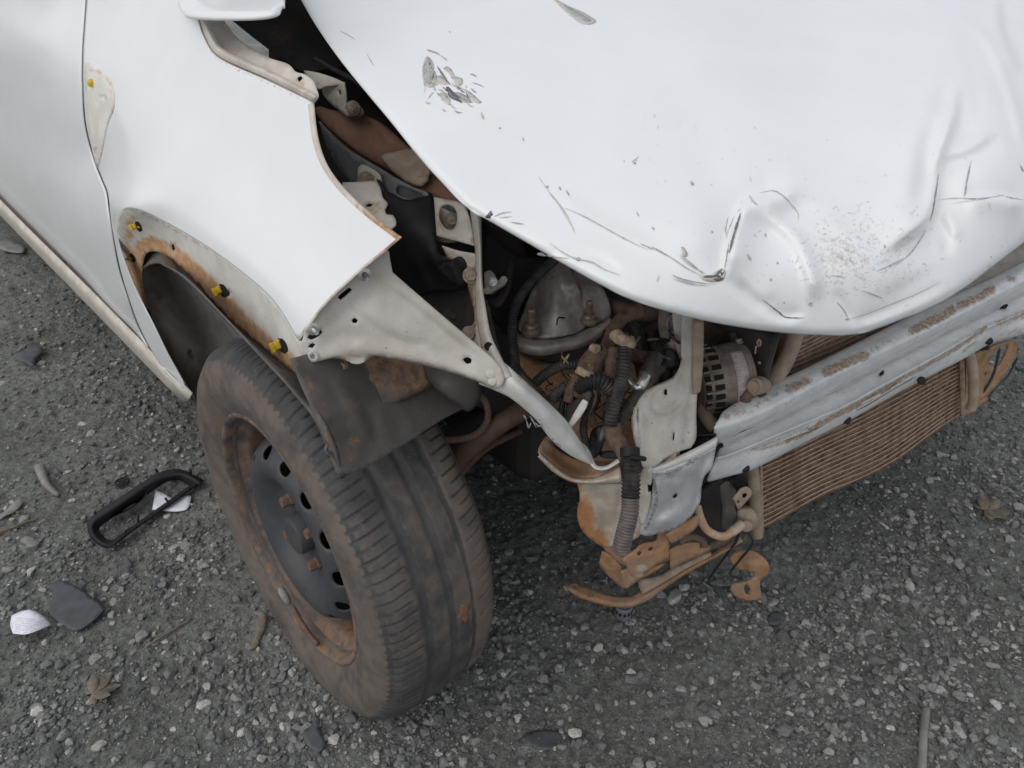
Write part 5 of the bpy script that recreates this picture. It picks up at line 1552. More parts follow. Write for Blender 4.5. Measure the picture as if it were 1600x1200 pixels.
panel('lower_bracket', [(940, 862, 1), (950, 866), (965, 880), (974, 892), (980, 915), (978, 922, 1), (966, 914), (948, 898), (937, 882)], [(940, 862, 'd', 1.04), (974, 892, 'd', 1.05), (978, 922, 'd', 1.09), (937, 882, 'd', 1.06)],
      M['rust'], corner, step=5, thick=.002, dirt=blob(955, 890, 10, 12, .3))
panel('lower_bracket', [(970, 894, 1), (985, 890), (1000, 896), (1020, 888), (1038, 882, 1), (1020, 896), (1000, 906), (985, 916), (978, 920), (972, 908)], [(970, 894, 'd', 1.04), (1038, 882, 'd', 1.03), (978, 920, 'd', 1.07)],
      M['rust'], corner, step=5, thick=.003, dirt=blob(985, 900, 14, 12, .5))
panel('lower_bracket', [(1046, 860, 1), (1062, 852), (1090, 848), (1110, 856), (1100, 866), (1070, 878), (1048, 890, 1)], [(1046, 860, 'd', 1.08), (1110, 856, 'd', 1.10), (1048, 890, 'd', 1.10)], M['rust'], corner, step=6, thick=.003, dirt=blob(1085, 856, 16, 5, .5))
tube('tow_bush', [(1062, 846, 1.08), (1080, 838, 1.08), (1098, 846, 1.09), (1100, 856, 1.09)], 6, M['brown'], corner)

# ---- alternator -----------------------------------------------------------------------
alt = empty('alternator', at(1118, 588, .99), car)
ac = at(1120, 590, .985)
aax = at(1150, 583, .985) - at(1090, 594, .985)
aax = aax / np.linalg.norm(aax)
lathe('alternator_body', ac, aax, [(.020, -.030), (.034, -.026), (.041, -.018), (.0425, -.004), (.0415, .0), (.0405, .006), (.0415, .012), (.0415, .030), (.038, .034), (.036, .04), (.02, .044)], M['alu2'], alt, 48, sharp=30)
af, ae1, ae2 = frame(aax)
toeye = EYE - ac
toeye /= np.linalg.norm(toeye)
b0 = math.atan2(toeye @ ae2, toeye @ ae1)
for k in range(-5, 6):
    th = b0 + k * .30
    rd = math.cos(th) * ae1 + math.sin(th) * ae2
    tg = -math.sin(th) * ae1 + math.cos(th) * ae2
    for o_, lw in ((-.0215, .009), (-.0095, .011)):
        V, F = box_arrays(ac + aax * (o_ + .001) + rd * (.0385 if o_ < -.015 else .0422), aax, tg, rd, lw, .0062, .004)
        mesh('cooling_slot_shade', V, F, M['hole'], alt, False)  # black bars paint the shade inside the cooling openings
    V, F = box_arrays(ac + aax * -.016 + rd * .0420, aax, tg, rd, .020, .0022, .0050)
    mesh('cooling_rib', (V - ac) + aax * 0 + ac + tg * .0052, F, M['alu2'], alt, False)
th = b0 + np.linspace(-.75, .95, 20)
Vl = []
for o_ in (.0135, .0285):
    Vl.append(ac + aax * o_ + .0420 * (np.cos(th)[:, None] * ae1 + np.sin(th)[:, None] * ae2))
sticker = mesh('sticker', np.vstack(Vl), [(i, i + 1, 20 + i + 1, 20 + i) for i in range(19)], M['label'], alt)
solid(sticker, .0004, 0)
for li, (o0, o1) in enumerate(((.0150, .0155), (.0172, .0176), (.0192, .0196), (.0215, .0220), (.0240, .0244), (.0262, .0266))):
    a0, a1 = (-.5, .8) if li else (-.6, .6)
    t2 = b0 + np.linspace(a0 + .1 * math.sin(li * 3), a1 - .15 * (li % 2), 26)
    for s0 in range(0, 25, 2):
        if (s0 * 7 + li * 5) % 9 == 0:
            continue
        tt = t2[s0:s0 + 2]
        q = [ac + aax * o_ + .04235 * (np.cos(tt)[:, None] * ae1 + np.sin(tt)[:, None] * ae2) for o_ in (o0, o1)]
        mesh('print_line', np.vstack(q), [(0, 1, 3, 2)], M['ink'], sticker)
t2 = b0 + np.array([.70, .86])
q = [ac + aax * o_ + .0424 * (np.cos(t2)[:, None] * ae1 + np.sin(t2)[:, None] * ae2) for o_ in (.0150, .0210)]
mesh('print_block', np.vstack(q), [(0, 1, 3, 2)], M['ink'], sticker)
for a_ in (-1.3, .6, 1.3):
    rd = math.cos(b0 + a_) * ae1 + math.sin(b0 + a_) * ae2
    bolt('casing_screw', ac + rd * .040 + aax * .033, rd, .0045, M['steelnut'], alt)
tube('alternator_bracket', [(1108, 622, .99), (1100, 640, .98), (1106, 655, .97), (1118, 668, .965)], 11, M['tanplate'], car)
tube('belt_guard', [(1142, 520, 1.0), (1156, 560, 1.0), (1154, 600, 1.0), (1140, 634, 1.0)], 6, M['dark'], car)

# ---- radiator, condenser and fan shroud ---------------------------------------------------
panel('fan_shroud', [(1100, 498, 1), (1160, 510), (1216, 524, 1), (1206, 560), (1196, 600), (1190, 620), (1150, 650), (1118, 660, 1), (1140, 620), (1156, 580), (1160, 540)],
      [(1100, 498, 'd', 1.06), (1216, 524, 'd', .965), (1190, 620, 'd', .955), (1118, 660, 'd', 1.0)], M['shroud'], car, step=9, thick=.004, extra=ridge([(1165, 520), (1158, 580), (1140, 640)], .006, 6))
tube('shroud_clip', [(1186, 530, .945), (1189, 536, .942), (1186, 542, .945), (1183, 536, .946), (1186, 530, .945)], 1.6, M['tanplate'], car, sides=8)
tube('shroud_clip', [(1181, 541, .945), (1180, 553, .945)], 1.4, M['tanplate'], car, sides=8)
tube('shroud_clip', [(1186, 565, .945), (1187, 569, .945)], 2.4, M['alu2'], car, sides=8)
rad = empty('radiator', at(1330, 560, 1.0), car)
tube('header_tank', [(1246, 500, 1.02), (1240, 530, 1.01), (1226, 565, 1.00), (1208, 597, .995), (1196, 640, 1.0)], 13.5, M['tanplate'], rad, sides=20)
for k in range(9):
    t = k / 8
    x, y, d = 1222 - 10 * t - (4 * t), 522 + 62 * t, .995 - .012 * t
    V, F = box_arrays(at(x - 9, y, d), *np.eye(3), .005, .005, .003)
    mesh('tank_crimp', V, F, M['dark'], rad, False)
RA, RB_, RC, RE = (1243, 486), (1222, 640), (1720, 300), (1720, 440)
core = Depth([(1243, 500, 'd', 1.03), (1222, 620, 'd', 1.06), (1600, 400, 'd', 1.42), (1600, 330, 'd', 1.36)])
rcore = panel('radiator_core', [(1238, 500, 1), (1222, 600), (1215, 640, 1), (1720, 420, 1), (1720, 280, 1)], core, M['fin'], rad, step=22, thick=.02)
Vs, Fs = [], []
nb = 0
for k in range(20):
    t = k / 19
    a = (1242 - 26 * t, 498 + 140 * t)
    b = (1720, 255 + 175 * t)
    m = 30
    u = np.linspace(0, 1, m)
    px = np.stack([a[0] + (b[0] - a[0]) * u, a[1] + (b[1] - a[1]) * u + 1.2 * np.sin(u * 19 + k)], 1)
    d = core(px)
    P0 = EYE + rays(px - [0, 1.35]) * (d - .004)[:, None]
    P1 = EYE + rays(px + [0, 1.35]) * (d - .004)[:, None]
    P2 = EYE + rays(px + [0, 1.35]) * (d + .008)[:, None]
    P3 = EYE + rays(px - [0, 1.35]) * (d + .008)[:, None]
    Vs.append(np.stack([P0, P1, P2, P3], 1).reshape(-1, 3))
    for i in range(m - 1):
        for q in range(4):
            q2 = (q + 1) % 4
            Fs.append((nb + i * 4 + q, nb + i * 4 + q2, nb + (i + 1) * 4 + q2, nb + (i + 1) * 4 + q))
    nb += m * 4
o = mesh('radiator_tubes', np.vstack(Vs), Fs, M['finbar'], rad, False)
o['kind'] = 'stuff'
lathe('hose_spigot', at(1180, 604, .935), at(1180, 604, .935) - at(1196, 598, .945) + np.array([0, 0, .004]), [(.009, -.02), (.0105, -.006), (.0105, .0), (.0075, .001), (.0075, .006), (.004, .0065)], M['tanplate'], rad, 20)
panel('spigot_block', [(1172, 598), (1180, 588), (1196, 590), (1203, 600), (1192, 608), (1176, 614)], [(1172, 598, 'd', .94), (1203, 598, 'd', .935), (1180, 614, 'd', .935)], M['tanplate'], rad, step=6, thick=.02, extra=ridge([(1180, 592), (1192, 604)], .004, 4))
tube('spigot_pipe', [(1172, 610, .95), (1166, 622, .95), (1164, 634, .96)], 8, M['brown'], rad)

cond = empty('condenser', at(1350, 700, 1.15), car)


def cpx(u, t):
    """across the condenser (u) and down it (t) in picture terms; sagging, bent core"""
    top = np.stack([1178 + (1508 - 1178) * u, 700 + (545 - 700) * u + 3 * np.sin(u * 5)], 1)
    bot = np.stack([1189 + (1500 - 1189) * u, 828 + (650 - 828) * u + 9 * np.sin(u * math.pi) * 1 - 7 * np.sin(u * 7) * np.sin(u * math.pi)], 1)
    return top * (1 - t) + bot * t


CD = Depth([(1178, 700, 'd', 1.12), (1508, 545, 'd', 1.355), (1500, 650, 'd', 1.43), (1189, 828, 'd', 1.21)])
u = np.linspace(0, 1, 50)
Vs = [EYE + rays(cpx(u, t)) * (CD(cpx(u, t)) + .001)[:, None] for t in np.linspace(-.25, 1, 16)]
V = np.vstack(Vs)
F = [(i * 50 + j, i * 50 + j + 1, (i + 1) * 50 + j + 1, (i + 1) * 50 + j) for i in range(15) for j in range(49)]
cc = mesh('condenser_core', V, F, M['fin'], cond)
solid(cc, .004, 1)
NT_ = 21
for k in range(NT_):
    t = (k + .4) / NT_
    t0 = -.2 + 1.2 * t
    px = cpx(np.linspace(0, 1, 60), t0)
    w = .95
    px = px + np.stack([np.zeros(60), .5 * np.sin(np.linspace(0, 25, 60) + k * 2)], 1)
    d = CD(px)
    ring_ = []
    for dy, dd in ((-w, -.0095), (w, -.0095), (w, .006), (-w, .006)):
        ring_.append(EYE + rays(px + [0, dy]) * (d + dd)[:, None])
    V = np.stack(ring_, 1).reshape(-1, 3)
    F = [(i * 4 + q, i * 4 + (q + 1) % 4, (i + 1) * 4 + (q + 1) % 4, (i + 1) * 4 + q) for i in range(59) for q in range(4)]
    mesh('condenser_tube', V, F, M['finbar'], cond, False)
# zigzag fins between the tubes, joined
Vs, Fs, nb = [], [], 0
for k in range(NT_ - 1):
    ta, tb = [-.2 + 1.2 * (kk + .4) / NT_ for kk in (k, k + 1)]
    n = 190
    uu = np.linspace(0.005, .995, n)
    A, B = cpx(uu, ta), cpx(uu, tb)
    Z = np.where((np.arange(n) % 2 == 0)[:, None], A, B)
    miss = RNG.random(n) < .10
    d = CD(Z)
    jit = RNG.uniform(0, .002, n)
    V0 = EYE + rays(Z - [.45, 0]) * (d - .0075 + jit)[:, None]
    V1 = EYE + rays(Z + [.45, 0]) * (d - .0065 + jit)[:, None]
    Vs.append(np.stack([V0, V1], 1).reshape(-1, 3))
    for i in range(n - 1):
        if not miss[i]:
            Fs.append((nb + 2 * i, nb + 2 * i + 2, nb + 2 * i + 3, nb + 2 * i + 1))
    nb += 2 * n
o = mesh('condenser_fins', np.vstack(Vs), Fs, M['fin'], cond, False)
o['kind'] = 'stuff'
tube('header_pipe', [(1170, 690, 1.08), (1176, 735, 1.11), (1180, 780, 1.14), (1183, 836, 1.19)], 9.5, M['tanplate'], cond, sides=18)
loft('end_rail', [[(1186, 690, 'd', 1.10), (1187, 760, 'd', 1.145), (1189, 838, 'd', 1.19)], [(1191, 690, 'd', 1.10), (1192, 760, 'd', 1.145), (1194, 830, 'd', 1.19)]], M['finbar'], cond, n=12, sub=1, thick=.004)
loft('end_rail', [[(1500, 560, 'd', 1.34), (1501, 600, 'd', 1.37), (1502, 652, 'd', 1.40)], [(1507, 560, 'd', 1.34), (1508, 600, 'd', 1.37), (1508, 650, 'd', 1.40)]], M['finbar'], cond, n=12, sub=1, thick=.004)
tube('header_pipe', [(1514, 545, 1.32), (1520, 580, 1.33), (1521, 620, 1.35), (1517, 640, 1.36)], 7.5, M['tanplate'], cond, sides=16)
panel('pipe_block', [(1152, 800), (1162, 796), (1176, 798), (1184, 810), (1182, 822), (1168, 830), (1156, 820)], [(1152, 800, 'd', 1.075), (1184, 810, 'd', 1.07), (1168, 830, 'd', 1.08)], M['tanplate'], cond, step=5, thick=.015, extra=blob(1168, 812, 8, 8, .006))
lathe('pipe_nut', at(1166, 822, 1.062), EYE - at(1166, 822, 1.06), [(.0085, -.004), (.008, .004), (.006, .006), (.003, .0045)], M['tan2'], cond, 14)
tube('gas_pipe', [(1089, 790, 1.02), (1094, 808, 1.02), (1103, 826, 1.03), (1118, 836, 1.035), (1132, 838, 1.04), (1146, 829, 1.05), (1158, 820, 1.06)], lambda t: 6.5 + (1.5 if t > .8 else 0), M['rustpipe'], cond, sides=16)
panel('condenser_bracket', [(1146, 779, 1), (1158, 764, 1), (1168, 761), (1176, 770), (1170, 780), (1154, 797, 1)], [(1146, 779, 'd', 1.02), (1168, 761, 'd', 1.02), (1154, 797, 'd', 1.03)], M['tan2'], cond, step=4, thick=.0025, holes=[[(1152, 783), (1155, 781), (1156, 785), (1153, 788)], [(1160, 772), (1166, 770), (1168, 775), (1164, 779), (1160, 778)]])
panel('air_deflector', [(1125, 760, 1), (1138, 752), (1150, 764), (1148, 790), (1152, 810), (1140, 830), (1128, 826, 1), (1128, 795)], [(1125, 760, 'd', 1.04), (1150, 764, 'd', 1.05), (1140, 830, 'd', 1.09)], M['liner'], car, step=6, thick=.003, dirt=lambda p: np.full(len(p), .25), extra=ridge([(1140, 756), (1136, 790), (1140, 826)], .006, 4))
panel('mount_rubber', [(1146, 745, 1), (1162, 738), (1168, 756), (1160, 764), (1148, 764)], [(1146, 745, 'd', 1.03), (1168, 756, 'd', 1.03), (1148, 764, 'd', 1.04)], M['black'], car, step=6, thick=.01)
panel('hose_dark', [(1096, 770, 1), (1128, 748), (1126, 790), (1122, 830), (1106, 820), (1098, 800)], [(1096, 770, 'd', 1.09), (1128, 748, 'd', 1.09), (1122, 830, 'd', 1.13)], M['dark'], car, step=7, thick=.01, dirt=blob(1112, 785, 12, 12, .3))
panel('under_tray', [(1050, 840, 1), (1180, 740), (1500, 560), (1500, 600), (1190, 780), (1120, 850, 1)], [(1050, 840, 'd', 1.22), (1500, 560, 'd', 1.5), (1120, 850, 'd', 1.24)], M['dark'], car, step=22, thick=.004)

# ---- bumper beam ---------------------------------------------------------------------------
R0 = [(1128, 644), (1150, 630), (1203, 602), (1287, 562), (1381, 515), (1475, 468), (1550, 434), (1600, 408), (1720, 345)]
R1 = [(1117, 668), (1140, 662), (1194, 642), (1287, 595), (1381, 548), (1475, 503), (1544, 467), (1600, 437), (1720, 373)]
R1b = [(1117, 682), (1142, 675), (1196, 654), (1289, 606), (1383, 559), (1477, 513), (1546, 476), (1602, 447), (1720, 384)]
R2 = [(1122, 697), (1150, 686), (1225, 650), (1319, 602), (1385, 568), (1477, 520), (1550, 484), (1602, 456), (1720, 396)]
R3 = [(1118, 716), (1150, 706), (1240, 668), (1319, 634), (1385, 598), (1470, 552), (1525, 520), (1570, 500), (1604, 486), (1720, 440)]
R4 = [(1106, 752), (1135, 744), (1178, 731), (1256, 691), (1325, 656), (1412, 607), (1500, 562), (1547, 536), (1602, 521), (1720, 490)]


def rowz(R, z, dz_=0):
    return [(x, y, 'z', z) for x, y in R]


BRd = mx(dl([(1232, 608), (1262, 595)], 10, .74), dl([(1290, 582), (1325, 566), (1352, 556)], 10, .86), dl([(1352, 552), (1420, 520)], 7, .48), dl([(1428, 515), (1470, 495), (1488, 484)], 10, .84), dl([(1500, 478), (1530, 464), (1550, 452)], 9, .82), blob(1580, 436, 14, 8, .66),
         dl([(1135, 652), (1180, 634), (1215, 616)], 9, .50), dl([(1190, 700), (1250, 680), (1300, 652), (1340, 632), (1400, 598)], 6, .85), dl([(1400, 596), (1450, 570), (1500, 540), (1540, 512)], 6, .66), dl([(1560, 505), (1620, 485)], 12, .55), blob(1590, 520, 30, 14, .5))
beam = loft('bumper_beam', [rowz([(x + 4, y - 3) for x, y in R0], .500), rowz(R0, .515), rowz([(a * .45 + c * .55, b * .45 + d * .55) for (a, b), (c, d) in zip(R0, R1)], .517), rowz(R1, .512), rowz(R1b, .495), rowz([(a * .5 + c * .5, b * .5 + d * .5) for (a, b), (c, d) in zip(R1b, R2)], .478), rowz([(x, y - 4) for x, y in R2], .459), rowz(R2, .441),
                            rowz([(x, y + 5) for x, y in R2], .449), rowz([(x, y - 4) for x, y in R3], .452), rowz(R3, .456), rowz([(x, y + 5) for x, y in R3], .444), rowz([(a * .35 + c * .65, b * .35 + d * .65) for (a, b), (c, d) in zip(R3, R4)], .424), rowz(R4, .404), rowz([(x + 2, y + 1) for x, y in R4], .385)],
            M['beam'], car, n=150, sub=3, thick=.003, dirt=BRd, wob=.00008, curve=False)
BMd = Depth([(x, y, 'z', z) for R, z in ((R0[::2], .515), (R1[::2], .512), (R2[::2], .450), (R3[::2], .452), (R4[::2], .404)) for x, y in R])
# dark patches painted as shade in punched holes, and fixings along the beam
for (x, y, rx, ry) in ((1380, 582, 6, 4.5), (1568, 481, 7, 5), (1124, 700, 6, 7)):
    patch('beam_hole_shade', [(x + rx * math.cos(a) + (.3 * rx * math.sin(a)), y - ry * math.sin(a) - .4 * rx * math.cos(a)) for a in np.linspace(0, 2 * math.pi, 13)[:-1]], BMd, M['hole'], beam, off=.0030, thick=.0006)
for (x, y) in ((1164, 731), (1323, 656), (1440, 595), (1545, 533)):
    p_ = BMd.pt(x, y, .003)
    lathe('beam_rivet', p_, EYE - p_ + np.array([0, 0, -.25]), [(.0062, -.003), (.0062, .001), (.0045, .0035), (.002, .004)], M['black'], beam, 14)


def flake(x0, y0, x1, y1, w, mat, n, seed):
    """rows of flaking filler along a line on the beam"""
    rg = np.random.default_rng(seed)
    Vs, Fs, nb = [], [], 0
    c = smooth_open([(x0, y0), ((x0 + x1) / 2 - 3, (y0 + y1) / 2 + 2), (x1, y1)], n)
    up = np.cumsum(rg.normal(size=n)) * .5
    up -= np.linspace(up[0], up[-1], n)
    a = c + np.stack([np.zeros(n), -w * (.5 + .5 * rg.random(n)) + up * .3], 1)
    b = c + np.stack([np.zeros(n), w * (.5 + .5 * rg.random(n)) + up * .3], 1)
    P = np.vstack([a, b])
    V = EYE + rays(P) * (BMd(P) - .0042)[:, None]
    F = [(i, i + 1, n + i + 1, n + i) for i in range(n - 1)]
    o = mesh('flaking_coating', V, F, mat, beam, False)
    solid(o, .0008)
    return o


flake(1262, 668, 1376, 608 + 8, 2.2, M['chiptan'], 90, 1)
flake(1180, 703, 1262, 672, 2.0, M['chiptan'], 60, 2)
flake(1392, 607, 1530, 534, 1.6, M['chiptan'], 100, 3)
scratch('coating_crack', [(1172, 704), (1220, 690), (1262, 676), (1310, 654), (1350, 636), (1390, 612), (1450, 578), (1510, 548)], BMd, M['brown'], beam, 1.5, .0045)
scratch('coating_crack', [(1122, 690), (1140, 684), (1165, 672), (1180, 667)], BMd, M['brown'], beam, 1.4, .0036)
scratch('beam_scrape', [(1190, 620), (1210, 612), (1232, 606)], BMd, M['chipdark'], beam, 2.2, .0034)

# right hand end of the front panel
panel('side_bracket', [(1510, 560, 1), (1540, 545), (1580, 532), (1590, 545), (1578, 575), (1562, 598), (1540, 620), (1522, 632), (1508, 636, 1)],
      [(1510, 560, 'd', 1.36), (1580, 532, 'd', 1.38), (1522, 632, 'd', 1.42)], M['rust'], car, step=6, thick=.003, holes=[[(1558, 545), (1574, 540), (1572, 552), (1560, 572), (1545, 570), (1550, 555)], [(1539, 582), (1542, 582), (1541, 587), (1538, 586)]], dirt=lambda p: np.full(len(p), .35))
tube('bracket_bolt', [(1532, 545, 1.33), (1545, 542, 1.32)], 4, M['dark'], car)
panel('lower_corner', [(1502, 640, 1), (1520, 628), (1540, 618), (1556, 604), (1548, 620), (1525, 640), (1508, 650)], [(1502, 640, 'd', 1.42), (1556, 604, 'd', 1.45), (1508, 650, 'd', 1.43)], M['rust'], car, step=6, thick=.003, dirt=blob(1520, 635, 12, 8, .4))
for pts in ([(1562, 545, 1.30), (1552, 585, 1.38), (1535, 615, 1.42), (1520, 632, 1.46)], [(1545, 622, 1.44), (1556, 606, 1.44), (1575, 588, 1.46), (1590, 560, 1.48)], [(1590, 545, 1.5), (1582, 560, 1.55), (1588, 575, 1.58), (1600, 580, 1.6)], [(1580, 566, 1.5), (1590, 575, 1.52), (1610, 578, 1.54)]):
    tube('teal_cable', pts, 2, M['cableteal'], car, sides=8)
panel('far_panel', [(1490, 440, 1), (1560, 396), (1720, 310, 1), (1720, 380), (1600, 420), (1500, 470, 1)], [(1490, 440, 'd', 1.25), (1720, 310, 'd', 1.6), (1600, 420, 'd', 1.32)], M['cream'], car, step=12, thick=.003, extra=add(ridge([(1545, 410), (1552, 440)], .01, 5), ridge([(1575, 395), (1582, 430)], .01, 6)), dirt=lambda p: np.full(len(p), .3))

# ---- low hanging strip, hook, lead ------------------------------------------------------------
strip = loft('lower_strip', [[(893, 908, 'd', 1.22), (910, 914, 'd', 1.215), (930, 922, 'd', 1.205), (960, 930, 'd', 1.20), (985, 930, 'd', 1.195), (1010, 918, 'd', 1.185), (1040, 900, 'd', 1.175), (1080, 878, 'd', 1.17), (1120, 858, 'd', 1.17), (1158, 838, 'd', 1.17)],
                             [(884, 919, 'd', 1.205), (900, 929, 'd', 1.20), (922, 936, 'd', 1.19), (955, 944, 'd', 1.185), (985, 944, 'd', 1.18), (1012, 932, 'd', 1.175), (1042, 912, 'd', 1.165), (1082, 888, 'd', 1.16), (1122, 866, 'd', 1.16), (1160, 844, 'd', 1.165)],
                             [(888, 923, 'd', 1.215), (902, 933, 'd', 1.21), (924, 941, 'd', 1.20), (956, 949, 'd', 1.195), (986, 949, 'd', 1.19), (1014, 937, 'd', 1.185), (1044, 916, 'd', 1.175), (1084, 891, 'd', 1.17), (1124, 869, 'd', 1.17), (1161, 847, 'd', 1.17)]],
             M['rust'], car, n=60, sub=3, thick=.003, curve=False, wob=.0004, dirt=lambda p: np.full(len(p), .12))
for (x, y) in ((899, 916), (923, 931)):
    c = at(x, y, 1.195)
    lathe('strip_hole', c, EYE - c, [(.005, -.001), (.0046, .0016), (.0025, .0018), (.0022, .0005)], M['brown'], strip, 12)
panel('strip_back', [(998, 918, 1), (1000, 906), (1030, 900), (1060, 882), (1110, 862), (1112, 868), (1070, 890), (1030, 914), (1004, 928, 1)], [(998, 918, 'd', 1.165), (1110, 862, 'd', 1.15), (1030, 905, 'd', 1.16)], M['tanplate'], car, step=6, thick=.003, dirt=lambda p: np.full(len(p), .3))
hook = panel('hook_bracket', [(1138, 872, 1), (1150, 862), (1170, 860), (1190, 868), (1202, 884), (1200, 898), (1189, 906), (1188, 920), (1191, 937, 1), (1170, 939), (1152, 934), (1142, 924), (1143, 914), (1158, 910), (1172, 905), (1178, 896), (1165, 892), (1150, 888)],
             [(1138, 872, 'd', 1.23), (1200, 890, 'd', 1.20), (1190, 937, 'd', 1.25), (1145, 920, 'd', 1.25), (1180, 905, 'd', 1.215)], M['rust'], car, step=4, thick=.003, holes=[[(1163, 914), (1167, 912), (1172, 922), (1171, 930), (1166, 930), (1163, 924)]],
             extra=add(blob(1178, 880, 18, 12, .014), ridge([(1150, 908), (1185, 905)], -.004, 4)), dirt=mx(blob(1170, 878, 20, 8, .45), blob(1180, 904, 8, 4, .7)))
tube('dark_lead', [(1156, 826, 1.10), (1150, 846, 1.14), (1136, 866, 1.19), (1118, 890, 1.24), (1107, 911, 1.27), (1122, 918, 1.275), (1145, 918, 1.26)], 2.0, M['cable'], car, sides=8)
tube('dark_lead', [(1168, 830, 1.10), (1176, 846, 1.14), (1170, 858, 1.18), (1152, 880, 1.22), (1140, 898, 1.24), (1160, 905, 1.23)], 1.8, M['cable'], car, sides=8)
tube('front_valance', [(1140, 838, 1.14), (1100, 858, 1.15), (1060, 880, 1.16)], 6, M['brown'], car)

# ---- bonnet ------------------------------------------------------------------------------------
hood_edge = [(330, -260), (400, -110), (455, -22), (470, 0), (495, 42), (530, 92), (570, 142), (610, 190), (650, 240), (690, 285), (730, 325), (762, 344), (800, 366), (850, 395), (900, 424), (940, 446), (985, 468), (1040, 486), (1100, 501), (1160, 512), (1220, 520), (1280, 524), (1335, 523), (1370, 514), (1410, 499), (1450, 483), (1500, 455), (1550, 418), (1600, 380), (1700, 305)]
HD = Depth([(470, 0, 'z', .900), (600, 178, 'z', .862), (740, 332, 'z', .82), (870, 405, 'z', .795), (1000, 472, 'z', .770), (1150, 508, 'z', .742), (1320, 524, 'z', .722), (1450, 480, 'z', .728), (1600, 382, 'z', .745),
            (900, 200, 'z', .852), (1100, 200, 'z', .848), (1000, 330, 'z', .815), (1150, 380, 'z', .800), (1300, 300, 'z', .812), (1450, 250, 'z', .825), (1300, 100, 'z', .865), (800, 60, 'z', .895), (1100, 40, 'z', .895),
            (1500, 60, 'z', .880), (1600, 200, 'z', .825), (1580, 300, 'z', .795), (1380, 430, 'z', .765), (1200, 450, 'z', .770),
            ('car', -.5, .25, .955), ('car', -.5, .7, .985), ('car', -.45, 1.6, .98), ('car', .2, 1.6, .90), ('car', .5, 1.2, .78), (1720, 290, 'z', .755)], sm=2e-4)
edge2 = [q for q in hood_edge]
HD.extra = add(
    roll(edge2, 12, .007), roll(edge2, 50, .004),
    # the bent nose: a sharp fold, a pushed in crown and the buckles to its right
    fold([(1240, 306), (1195, 312), (1165, 322), (1150, 345), (1140, 380), (1132, 420), (1126, 436)], -.013, 4, 36),
    ridge([(1250, 300), (1205, 306), (1168, 316), (1150, 340)], .008, 8),
    blob(1090, 385, 60, 50, .006, 40), blob(1200, 360, 40, 30, -.019, 30), blob(1240, 330, 34, 14, -.008, -15),
    ridge([(1190, 330), (1240, 370), (1265, 420), (1275, 470)], .010, 12), ridge([(1150, 440), (1180, 470), (1215, 492), (1250, 495)], -.006, 8),
    fold([(1190, 468), (1215, 485), (1240, 494), (1262, 494)], .003, 4, 20),
    blob(1320, 420, 60, 40, .006), ridge([(1330, 500), (1320, 480), (1305, 455)], -.003, 7),
    fold([(1500, 130), (1492, 190), (1470, 250), (1466, 300), (1452, 345), (1420, 372), (1380, 398)], .017, 5, 46),
    ridge([(1480, 120), (1470, 180), (1450, 230), (1440, 290), (1436, 340)], -.010, 17), blob(1458, 270, 20, 62, -.016),
    ridge([(1505, 30), (1540, 60), (1565, 110), (1585, 170), (1600, 230)], .007, 8), ridge([(1500, 40), (1520, 110), (1535, 200)], -.002, 12),
    fold([(1562, -20), (1564, 30), (1575, 70), (1600, 112)], .016, 4, 26), fold([(1468, 275), (1480, 250), (1515, 238), (1560, 210)], -.007, 5, 26),
    fold([(1505, 308), (1550, 306), (1600, 315)], .007, 4, 26), ridge([(1460, 330), (1480, 380), (1470, 395)], -.005, 9), ridge([(1475, 330), (1500, 370)], .004, 9),
    ridge([(960, 60), (1040, 130), (1100, 220), (1120, 300), (1100, 350)], -.004, 34), ridge([(860, 300), (930, 340), (1000, 372), (1080, 410)], .003, 12), fold([(880, 320), (930, 344), (1000, 375), (1050, 400)], .0018, 5, 24),
    ridge([(850, 392), (920, 398), (970, 425)], -.003, 7), blob(1420, 450, 60, 16, -.005, -30), ridge([(1330, 505), (1400, 480), (1480, 440)], -.003, 8),
    blob(1350, 340, 50, 40, -.003), ridge([(1280, 330), (1340, 380), (1400, 410)], .003, 14), ridge([(930, 150), (1100, 120), (1300, 90)], .002, 60))
hood_out = hood_edge + [proj(carp(.55, .95, .76))[:2] + (1,), proj(carp(.48, 1.3, .78))[:2], proj(carp(.2, 1.6, .90))[:2] + (1,), proj(carp(-.48, 1.6, .98))[:2] + (1,), proj(carp(-.55, .7, .97))[:2], proj(carp(-.5, .28, .95))[:2] + (1,)]
hdirt = mx(blob(1320, 400, 70, 60, .44, 30), blob(1250, 370, 60, 40, .30), blob(1420, 420, 60, 40, .34, -20), dl([(1130, 430), (1160, 340), (1200, 306), (1240, 306)], 10, .22), blob(1180, 400, 50, 60, .12), dl([(1455, 345), (1410, 380), (1370, 400)], 10, .24), dl([(1240, 500), (1330, 515), (1420, 480), (1520, 420)], 10, .2))
hood = panel('bonnet', [tuple(q) for q in hood_out], HD, M['paint'], car, step=6, thick=.0014, dirt=hdirt, rings=(2.5, 5, 8, 12))
# orange mud stuck on the tread
_tv = np.array([v.co[:] for v in list(tyre.data.vertices)[::7]]) + ORIG[tyre]
_c = at(726, 958, 1.0)
_tp = np.array([proj(v) for v in _tv])
_m = (np.hypot(_tp[:, 0] - 726, _tp[:, 1] - 958) < 40)
_near = _tp[_m][_tp[_m][:, 2] < _tp[_m][:, 2].min() + .05]
TD = Depth([tuple(q) for q in _near[::max(1, len(_near) // 60)]], sm=1e-4)
panel('mud_smear', [(718, 950), (722, 944), (728, 946), (732, 942), (735, 950), (731, 958), (733, 966), (726, 974), (722, 968), (715, 966), (719, 958)], Off(TD, .0012), M['orangemud'], wheel, step=4, thick=.0008)
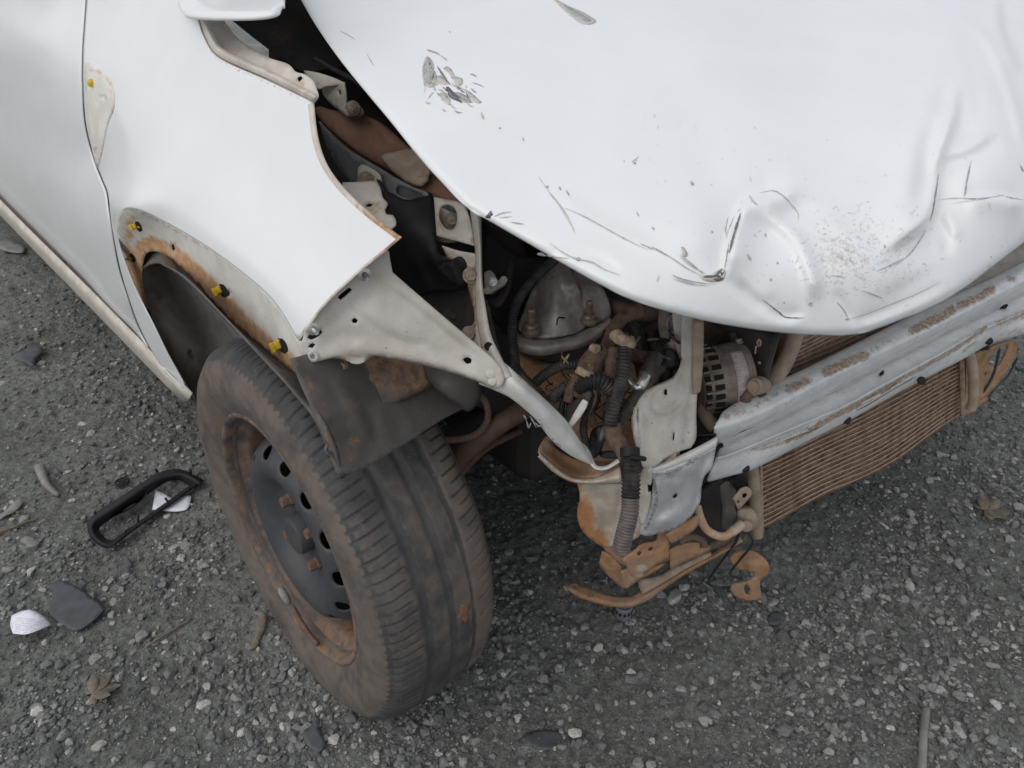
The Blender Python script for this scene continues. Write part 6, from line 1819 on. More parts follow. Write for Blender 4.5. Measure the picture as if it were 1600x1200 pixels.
# the hem under the bonnet edge
def hem():
    c = smooth_open(hood_edge[2:], 160)
    V0 = EYE + rays(c) * HD(c)[:, None]
    inn = np.gradient(c, axis=0)
    nn = np.stack([inn[:, 1], -inn[:, 0]], 1)
    nn /= np.linalg.norm(nn, axis=1)[:, None]
    c2 = c + nn * 14
    V1 = EYE + rays(c) * (HD(c) + .008)[:, None]
    V2 = EYE + rays(c2) * (HD.base(c2) + .030)[:, None]
    V = np.stack([V0, V1, V2], 1).reshape(-1, 3)
    F = [(i * 3 + k, i * 3 + k + 1, (i + 1) * 3 + k + 1, (i + 1) * 3 + k) for i in range(len(c) - 1) for k in (0, 1)]
    mesh('bonnet_hem', V, F, M['cream'], hood)


hem()
# chipped paint
pc = lambda pts, m='chip', nm='paint_chip', off=.0006: patch(nm, pts, HD, M[m], hood, off=off, n=3, step=6)
Z = lambda x, y: (400 + x / 4, y / 4)
pc([Z(*q) for q in ((1075, 358), (1098, 390), (1108, 440), (1100, 500), (1085, 535), (1062, 515), (1048, 470), (1046, 420), (1060, 385))], 'chip')
pc([Z(*q) for q in ((1070, 350), (1112, 400), (1112, 480), (1118, 540), (1090, 548), (1055, 535), (1040, 470), (1042, 410))], 'chiptan', off=.0004)
pc([Z(*q) for q in ((1110, 482), (1150, 472), (1178, 492), (1200, 510), (1180, 532), (1150, 520), (1125, 538), (1108, 515))], 'chiptan')
scratch('paint_chip', [Z(1132, 412), Z(1160, 455), Z(1190, 500), Z(1215, 530)], HD, M['chipdark'], hood, 3.0, .0008)
pc([Z(*q) for q in ((1170, 428), (1190, 412), (1225, 435), (1245, 475), (1290, 490), (1290, 525), (1255, 545), (1232, 500), (1205, 455))], 'chiptan')
pc([Z(*q) for q in ((1188, 540), (1205, 542), (1230, 570), (1258, 592), (1290, 645), (1262, 632), (1215, 612), (1195, 580))], 'chipdark2')
pc([Z(*q) for q in ((1150, 580), (1180, 575), (1200, 600), (1218, 628), (1212, 658), (1180, 640), (1158, 622))], 'chiptan')
pc([Z(*q) for q in ((1245, 575), (1290, 585), (1330, 610), (1350, 638), (1300, 640), (1262, 610))], 'chip')
pc([Z(*q) for q in ((1300, 560), (1345, 585), (1410, 640), (1370, 640), (1330, 600))], 'chiptan')
pc([Z(*q) for q in ((1305, 556), (1352, 585), (1412, 640), (1350, 596))], 'chip', off=.0009)
pc([Z(*q) for q in ((1065, 308), (1100, 315), (1142, 332), (1150, 345), (1110, 330), (1078, 320))], 'chip')
for a in ([(1075, 618), (1095, 590), (1112, 575)], [(1150, 345), (1175, 360), (1200, 382)], [(1348, 515), (1385, 525), (1425, 542)], [(1050, 430), (1066, 470), (1080, 530)], [(1085, 360), (1105, 430), (1098, 500)], [(1260, 600), (1310, 628), (1345, 640)],
          [(525, 192), (570, 215), (622, 248)], [(1205, 195), (1218, 202)], [(690, 330), (712, 370), (740, 415)]):
    scratch('paint_scratch', [Z(*q) for q in a], HD, M['chip'], hood, 1.3, .0009)
rg = np.random.default_rng(31)
for i in range(46):
    x, y = Z(rg.normal(1245, 95), rg.normal(560, 60)) if i < 34 else Z(rg.normal(1090, 25), rg.normal(460, 60))
    a = rg.normal(.65, .35) if i < 34 else rg.normal(1.4, .3)
    l = rg.uniform(3, 13)
    scratch('paint_flake', [(x, y), (x + math.cos(a) * l * .5, y + math.sin(a) * l * .5 + rg.normal(0, .8)), (x + math.cos(a) * l, y + math.sin(a) * l)], HD, M[('chip', 'chiptan', 'chipdark2', 'chiptan2')[i % 4]], hood, rg.uniform(.8, 3.2), .0008 + .00002 * i)
T = lambda x, y: (600 + x / 3.2, 150 + y / 3.2)
for a, w, m in (([(820, 470), (860, 520), (900, 580), (935, 640), (955, 685)], 2.2, 'chiptan'), ([(830, 490), (880, 545), (925, 610)], 1.6, 'chip'), ([(905, 560), (1000, 600), (1100, 655), (1200, 710), (1320, 770)], 2.0, 'chiptan'), ([(1340, 755), (1380, 775), (1415, 798)], 2.6, 'chip'),
                ([(770, 400), (800, 440), (830, 490)], 1.0, 'chiptan'), ([(875, 452), (885, 470)], 2.6, 'chip'), ([(910, 470), (928, 498)], 2.2, 'chip'), ([(812, 460), (822, 446)], 3.0, 'chip'), ([(1340, 652), (1352, 668)], 2.6, 'chip'),
                ([(1535, 425), (1548, 445)], 3.6, 'chip'), ([(1480, 790), (1540, 840), (1600, 895)], 1.8, 'chip'), ([(1440, 892), (1480, 912), (1540, 928), (1600, 935)], 1.6, 'chip'), ([(1445, 902), (1500, 925), (1560, 938)], 1.2, 'chiptan'),
                ([(1365, 930), (1375, 895)], 1.6, 'chiptan'), ([(545, 605), (590, 585), (640, 578)], 1.4, 'chip'), ([(570, 608), (640, 602)], 1.0, 'chip'), ([(630, 628), (660, 634), (700, 640)], 1.6, 'chip'),
                ([(800, 796), (860, 806), (925, 812)], 1.6, 'chip'), ([(830, 735), (900, 785), (960, 812), (1040, 830), (1100, 865), (1180, 895)], 2.0, 'chiptan'), ([(960, 812), (985, 818)], 5, 'chipdark'), ([(765, 790), (790, 792), (806, 800)], 5, 'chipdark'),
                ([(695, 205), (698, 225)], 1.8, 'chip'), ([(575, 158), (584, 162)], 3, 'chip'), ([(1245, 325), (1275, 303)], 1.2, 'chip'), ([(1255, 345), (1262, 318)], 1.2, 'chip'), ([(1240, 322), (1258, 340)], 1.8, 'chip'), ([(1262, 578), (1275, 600)], 1.6, 'chip'), ([(1195, 318), (1205, 330)], .8, 'chip')):
    scratch('paint_scratch', [T(*q) for q in a], HD, M[m], hood, w, .0009)
pc([T(*q) for q in ((535, 572), (545, 592), (530, 612), (505, 605), (520, 588))], 'chipdark2')
pc([T(*q) for q in ((1485, 750), (1505, 765), (1518, 800), (1500, 805), (1490, 775))], 'chiptan')
# cracked crease of the nose
scratch('paint_crack', [(1157, 333), (1151, 352), (1145, 372), (1139, 395)], HD, M['chipdark'], hood, 3.6, .0012)
scratch('paint_crack', [(1139, 380), (1135, 402), (1132, 420)], HD, M['chip'], hood, 1.6, .0012)
scratch('paint_crack', [(1138, 338), (1134, 358), (1136, 372)], HD, M['chip'], hood, 1.4, .001)
pc([(1133, 422), (1128, 420), (1122, 424), (1116, 430), (1104, 430), (1098, 433), (1112, 434), (1118, 432), (1125, 433), (1130, 428)], 'chipdark2')
pc([(1115, 435), (1124, 433), (1131, 434), (1124, 439), (1116, 438)], 'chipdark2')
pc([(1093, 431), (1110, 429), (1128, 419), (1134, 422), (1130, 438), (1112, 441), (1098, 437)], 'chiptan', off=.0004)
for a in ([(1050, 430), (1075, 438), (1100, 443), (1120, 444)], [(1052, 436), (1080, 444), (1108, 447)], [(1018, 385), (1045, 400), (1075, 420), (1095, 430)], [(1000, 380), (1022, 390)], [(1068, 385), (1075, 398)], [(1062, 400), (1085, 418), (1104, 428)]):
    scratch('paint_crack', a, HD, M['chip'], hood, 1.5, .001)
Q = lambda x, y: (1000 + x * .375, 250 + y * .375)
for a, w, m in (([(1245, 60), (1235, 130), (1222, 210), (1205, 270)], 1.8, 'chip'), ([(1205, 270), (1170, 330), (1130, 385), (1090, 420), (1040, 445)], 1.6, 'chip'), ([(1380, 0), (1368, 60), (1352, 150)], 2.2, 'chip'), ([(1352, 152), (1362, 110)], 2.0, 'chip'),
                ([(510, 582), (545, 608), (580, 635), (610, 655), (690, 658)], 1.8, 'chipdark2'), ([(700, 605), (715, 595), (712, 612)], 4.5, 'chiptan'), ([(820, 590), (850, 625), (868, 662)], 1.4, 'chip'), ([(868, 664), (950, 640), (1050, 600), (1150, 560), (1250, 510)], 1.4, 'chiptan'),
                ([(855, 664), (875, 662)], 3, 'chip'), ([(925, 545), (970, 560), (1012, 577)], 1.8, 'chip'), ([(985, 465), (1040, 440), (1100, 408)], 1.3, 'chip'), ([(790, 482), (830, 484), (850, 492)], 1.4, 'chip'), ([(640, 190), (660, 225), (658, 250)], 1.4, 'chiptan'),
                ([(500, 135), (560, 128), (610, 160), (650, 210)], 1.4, 'chiptan'), ([(455, 145), (470, 170), (490, 185)], 2.6, 'chiptan'), ([(420, 200), (395, 230), (370, 290), (358, 330)], 1.4, 'chip'), ([(1240, 165), (1320, 158), (1400, 160), (1500, 150)], 1.0, 'chip'),
                ([(1300, 180), (1400, 165), (1500, 148)], 1.0, 'chiptan'), ([(1490, 145), (1520, 150), (1560, 160), (1598, 165)], 1.6, 'chip'), ([(1585, 20), (1600, 50)], 2.5, 'chip'), ([(448, 390), (455, 402), (464, 418)], 3.2, 'chiptan'), ([(213, 90), (222, 104)], 3.5, 'chip'),
                ([(570, 425), (578, 432)], 3, 'chip'), ([(1018, 352), (1024, 366)], 2.6, 'chip'), ([(545, 490), (548, 505)], 2, 'chip'), ([(522, 305), (526, 320)], 2, 'chip'), ([(598, 592), (604, 596)], 3, 'chip'), ([(298, 295), (304, 303)], 2.4, 'chip')):
    scratch('paint_scratch', [Q(*q) for q in a], HD, M[m], hood, w, .001)
# fine scuffing on the nose, joined
rg = np.random.default_rng(17)
Vs, Fs, nb = [], [], 0
for i in range(640):
    if i < 520:
        x, y = rg.normal(1335, 52), rg.normal(405, 38)
    else:
        x, y = rg.uniform(1000, 1590), rg.uniform(180, 500)
    if not inside(np.array(hood_edge + [(1700, -200), (330, -260)], float), np.array([[x, y]]))[0]:
        continue
    a = rg.normal(-.5, .7) if i < 520 else rg.normal(1.0, .4)
    l = rg.exponential(2.4) + 1.2
    w = rg.uniform(.2, .6)
    k = 4
    u = np.linspace(-.5, .5, k)
    cx = x + math.cos(a) * l * u + rg.normal(0, .6, k)
    cy = y + math.sin(a) * l * u + rg.normal(0, .6, k)
    ww = w * np.array([.3, 1, .9, .2])
    P = np.vstack([np.stack([cx - math.sin(a) * ww, cy + math.cos(a) * ww], 1), np.stack([cx + math.sin(a) * ww, cy - math.cos(a) * ww], 1)])
    Vs.append(P)
    Fs += [(nb + j, nb + j + 1, nb + k + j + 1, nb + k + j) for j in range(k - 1)]
    nb += 2 * k
P = np.vstack(Vs)
o = mesh('paint_scuffs', EYE + rays(P) * (HD(P) - .0011)[:, None], Fs, M['chiptan2'], hood)
o['kind'] = 'stuff'
# plastic tab of torn tape at the top of the bonnet
pc([(862, -4), (875, 2), (890, 10), (905, 16), (920, 24), (932, 33), (922, 38), (908, 36), (894, 26), (880, 14)], 'chiptan', 'torn_sticker', .0012)
pc([(880, 8), (895, 14), (915, 26), (925, 33), (910, 33), (893, 22)], 'chip', 'torn_sticker', .0016)

# rear of the car out of the picture: windscreen foot, far wing
def quad(name, pts, mat, th=.004, n=8):
    P = np.array([carp(*q) for q in pts])
    V, F = [], []
    for i in range(n + 1):
        for j in range(n + 1):
            u, v = i / n, j / n
            V.append((P[0] * (1 - u) + P[1] * u) * (1 - v) + (P[3] * (1 - u) + P[2] * u) * v)
    F = [(i * (n + 1) + j, (i + 1) * (n + 1) + j, (i + 1) * (n + 1) + j + 1, i * (n + 1) + j + 1) for i in range(n) for j in range(n)]
    o = mesh(name, V, F, mat, car)
    solid(o, th, 0)
    return o


quad('windscreen', [(-.62, .18, .95), (-.62, 1.24, .95), (-1.12, 1.12, 1.36), (-1.12, .30, 1.36)], M['glass'])
quad('scuttle', [(-.48, .16, .935), (-.48, 1.26, .935), (-.63, 1.26, .945), (-.63, .16, .945)], M['black'])
quad('roof', [(-1.10, .28, 1.37), (-1.10, 1.14, 1.37), (-2.5, 1.12, 1.40), (-2.5, .30, 1.40)], M['paint'])
quad('door_window', [(-.80, .0, .93), (-1.15, .28, 1.34), (-2.3, .28, 1.36), (-2.4, .0, .93)], M['glass'])
quad('windscreen_pillar', [(-.60, .06, .93), (-.62, .18, .955), (-1.12, .31, 1.37), (-1.14, .26, 1.36)], M['paint'])
quad('far_sill_blocker', [(.30, 1.50, .42), (-2.6, 1.50, .42), (-2.6, 1.50, .16), (.30, 1.50, .16)], M['dark'])  # far sill, unseen, added to block light reaching under the car
quad('near_skirt_blocker', [(-.75, .09, .42), (-2.6, .09, .42), (-2.6, .09, .17), (-.75, .09, .17)], M['dark'])  # unseen sheet added to keep light from under the near side
quad('far_wing', [(.40, 1.60, .76), (-.5, 1.64, .92), (-.5, 1.66, .30), (.40, 1.64, .35)], M['paint'])
quad('rear_body_side', [(-2.5, .02, .95), (-3.3, .10, .95), (-3.3, .10, .35), (-2.5, .02, .28)], M['paint'])

# ------------------------------------------------------------------ ground
def vnoise(x, y, seed=0):
    rg_ = np.random.default_rng(seed)
    G = rg_.random((256, 256))
    xi, yi = np.floor(x).astype(int), np.floor(y).astype(int)
    fx, fy = x - xi, y - yi
    fx, fy = fx * fx * (3 - 2 * fx), fy * fy * (3 - 2 * fy)
    g = lambda a, b: G[a % 256, b % 256]
    return (g(xi, yi) * (1 - fx) + g(xi + 1, yi) * fx) * (1 - fy) + (g(xi, yi + 1) * (1 - fx) + g(xi + 1, yi + 1) * fx) * fy


def fbm(x, y, f, o=4, seed=0, g=.5):
    a, s, t = 1, 0, 0
    for k in range(o):
        s = s + a * vnoise(x * f + 37 * k, y * f + 91 * k, seed + k)
        t += a
        a *= g
        f *= 2.03
    return s / t


def gheight(x, y):
    z = (fbm(x, y, 3.2, 3, 1) - .5) * .022 + (fbm(x, y, 18, 3, 5) - .5) * .010
    n = fbm(x, y, 70, 3, 9, .65)
    z = z + (n - .5) * .010 - .005 * np.clip(1 - np.abs(fbm(x, y, 26, 3, 71) - .5) * 14, 0, 1)
    z = z - .0025 * np.clip((fbm(x, y, 9, 2, 23) - .5) * 6, 0, 1)
    return z


def flat_under_wheel(x, y, z):
    r = np.hypot(x - W0[0], y - W0[1])
    k = np.exp(-(r / .16) ** 2)
    return z * (1 - k) + .003 * k


def gz(x, y):
    x, y = np.atleast_1d(np.asarray(x, float)), np.atleast_1d(np.asarray(y, float))
    return flat_under_wheel(x, y, gheight(x, y))


GX0, GX1, GY0, GY1, GS = -2.3, 2.1, .40, 3.3, .0070
xs, ys = np.arange(GX0, GX1, GS), np.arange(GY0, GY1, GS)
gx, gy = np.meshgrid(xs, ys)
zz = gz(gx.ravel(), gy.ravel())
nx, ny = len(xs), len(ys)
V = np.stack([gx.ravel(), gy.ravel(), zz], 1)
edge = np.minimum(np.minimum(gx - GX0, GX1 - gx), np.minimum(gy - GY0, GY1 - gy)).ravel()
V[:, 2] = np.where(edge < .08, V[:, 2] * edge / .08 + (-.004) * (1 - edge / .08), V[:, 2])
i, j = np.meshgrid(np.arange(ny - 1), np.arange(nx - 1), indexing='ij')
Fc = np.stack([i * nx + j, i * nx + j + 1, (i + 1) * nx + j + 1, (i + 1) * nx + j], -1).reshape(-1, 4)


def density(x, y):
    """how much loose gravel lies here"""
    n = fbm(x, y, 5.5, 3, 40)
    d = np.clip((n - .49) * 5, 0, 1) * .62
    for (px_, py_, r, a) in GPATCH:
        c = atz(px_, py_)
        d = np.maximum(d, 1.7 * a * np.exp(-((x - c[0]) ** 2 + (y - c[1]) ** 2) / r ** 2))
    return d


GPATCH = [(1395, 880, .085, 1.0), (1340, 930, .07, .9), (1440, 830, .10, .75), (1300, 985, .08, .7), (1540, 740, .16, .9), (1580, 640, .22, .8), (230, 610, .14, .9), (250, 660, .10, .9), (270, 720, .07, .6), (120, 500, .22, .7), (180, 580, .15, .8), (290, 860, .07, .8),
          (250, 900, .07, .5), (1100, 920, .05, .8), (1190, 960, .06, .6), (640, 1160, .10, .5), (500, 1130, .06, .5), (60, 1120, .07, .5), (1250, 1100, .08, .5), (1000, 990, .04, .4), (100, 870, .06, .6), (30, 920, .06, .6), (1500, 960, .10, .6), (1420, 1060, .09, .5)]
dens = density(V[:, 0], V[:, 1])
pale = fbm(V[:, 0], V[:, 1], 2.6, 4, 60)
ground = mesh('ground', V, Fc, M['ground'], None, True, loc=(0, 0, 0), attr={'dirt': np.clip(pale, 0, 1)})
tag(ground, None, kind='structure')
# the yard beyond, butted round the detailed sheet
far, B = [], 160.0
fx = [-B, GX0, GX1 - (GX1 - GX0) % GS, B]
X0, X1, Y0, Y1 = xs[0], xs[-1], ys[0], ys[-1]
P = [(-B, -B), (B, -B), (B, B), (-B, B), (X0, Y0), (X1, Y0), (X1, Y1), (X0, Y1)]
yard = mesh('yard', [(x, y, -.004) for x, y in P], [(0, 1, 5, 4), (1, 2, 6, 5), (2, 3, 7, 6), (3, 0, 4, 7)], M['ground'], None, False, loc=(0, 0, 0), attr={'dirt': np.full(8, .5)})
yard['kind'] = 'structure'

# ------------------------------------------------------------------ loose stones
def ico(sub):
    t = (1 + 5 ** .5) / 2
    v = [(-1, t, 0), (1, t, 0), (-1, -t, 0), (1, -t, 0), (0, -1, t), (0, 1, t), (0, -1, -t), (0, 1, -t), (t, 0, -1), (t, 0, 1), (-t, 0, -1), (-t, 0, 1)]
    f = [(0, 11, 5), (0, 5, 1), (0, 1, 7), (0, 7, 10), (0, 10, 11), (1, 5, 9), (5, 11, 4), (11, 10, 2), (10, 7, 6), (7, 1, 8), (3, 9, 4), (3, 4, 2), (3, 2, 6), (3, 6, 8), (3, 8, 9), (4, 9, 5), (2, 4, 11), (6, 2, 10), (8, 6, 7), (9, 8, 1)]
    v = [np.array(q) / np.linalg.norm(q) for q in v]
    for _ in range(sub):
        c, nf = {}, []
        def mid(a, b):
            k = (min(a, b), max(a, b))
            if k not in c:
                m_ = v[a] + v[b]
                v.append(m_ / np.linalg.norm(m_))
                c[k] = len(v) - 1
            return c[k]
        for a, b, d in f:
            p, q, r = mid(a, b), mid(b, d), mid(d, a)
            nf += [(a, p, r), (b, q, p), (d, r, q), (p, q, r)]
        f = nf
    return np.array(v), np.array(f)


def stone_shape(sub, rg_):
    v, f = ico(sub)
    # cut facets: planes that shave the ball
    v = v.copy()
    for _ in range(rg_.integers(8, 14)):
        n = rg_.normal(size=3)
        n /= np.linalg.norm(n)
        h_ = rg_.uniform(.5, .8)
        d = v @ n
        m = d > h_
        v[m] -= np.outer((d[m] - h_) * 1.0, n)
    v *= 1 + rg_.normal(0, .02 if sub > 1 else .10, (len(v), 1))
    v *= np.array([1, rg_.uniform(.6, .95), rg_.uniform(.45, .75)])
    return v, f


def pebbles(name, n, sub, smin, smax, dmin, mat, seed, bury=.35, power=2.2):
    rg_ = np.random.default_rng(seed)
    shapes = [stone_shape(sub, rg_) for _ in range(14)]
    pts = []
    x0, x1 = -2.2, 2.0
    while len(pts) < n:
        # even in the picture: more stones per area close to the lens
        px_ = rg_.uniform(-160, 1760, n)
        py_ = rg_.uniform(300, 1290, n)
        r = rays(np.stack([px_, py_], 1))
        t = -CAM_H / r[:, 2]
        x, y = r[:, 0] * t, r[:, 1] * t
        ok = (x > GX0 + .05) & (x < GX1 - .05) & (y < GY1 - .05) & (y > GY0 + .02)
        far_ = np.clip(1.35 / t, .35, 1.2)
        ok &= rg_.random(n) < far_
        ok &= rg_.random(n) < (dmin + (1 - dmin) * density(x, y)) / 1.7
        pts += list(zip(x[ok], y[ok]))
    pts = np.array(pts[:n])
    PD_ = np.clip(density(pts[:, 0], pts[:, 1]) - .9, 0, 1)
    Vs, Fs, Ts = [], [], []
    nb_ = 0
    for k in range(n):
        v, f = shapes[rg_.integers(len(shapes))]
        s = smin + (smax - smin) * rg_.random() ** power
        a = rg_.uniform(0, 6.28)
        c, s_ = math.cos(a), math.sin(a)
        tl = rg_.uniform(-.4, .4)
        Rz = np.array([[c, -s_, 0], [s_, c, 0], [0, 0, 1]])
        Rx = np.array([[1, 0, 0], [0, math.cos(tl), -math.sin(tl)], [0, math.sin(tl), math.cos(tl)]])
        Vs.append((v @ (Rz @ Rx).T) * s)
        Fs.append(f + nb_)
        tone = np.clip(rg_.beta(1.6, 2.9) + .07 * PD_[k], 0, 1)
        Ts.append(np.full(len(v), tone))
        nb_ += len(v)
    z = gz(pts[:, 0], pts[:, 1])
    off = np.repeat(np.stack([pts[:, 0], pts[:, 1], z], 1), [len(q) for q in Vs], 0)
    S_ = np.concatenate([np.full(len(q), np.ptp(q[:, 2]) * (.5 - bury)) for q in Vs])
    V_ = np.vstack(Vs) + off
    V_[:, 2] += S_
    o = mesh(name, V_, np.vstack(Fs), mat, None, sub > 1, loc=(0, 0, 0), attr={'tone': np.concatenate(Ts)})
    if sub > 1:
        autosmooth(o, 28)
    return o


g1 = pebbles('gravel', 2300, 2, .0060, .0140, .16, M['stone'], 101, bury=.30, power=2.4)
g4 = pebbles('chippings', 11000, 1, .0030, .0082, .12, M['stone'], 104, bury=.22, power=1.7)
g2 = pebbles('fine_gravel', 30000, 0, .0012, .0036, .28, M['stone'], 102, bury=.15, power=1.6)
g3 = pebbles('crumbs', 10000, 0, .0009, .0024, .45, M['soilcrumb'], 103, bury=.2)
tag(g4, 'mid sized grey chippings lying in drifts on the dirt', kind='stuff')
tag(g1, 'grey gravel scattered and pressed into the damp dirt', kind='stuff')
tag(g2, 'small stone chippings strewn over the dirt yard', kind='stuff')
tag(g3, 'crumbs of dark dirt lying between the stones', kind='stuff')

# stones that stand out, each a thing
bigs = [((1054, 932), .020, .72, 'pale irregular stone below the crushed corner, biggest near it'), ((1124, 938), .0105, .5, 'round grey pebble between the irregular stone and the hooked rust bracket'), ((1182, 966), .0095, .85, 'pale pointed stone just below the hooked rust bracket'),
        ((934, 1014), .0105, .75, 'pale oval stone lying alone on bare dirt right of the tyre'), ((976, 1016), .0105, .80, 'pale angular stone beside the lone oval stone'), ((986, 1052), .0095, .95, 'whitest angular stone below the oval and angular pair'),
        ((898, 1146), .0115, .95, 'white stone near the bottom edge, right of the tyre'), ((995, 987), .0080, .7, 'small squarish stone above the angular pair'), ((1031, 973), .0075, .6, 'rounded pebble left of the hook bracket, below the irregular stone'),
        ((378, 1143), .0125, .85, 'pale egg shaped stone at bottom left of the wheel'), ((428, 1107), .0110, .8, 'pale wedge of stone close under the rim side of the tyre'), ((457, 1118), .0100, .75, 'rounded pale pebble next to the wedge of stone by the tyre'),
        ((522, 1118 + 36), .0115, .85, 'pale speckled stone below the tyre beside the dark shard'), ((458, 1052), .0090, .9, 'small white stone tucked under the left wall of the tyre'), ((55, 1112), .0120, .9, 'white stone in the bottom left corner of the yard'),
        ((172, 905), .0110, .6, 'tan pebble between the slate shard and the black frame'), ((262, 806 + 4), .0085, .9, 'white stone beside the wheel below the black frame'), ((1356, 1000 - 10), .0125, .5, 'flat grey stone at lower right among loose gravel'),
        ((806, 912), .0090, .6, 'small pale stone in the shade right of the tyre'), ((1390, 1062), .0125, .45, 'dull grey stone in the lower right gravel'), ((1180, 1070), .0110, .5, 'rough grey stone below the gravel patch'), ((1320, 700), .018, .45, 'grey stone showing under the sagging condenser')]
rg = np.random.default_rng(77)
for (px_, py_), s, tone, lab in bigs:
    c = atz(px_, py_)
    v, f = stone_shape(3, rg)
    v *= 1 + .03 * np.sin(v @ rg.normal(size=3) * 7)[:, None]
    a = rg.uniform(0, 6.28)
    R_ = np.array([[math.cos(a), -math.sin(a), 0], [math.sin(a), math.cos(a), 0], [0, 0, 1]])
    V_ = (v @ R_.T) * s + np.array([c[0], c[1], gz(c[0], c[1])[0] + s * .28])
    o = mesh('stone', V_, f, M['stone'], None, True, attr={'tone': np.full(len(v), tone)})
    tag(o, lab, 'stone')
# second lobe that leans on the biggest one
c = atz(1066, 922)
v, f = stone_shape(3, rg)
tag(mesh('stone', v * .012 + np.array([c[0], c[1], .010]), f, M['stone'], None, True, attr={'tone': np.full(len(v), .62)}), 'grey stone leaning on the pale irregular stone below the crushed corner', 'stone')

# ------------------------------------------------------------------ litter
def flat(name, outline, mat, lab, cat, lift=.004, th=.0015, curl=.004, n=4, step=6, bend=None, group=None):
    pts = smooth_closed(outline, n) if n else np.array([q[:2] for q in outline], float)
    cx, cy = pts.mean(0)
    c0 = atz(cx, cy)

    def hz(p):
        q = np.array([atz(a, b)[:2] for a, b in p])
        z = np.mean(gz(q[:, 0], q[:, 1]))
        r = np.hypot(*(q - c0[:2]).T)
        zz_ = z + lift + curl * (fbm(q[:, 0] + 5, q[:, 1], 14, 2, 88) - .3) * 2
        if bend:
            zz_ = zz_ + bend(p)
        return zz_

    class G_:
        extra = None

        def __call__(self, p):
            p = np.atleast_2d(np.asarray(p, float))
            z = hz(p)
            return (z - CAM_H) / rays(p)[:, 2]
    g_ = Depth([(cx, cy, 1.0)])
    g_.__class__ = type('GroundDepth', (Depth,), {'__call__': lambda self, p: (hz(np.atleast_2d(np.asarray(p, float))) - CAM_H) / rays(p)[:, 2]})
    o = panel(name, outline, g_, mat, None, step=step, thick=th, n=n)
    tag(o, lab, cat, group)
    return o


flat('grey_shard', [(80, 912, 1), (90, 906), (100, 908), (122, 918), (150, 938), (164, 952, 1), (140, 974), (118, 985), (96, 974), (76, 955), (84, 930)], M['shard'], 'large slate grey rubber shard left of the wheel beside white paper', 'shard', lift=.007, curl=.006)
flat('grey_shard', [(196, 882), (200, 872), (206, 878), (204, 890), (198, 894)], M['shard'], 'tiny grey shard below the broken black frame', 'shard')
flat('grey_shard', [(236, 912), (248, 896), (262, 884), (258, 900), (248, 918), (240, 924)], M['shard'], 'narrow dark shard between black frame and tyre', 'shard')
flat('grey_shard', [(474, 1142), (486, 1134), (492, 1118), (500, 1124), (498, 1140), (508, 1160), (500, 1174), (486, 1170), (476, 1158)], M['shard'], 'dark slate shard below the wheel at the bottom edge', 'shard', lift=.006)
flat('grey_shard', [(386, 1014), (398, 994), (402, 970), (410, 954), (416, 958), (414, 980), (405, 1000), (402, 1010)], M['leaf'], 'curved strip of olive grey plastic left of the tyre', 'shard', lift=.007)
flat('grey_shard', [(40, 566), (26, 560), (34, 548), (58, 540), (68, 546), (56, 560), (52, 572)], M['shard'], 'crumpled dark shard near the left edge above the curled tube', 'shard', lift=.012, curl=.012)
flat('grey_shard', [(100, 448), (115, 440), (124, 446), (110, 452)], M['shard'], 'small flat shard under the sill', 'shard')
flat('grey_shard', [(820, 1148), (850, 1140), (885, 1146), (895, 1160), (870, 1170), (835, 1168)], M['shard'], 'dark flat shard at the bottom edge beside the white stone', 'shard', lift=.002)
flat('grey_shard', [(1200, 962), (1216, 954), (1226, 966), (1214, 976), (1202, 974)], M['shard'], 'dark chip of plastic under the hooked bracket', 'shard')
flat('pale_shard', [(-10, 376), (10, 374), (26, 378), (38, 386), (36, 394), (20, 394), (-2, 388)], M['greyshard'], 'pale grey flat fragment at the far left edge under the sill', 'shard', lift=.006)
flat('pale_shard', [(-6, 810), (8, 798), (20, 786), (32, 778), (36, 784), (24, 798), (8, 806), (-4, 814)], M['greyshard'], 'pale twisted strip at the left edge above the twig', 'shard', lift=.008)
p1 = flat('torn_paper', [(18, 962, 1), (30, 956), (46, 952, 1), (60, 958), (72, 966), (80, 976, 1), (62, 984), (40, 991), (20, 990, 1), (16, 976)], M['paper'], 'crumpled white printed paper at the left edge beside the slate shard', 'paper', lift=.010, curl=.012, th=.0004,
          bend=lambda p: .012 * np.exp(-(((p[:, 0] - 46) / 16) ** 2)) - .002 * np.sin(p[:, 0] * .17))
p2 = flat('torn_paper', [(243, 766, 1), (258, 772), (270, 780, 1), (282, 772), (299, 775, 1), (296, 790), (292, 796), (276, 799), (256, 798), (238, 796, 1)], M['paper'], 'torn white paper lying under the broken black plastic frame', 'paper', lift=.006, curl=.006, th=.0004)
# faint print on the crumpled paper
def onp(x, y):
    return x, y
Vs, Fs, nb = [], [], 0
rg = np.random.default_rng(3)
me = p1.data
base = ORIG[p1]
TV = np.array([v.co[:] for v in me.vertices]) + base
TP = np.array([proj(v) for v in TV])
DP = Depth([(a, b, c) for a, b, c in TP[::3]], sm=1e-6)
for r_ in range(7):
    x = 24.0
    y = 964 + r_ * 3.6
    while x < 70:
        l = rg.uniform(1.5, 5)
        P = np.array([(x, y + (x - 20) * .12), (x + l, y + (x + l - 20) * .12), (x + l, y + .9 + (x + l - 20) * .12), (x, y + .9 + (x - 20) * .12)])
        if inside(np.array([(18, 962), (46, 952), (72, 966), (80, 976), (62, 984), (40, 991), (20, 990)], float), P).all() and rg.random() < .75:
            Vs.append(EYE + rays(P) * (DP(P) - .0009)[:, None])
            Fs.append((nb, nb + 1, nb + 2, nb + 3))
            nb += 4
        x += l + 1.5
if Vs:
    o = mesh('printed_lines', np.vstack(Vs), Fs, M['inkpale'], p1, False)

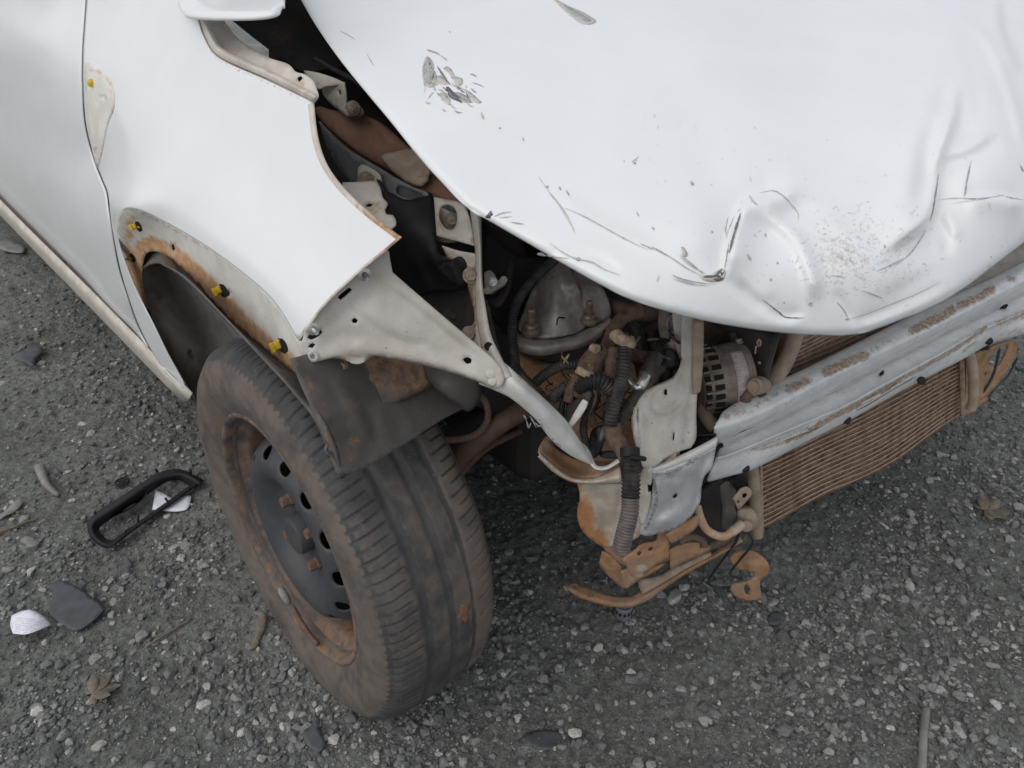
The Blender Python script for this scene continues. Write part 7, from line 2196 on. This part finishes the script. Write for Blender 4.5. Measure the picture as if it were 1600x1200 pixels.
# broken black plastic lamp frame
fr = empty('broken_frame', atz(225, 795))
tag(fr, 'broken black plastic trim frame lying on the dirt beside the wheel', 'trim')


def gpt(x, y, z):
    c = atz(x, y)
    return at(x, y, dz(x, y, z + float(gz(c[0], c[1])[0])))


def frrow(pts):
    return [(x, y, 'z', z) for x, y, z in pts]


loft('frame_rail', [frrow([(136, 818, .022), (145, 806, .024), (160, 794, .026), (185, 778, .028), (215, 758, .030), (238, 744, .030), (258, 735, .028), (280, 733, .026), (300, 740, .024), (318, 750, .020)]),
                    frrow([(142, 824, .032), (150, 812, .034), (166, 801, .036), (190, 786, .038), (218, 767, .038), (242, 752, .036), (262, 744, .034), (282, 741, .032), (298, 746, .030), (313, 756, .024)]),
                    frrow([(150, 836, .012), (158, 822, .012), (172, 812, .012), (196, 795, .014), (224, 778, .016), (246, 762, .016), (262, 753, .016), (278, 750, .014), (292, 756, .012), (306, 762, .010)])], M['black'], fr, n=60, sub=4, thick=.003)
loft('frame_rail', [frrow([(136, 818, .022), (138, 832, .020), (146, 845, .018), (162, 856, .016), (176, 854, .016), (192, 842, .016), (225, 818, .016), (260, 794, .016), (290, 772, .016), (314, 754, .018)]),
                    frrow([(142, 820, .030), (145, 832, .028), (152, 842, .026), (165, 850, .022), (176, 848, .020), (192, 837, .020), (224, 813, .020), (258, 790, .020), (287, 769, .020), (310, 752, .022)]),
                    frrow([(152, 822, .012), (155, 830, .010), (160, 836, .008), (168, 843, .008), (177, 843, .008), (190, 834, .010), (222, 811, .012), (256, 787, .012), (284, 767, .012), (306, 752, .014)])], M['black'], fr, n=60, sub=3, thick=.002)
loft('inner_slot_rim', [frrow([(188, 794, .018), (205, 786, .020), (220, 774, .024), (226, 766, .024), (222, 776, .018), (208, 788, .014), (192, 797, .012), (176, 806, .012)]),
                        frrow([(186, 790, .030), (203, 782, .032), (219, 769, .034), (228, 762, .032), (226, 778, .028), (210, 792, .024), (194, 801, .022), (176, 808, .020)])], M['gloss'], fr, n=40, sub=2, curve=False, thick=.0015)
for (x, y, dx, dy) in ((150, 806, -2, -6), (246, 738, -3, -5), (298, 742, 0, -8), (216, 816, 0, -12), (264, 786, -6, -8), (292, 768, 4, -6), (196, 838, 0, -8)):
    V, F = tube_arrays([gpt(x, y, .014), gpt(x + dx, y + dy, .026)], .0022, sides=8)
    mesh('clip_peg', V, F, M['black'], fr)
# small round black cap with spokes
cp = empty('round_cap_piece', atz(191, 754))
tag(cp, 'small round black plastic cap with holes lying above the broken frame', 'cap')
cc_ = gpt(191, 754, .006)
for rr_, tt_ in ((.0125, .0022), (.005, .002)):
    V, F = tube_arrays([cc_ + np.array([rr_ * math.cos(a), rr_ * math.sin(a), .002]) for a in np.linspace(0, 2 * math.pi, 17)], tt_, sides=8, cap=False, step=.003)
    mesh('cap_ring', V, F, M['black'], cp)
for k in range(6):
    a = k * math.pi / 3
    V, F = tube_arrays([cc_ + np.array([.005 * math.cos(a), .005 * math.sin(a), .002]), cc_ + np.array([.0125 * math.cos(a), .0125 * math.sin(a), .002])], .0016, sides=6)
    mesh('spoke', V, F, M['black'], cp)
# curled pale tube, twigs
V, F = tube_arrays([gpt(62, 730, .010), gpt(66, 742, .012), gpt(72, 756, .012), gpt(84, 768, .008), gpt(92, 774, .004)], lambda t: .0105 - .006 * t, sides=12)
tag(mesh('curled_tube', V, F, M['greyshard'], None), 'pale grey curled tube of bark left of the black frame', 'debris')
V, F = tube_arrays([gpt(-6, 832, .006), gpt(20, 824, .007), (gpt(42, 815, .006)), gpt(60, 810, .004)], lambda t: .0035 - .002 * t, sides=8)
tag(mesh('twig', V, F, M['leaf'], None), 'thin dark twig at the left edge below the pale strip', 'twig')
V, F = tube_arrays([gpt(228, 1010, .004), gpt(260, 990, .006), gpt(300, 966, .004)], .0018, sides=6)
tag(mesh('twig', V, F, M['leaf'], None), 'faint thin twig pressed in the dirt left of the tyre', 'twig')


def leaf(px_, py_, s, ang, lab):
    c = atz(px_, py_)
    z0 = float(gz(c[0], c[1])[0]) + .006
    V, F = [], []
    n = 0
    for k, (a, l) in enumerate(((-1.9, .6), (-1.1, .85), (-.4, 1.0), (.3, 1.05), (1.0, .85), (1.8, .55))):
        m = 6
        for i in range(m):
            t = i / (m - 1)
            w = .30 * math.sin(math.pi * min(1, t * .95 + .05)) * l * .85
            for sd_ in (-1, 0, 1):
                r = t * l
                x, y = r * math.cos(a) - sd_ * w * math.sin(a), r * math.sin(a) + sd_ * w * math.cos(a)
                V.append((x, y, .10 * abs(sd_) * w + .18 * t * t * math.sin(k * 2.1)))
        for i in range(m - 1):
            for q in (0, 1):
                F.append((n + i * 3 + q, n + i * 3 + q + 1, n + (i + 1) * 3 + q + 1, n + (i + 1) * 3 + q))
        n += m * 3
    V = np.array(V) * s
    ca, sa = math.cos(ang), math.sin(ang)
    V = np.stack([V[:, 0] * ca - V[:, 1] * sa, V[:, 0] * sa + V[:, 1] * ca, V[:, 2]], 1) + np.array([c[0], c[1], z0])
    o = mesh('dry_leaf', V, F, M['leaf'], None)
    solid(o, .0005)
    tag(o, lab, 'leaf')


leaf(145, 1085, .040, .9, 'dried brown lobed leaf on the dirt at lower left')
leaf(1535, 805, .050, .3, 'pale dried lobed leaf on the dirt right of the condenser')
# small blue grey strainer under the hanging strip
st = empty('strainer_cup', atz(972, 966))
tag(st, 'small blue grey plastic strainer cup standing under the rusty strip', 'cup')
sc_ = atz(973, 962)
sc_[2] = 0
lathe('cup_body', sc_ + np.array([0, 0, .000]), (0, 0, 1), [(.014, 0), (.0145, .020), (.0150, .028), (.0135, .030), (.012, .026)], M['bluegrey'], st, 28)
for k in range(12):
    a = k * math.pi / 6
    p_ = sc_ + np.array([.0147 * math.cos(a), .0147 * math.sin(a), .018])
    V, F = box_arrays(p_, (math.cos(a), math.sin(a), 0), (-math.sin(a), math.cos(a), 0), (0, 0, 1), .0015, .004, .006)
    mesh('cup_slot_shade', V, F, M['hole'], st, False)  # black blocks paint the shade inside the cup openings
# pale rod at bottom right
V, F = tube_arrays([gpt(1447, 1108, .012), gpt(1443, 1150, .010), gpt(1440, 1215, .008)], .006, sides=10)
tag(mesh('pale_rod', V, F, M['greyshard'], None), 'short pale rod lying on the dirt at the bottom right', 'debris')
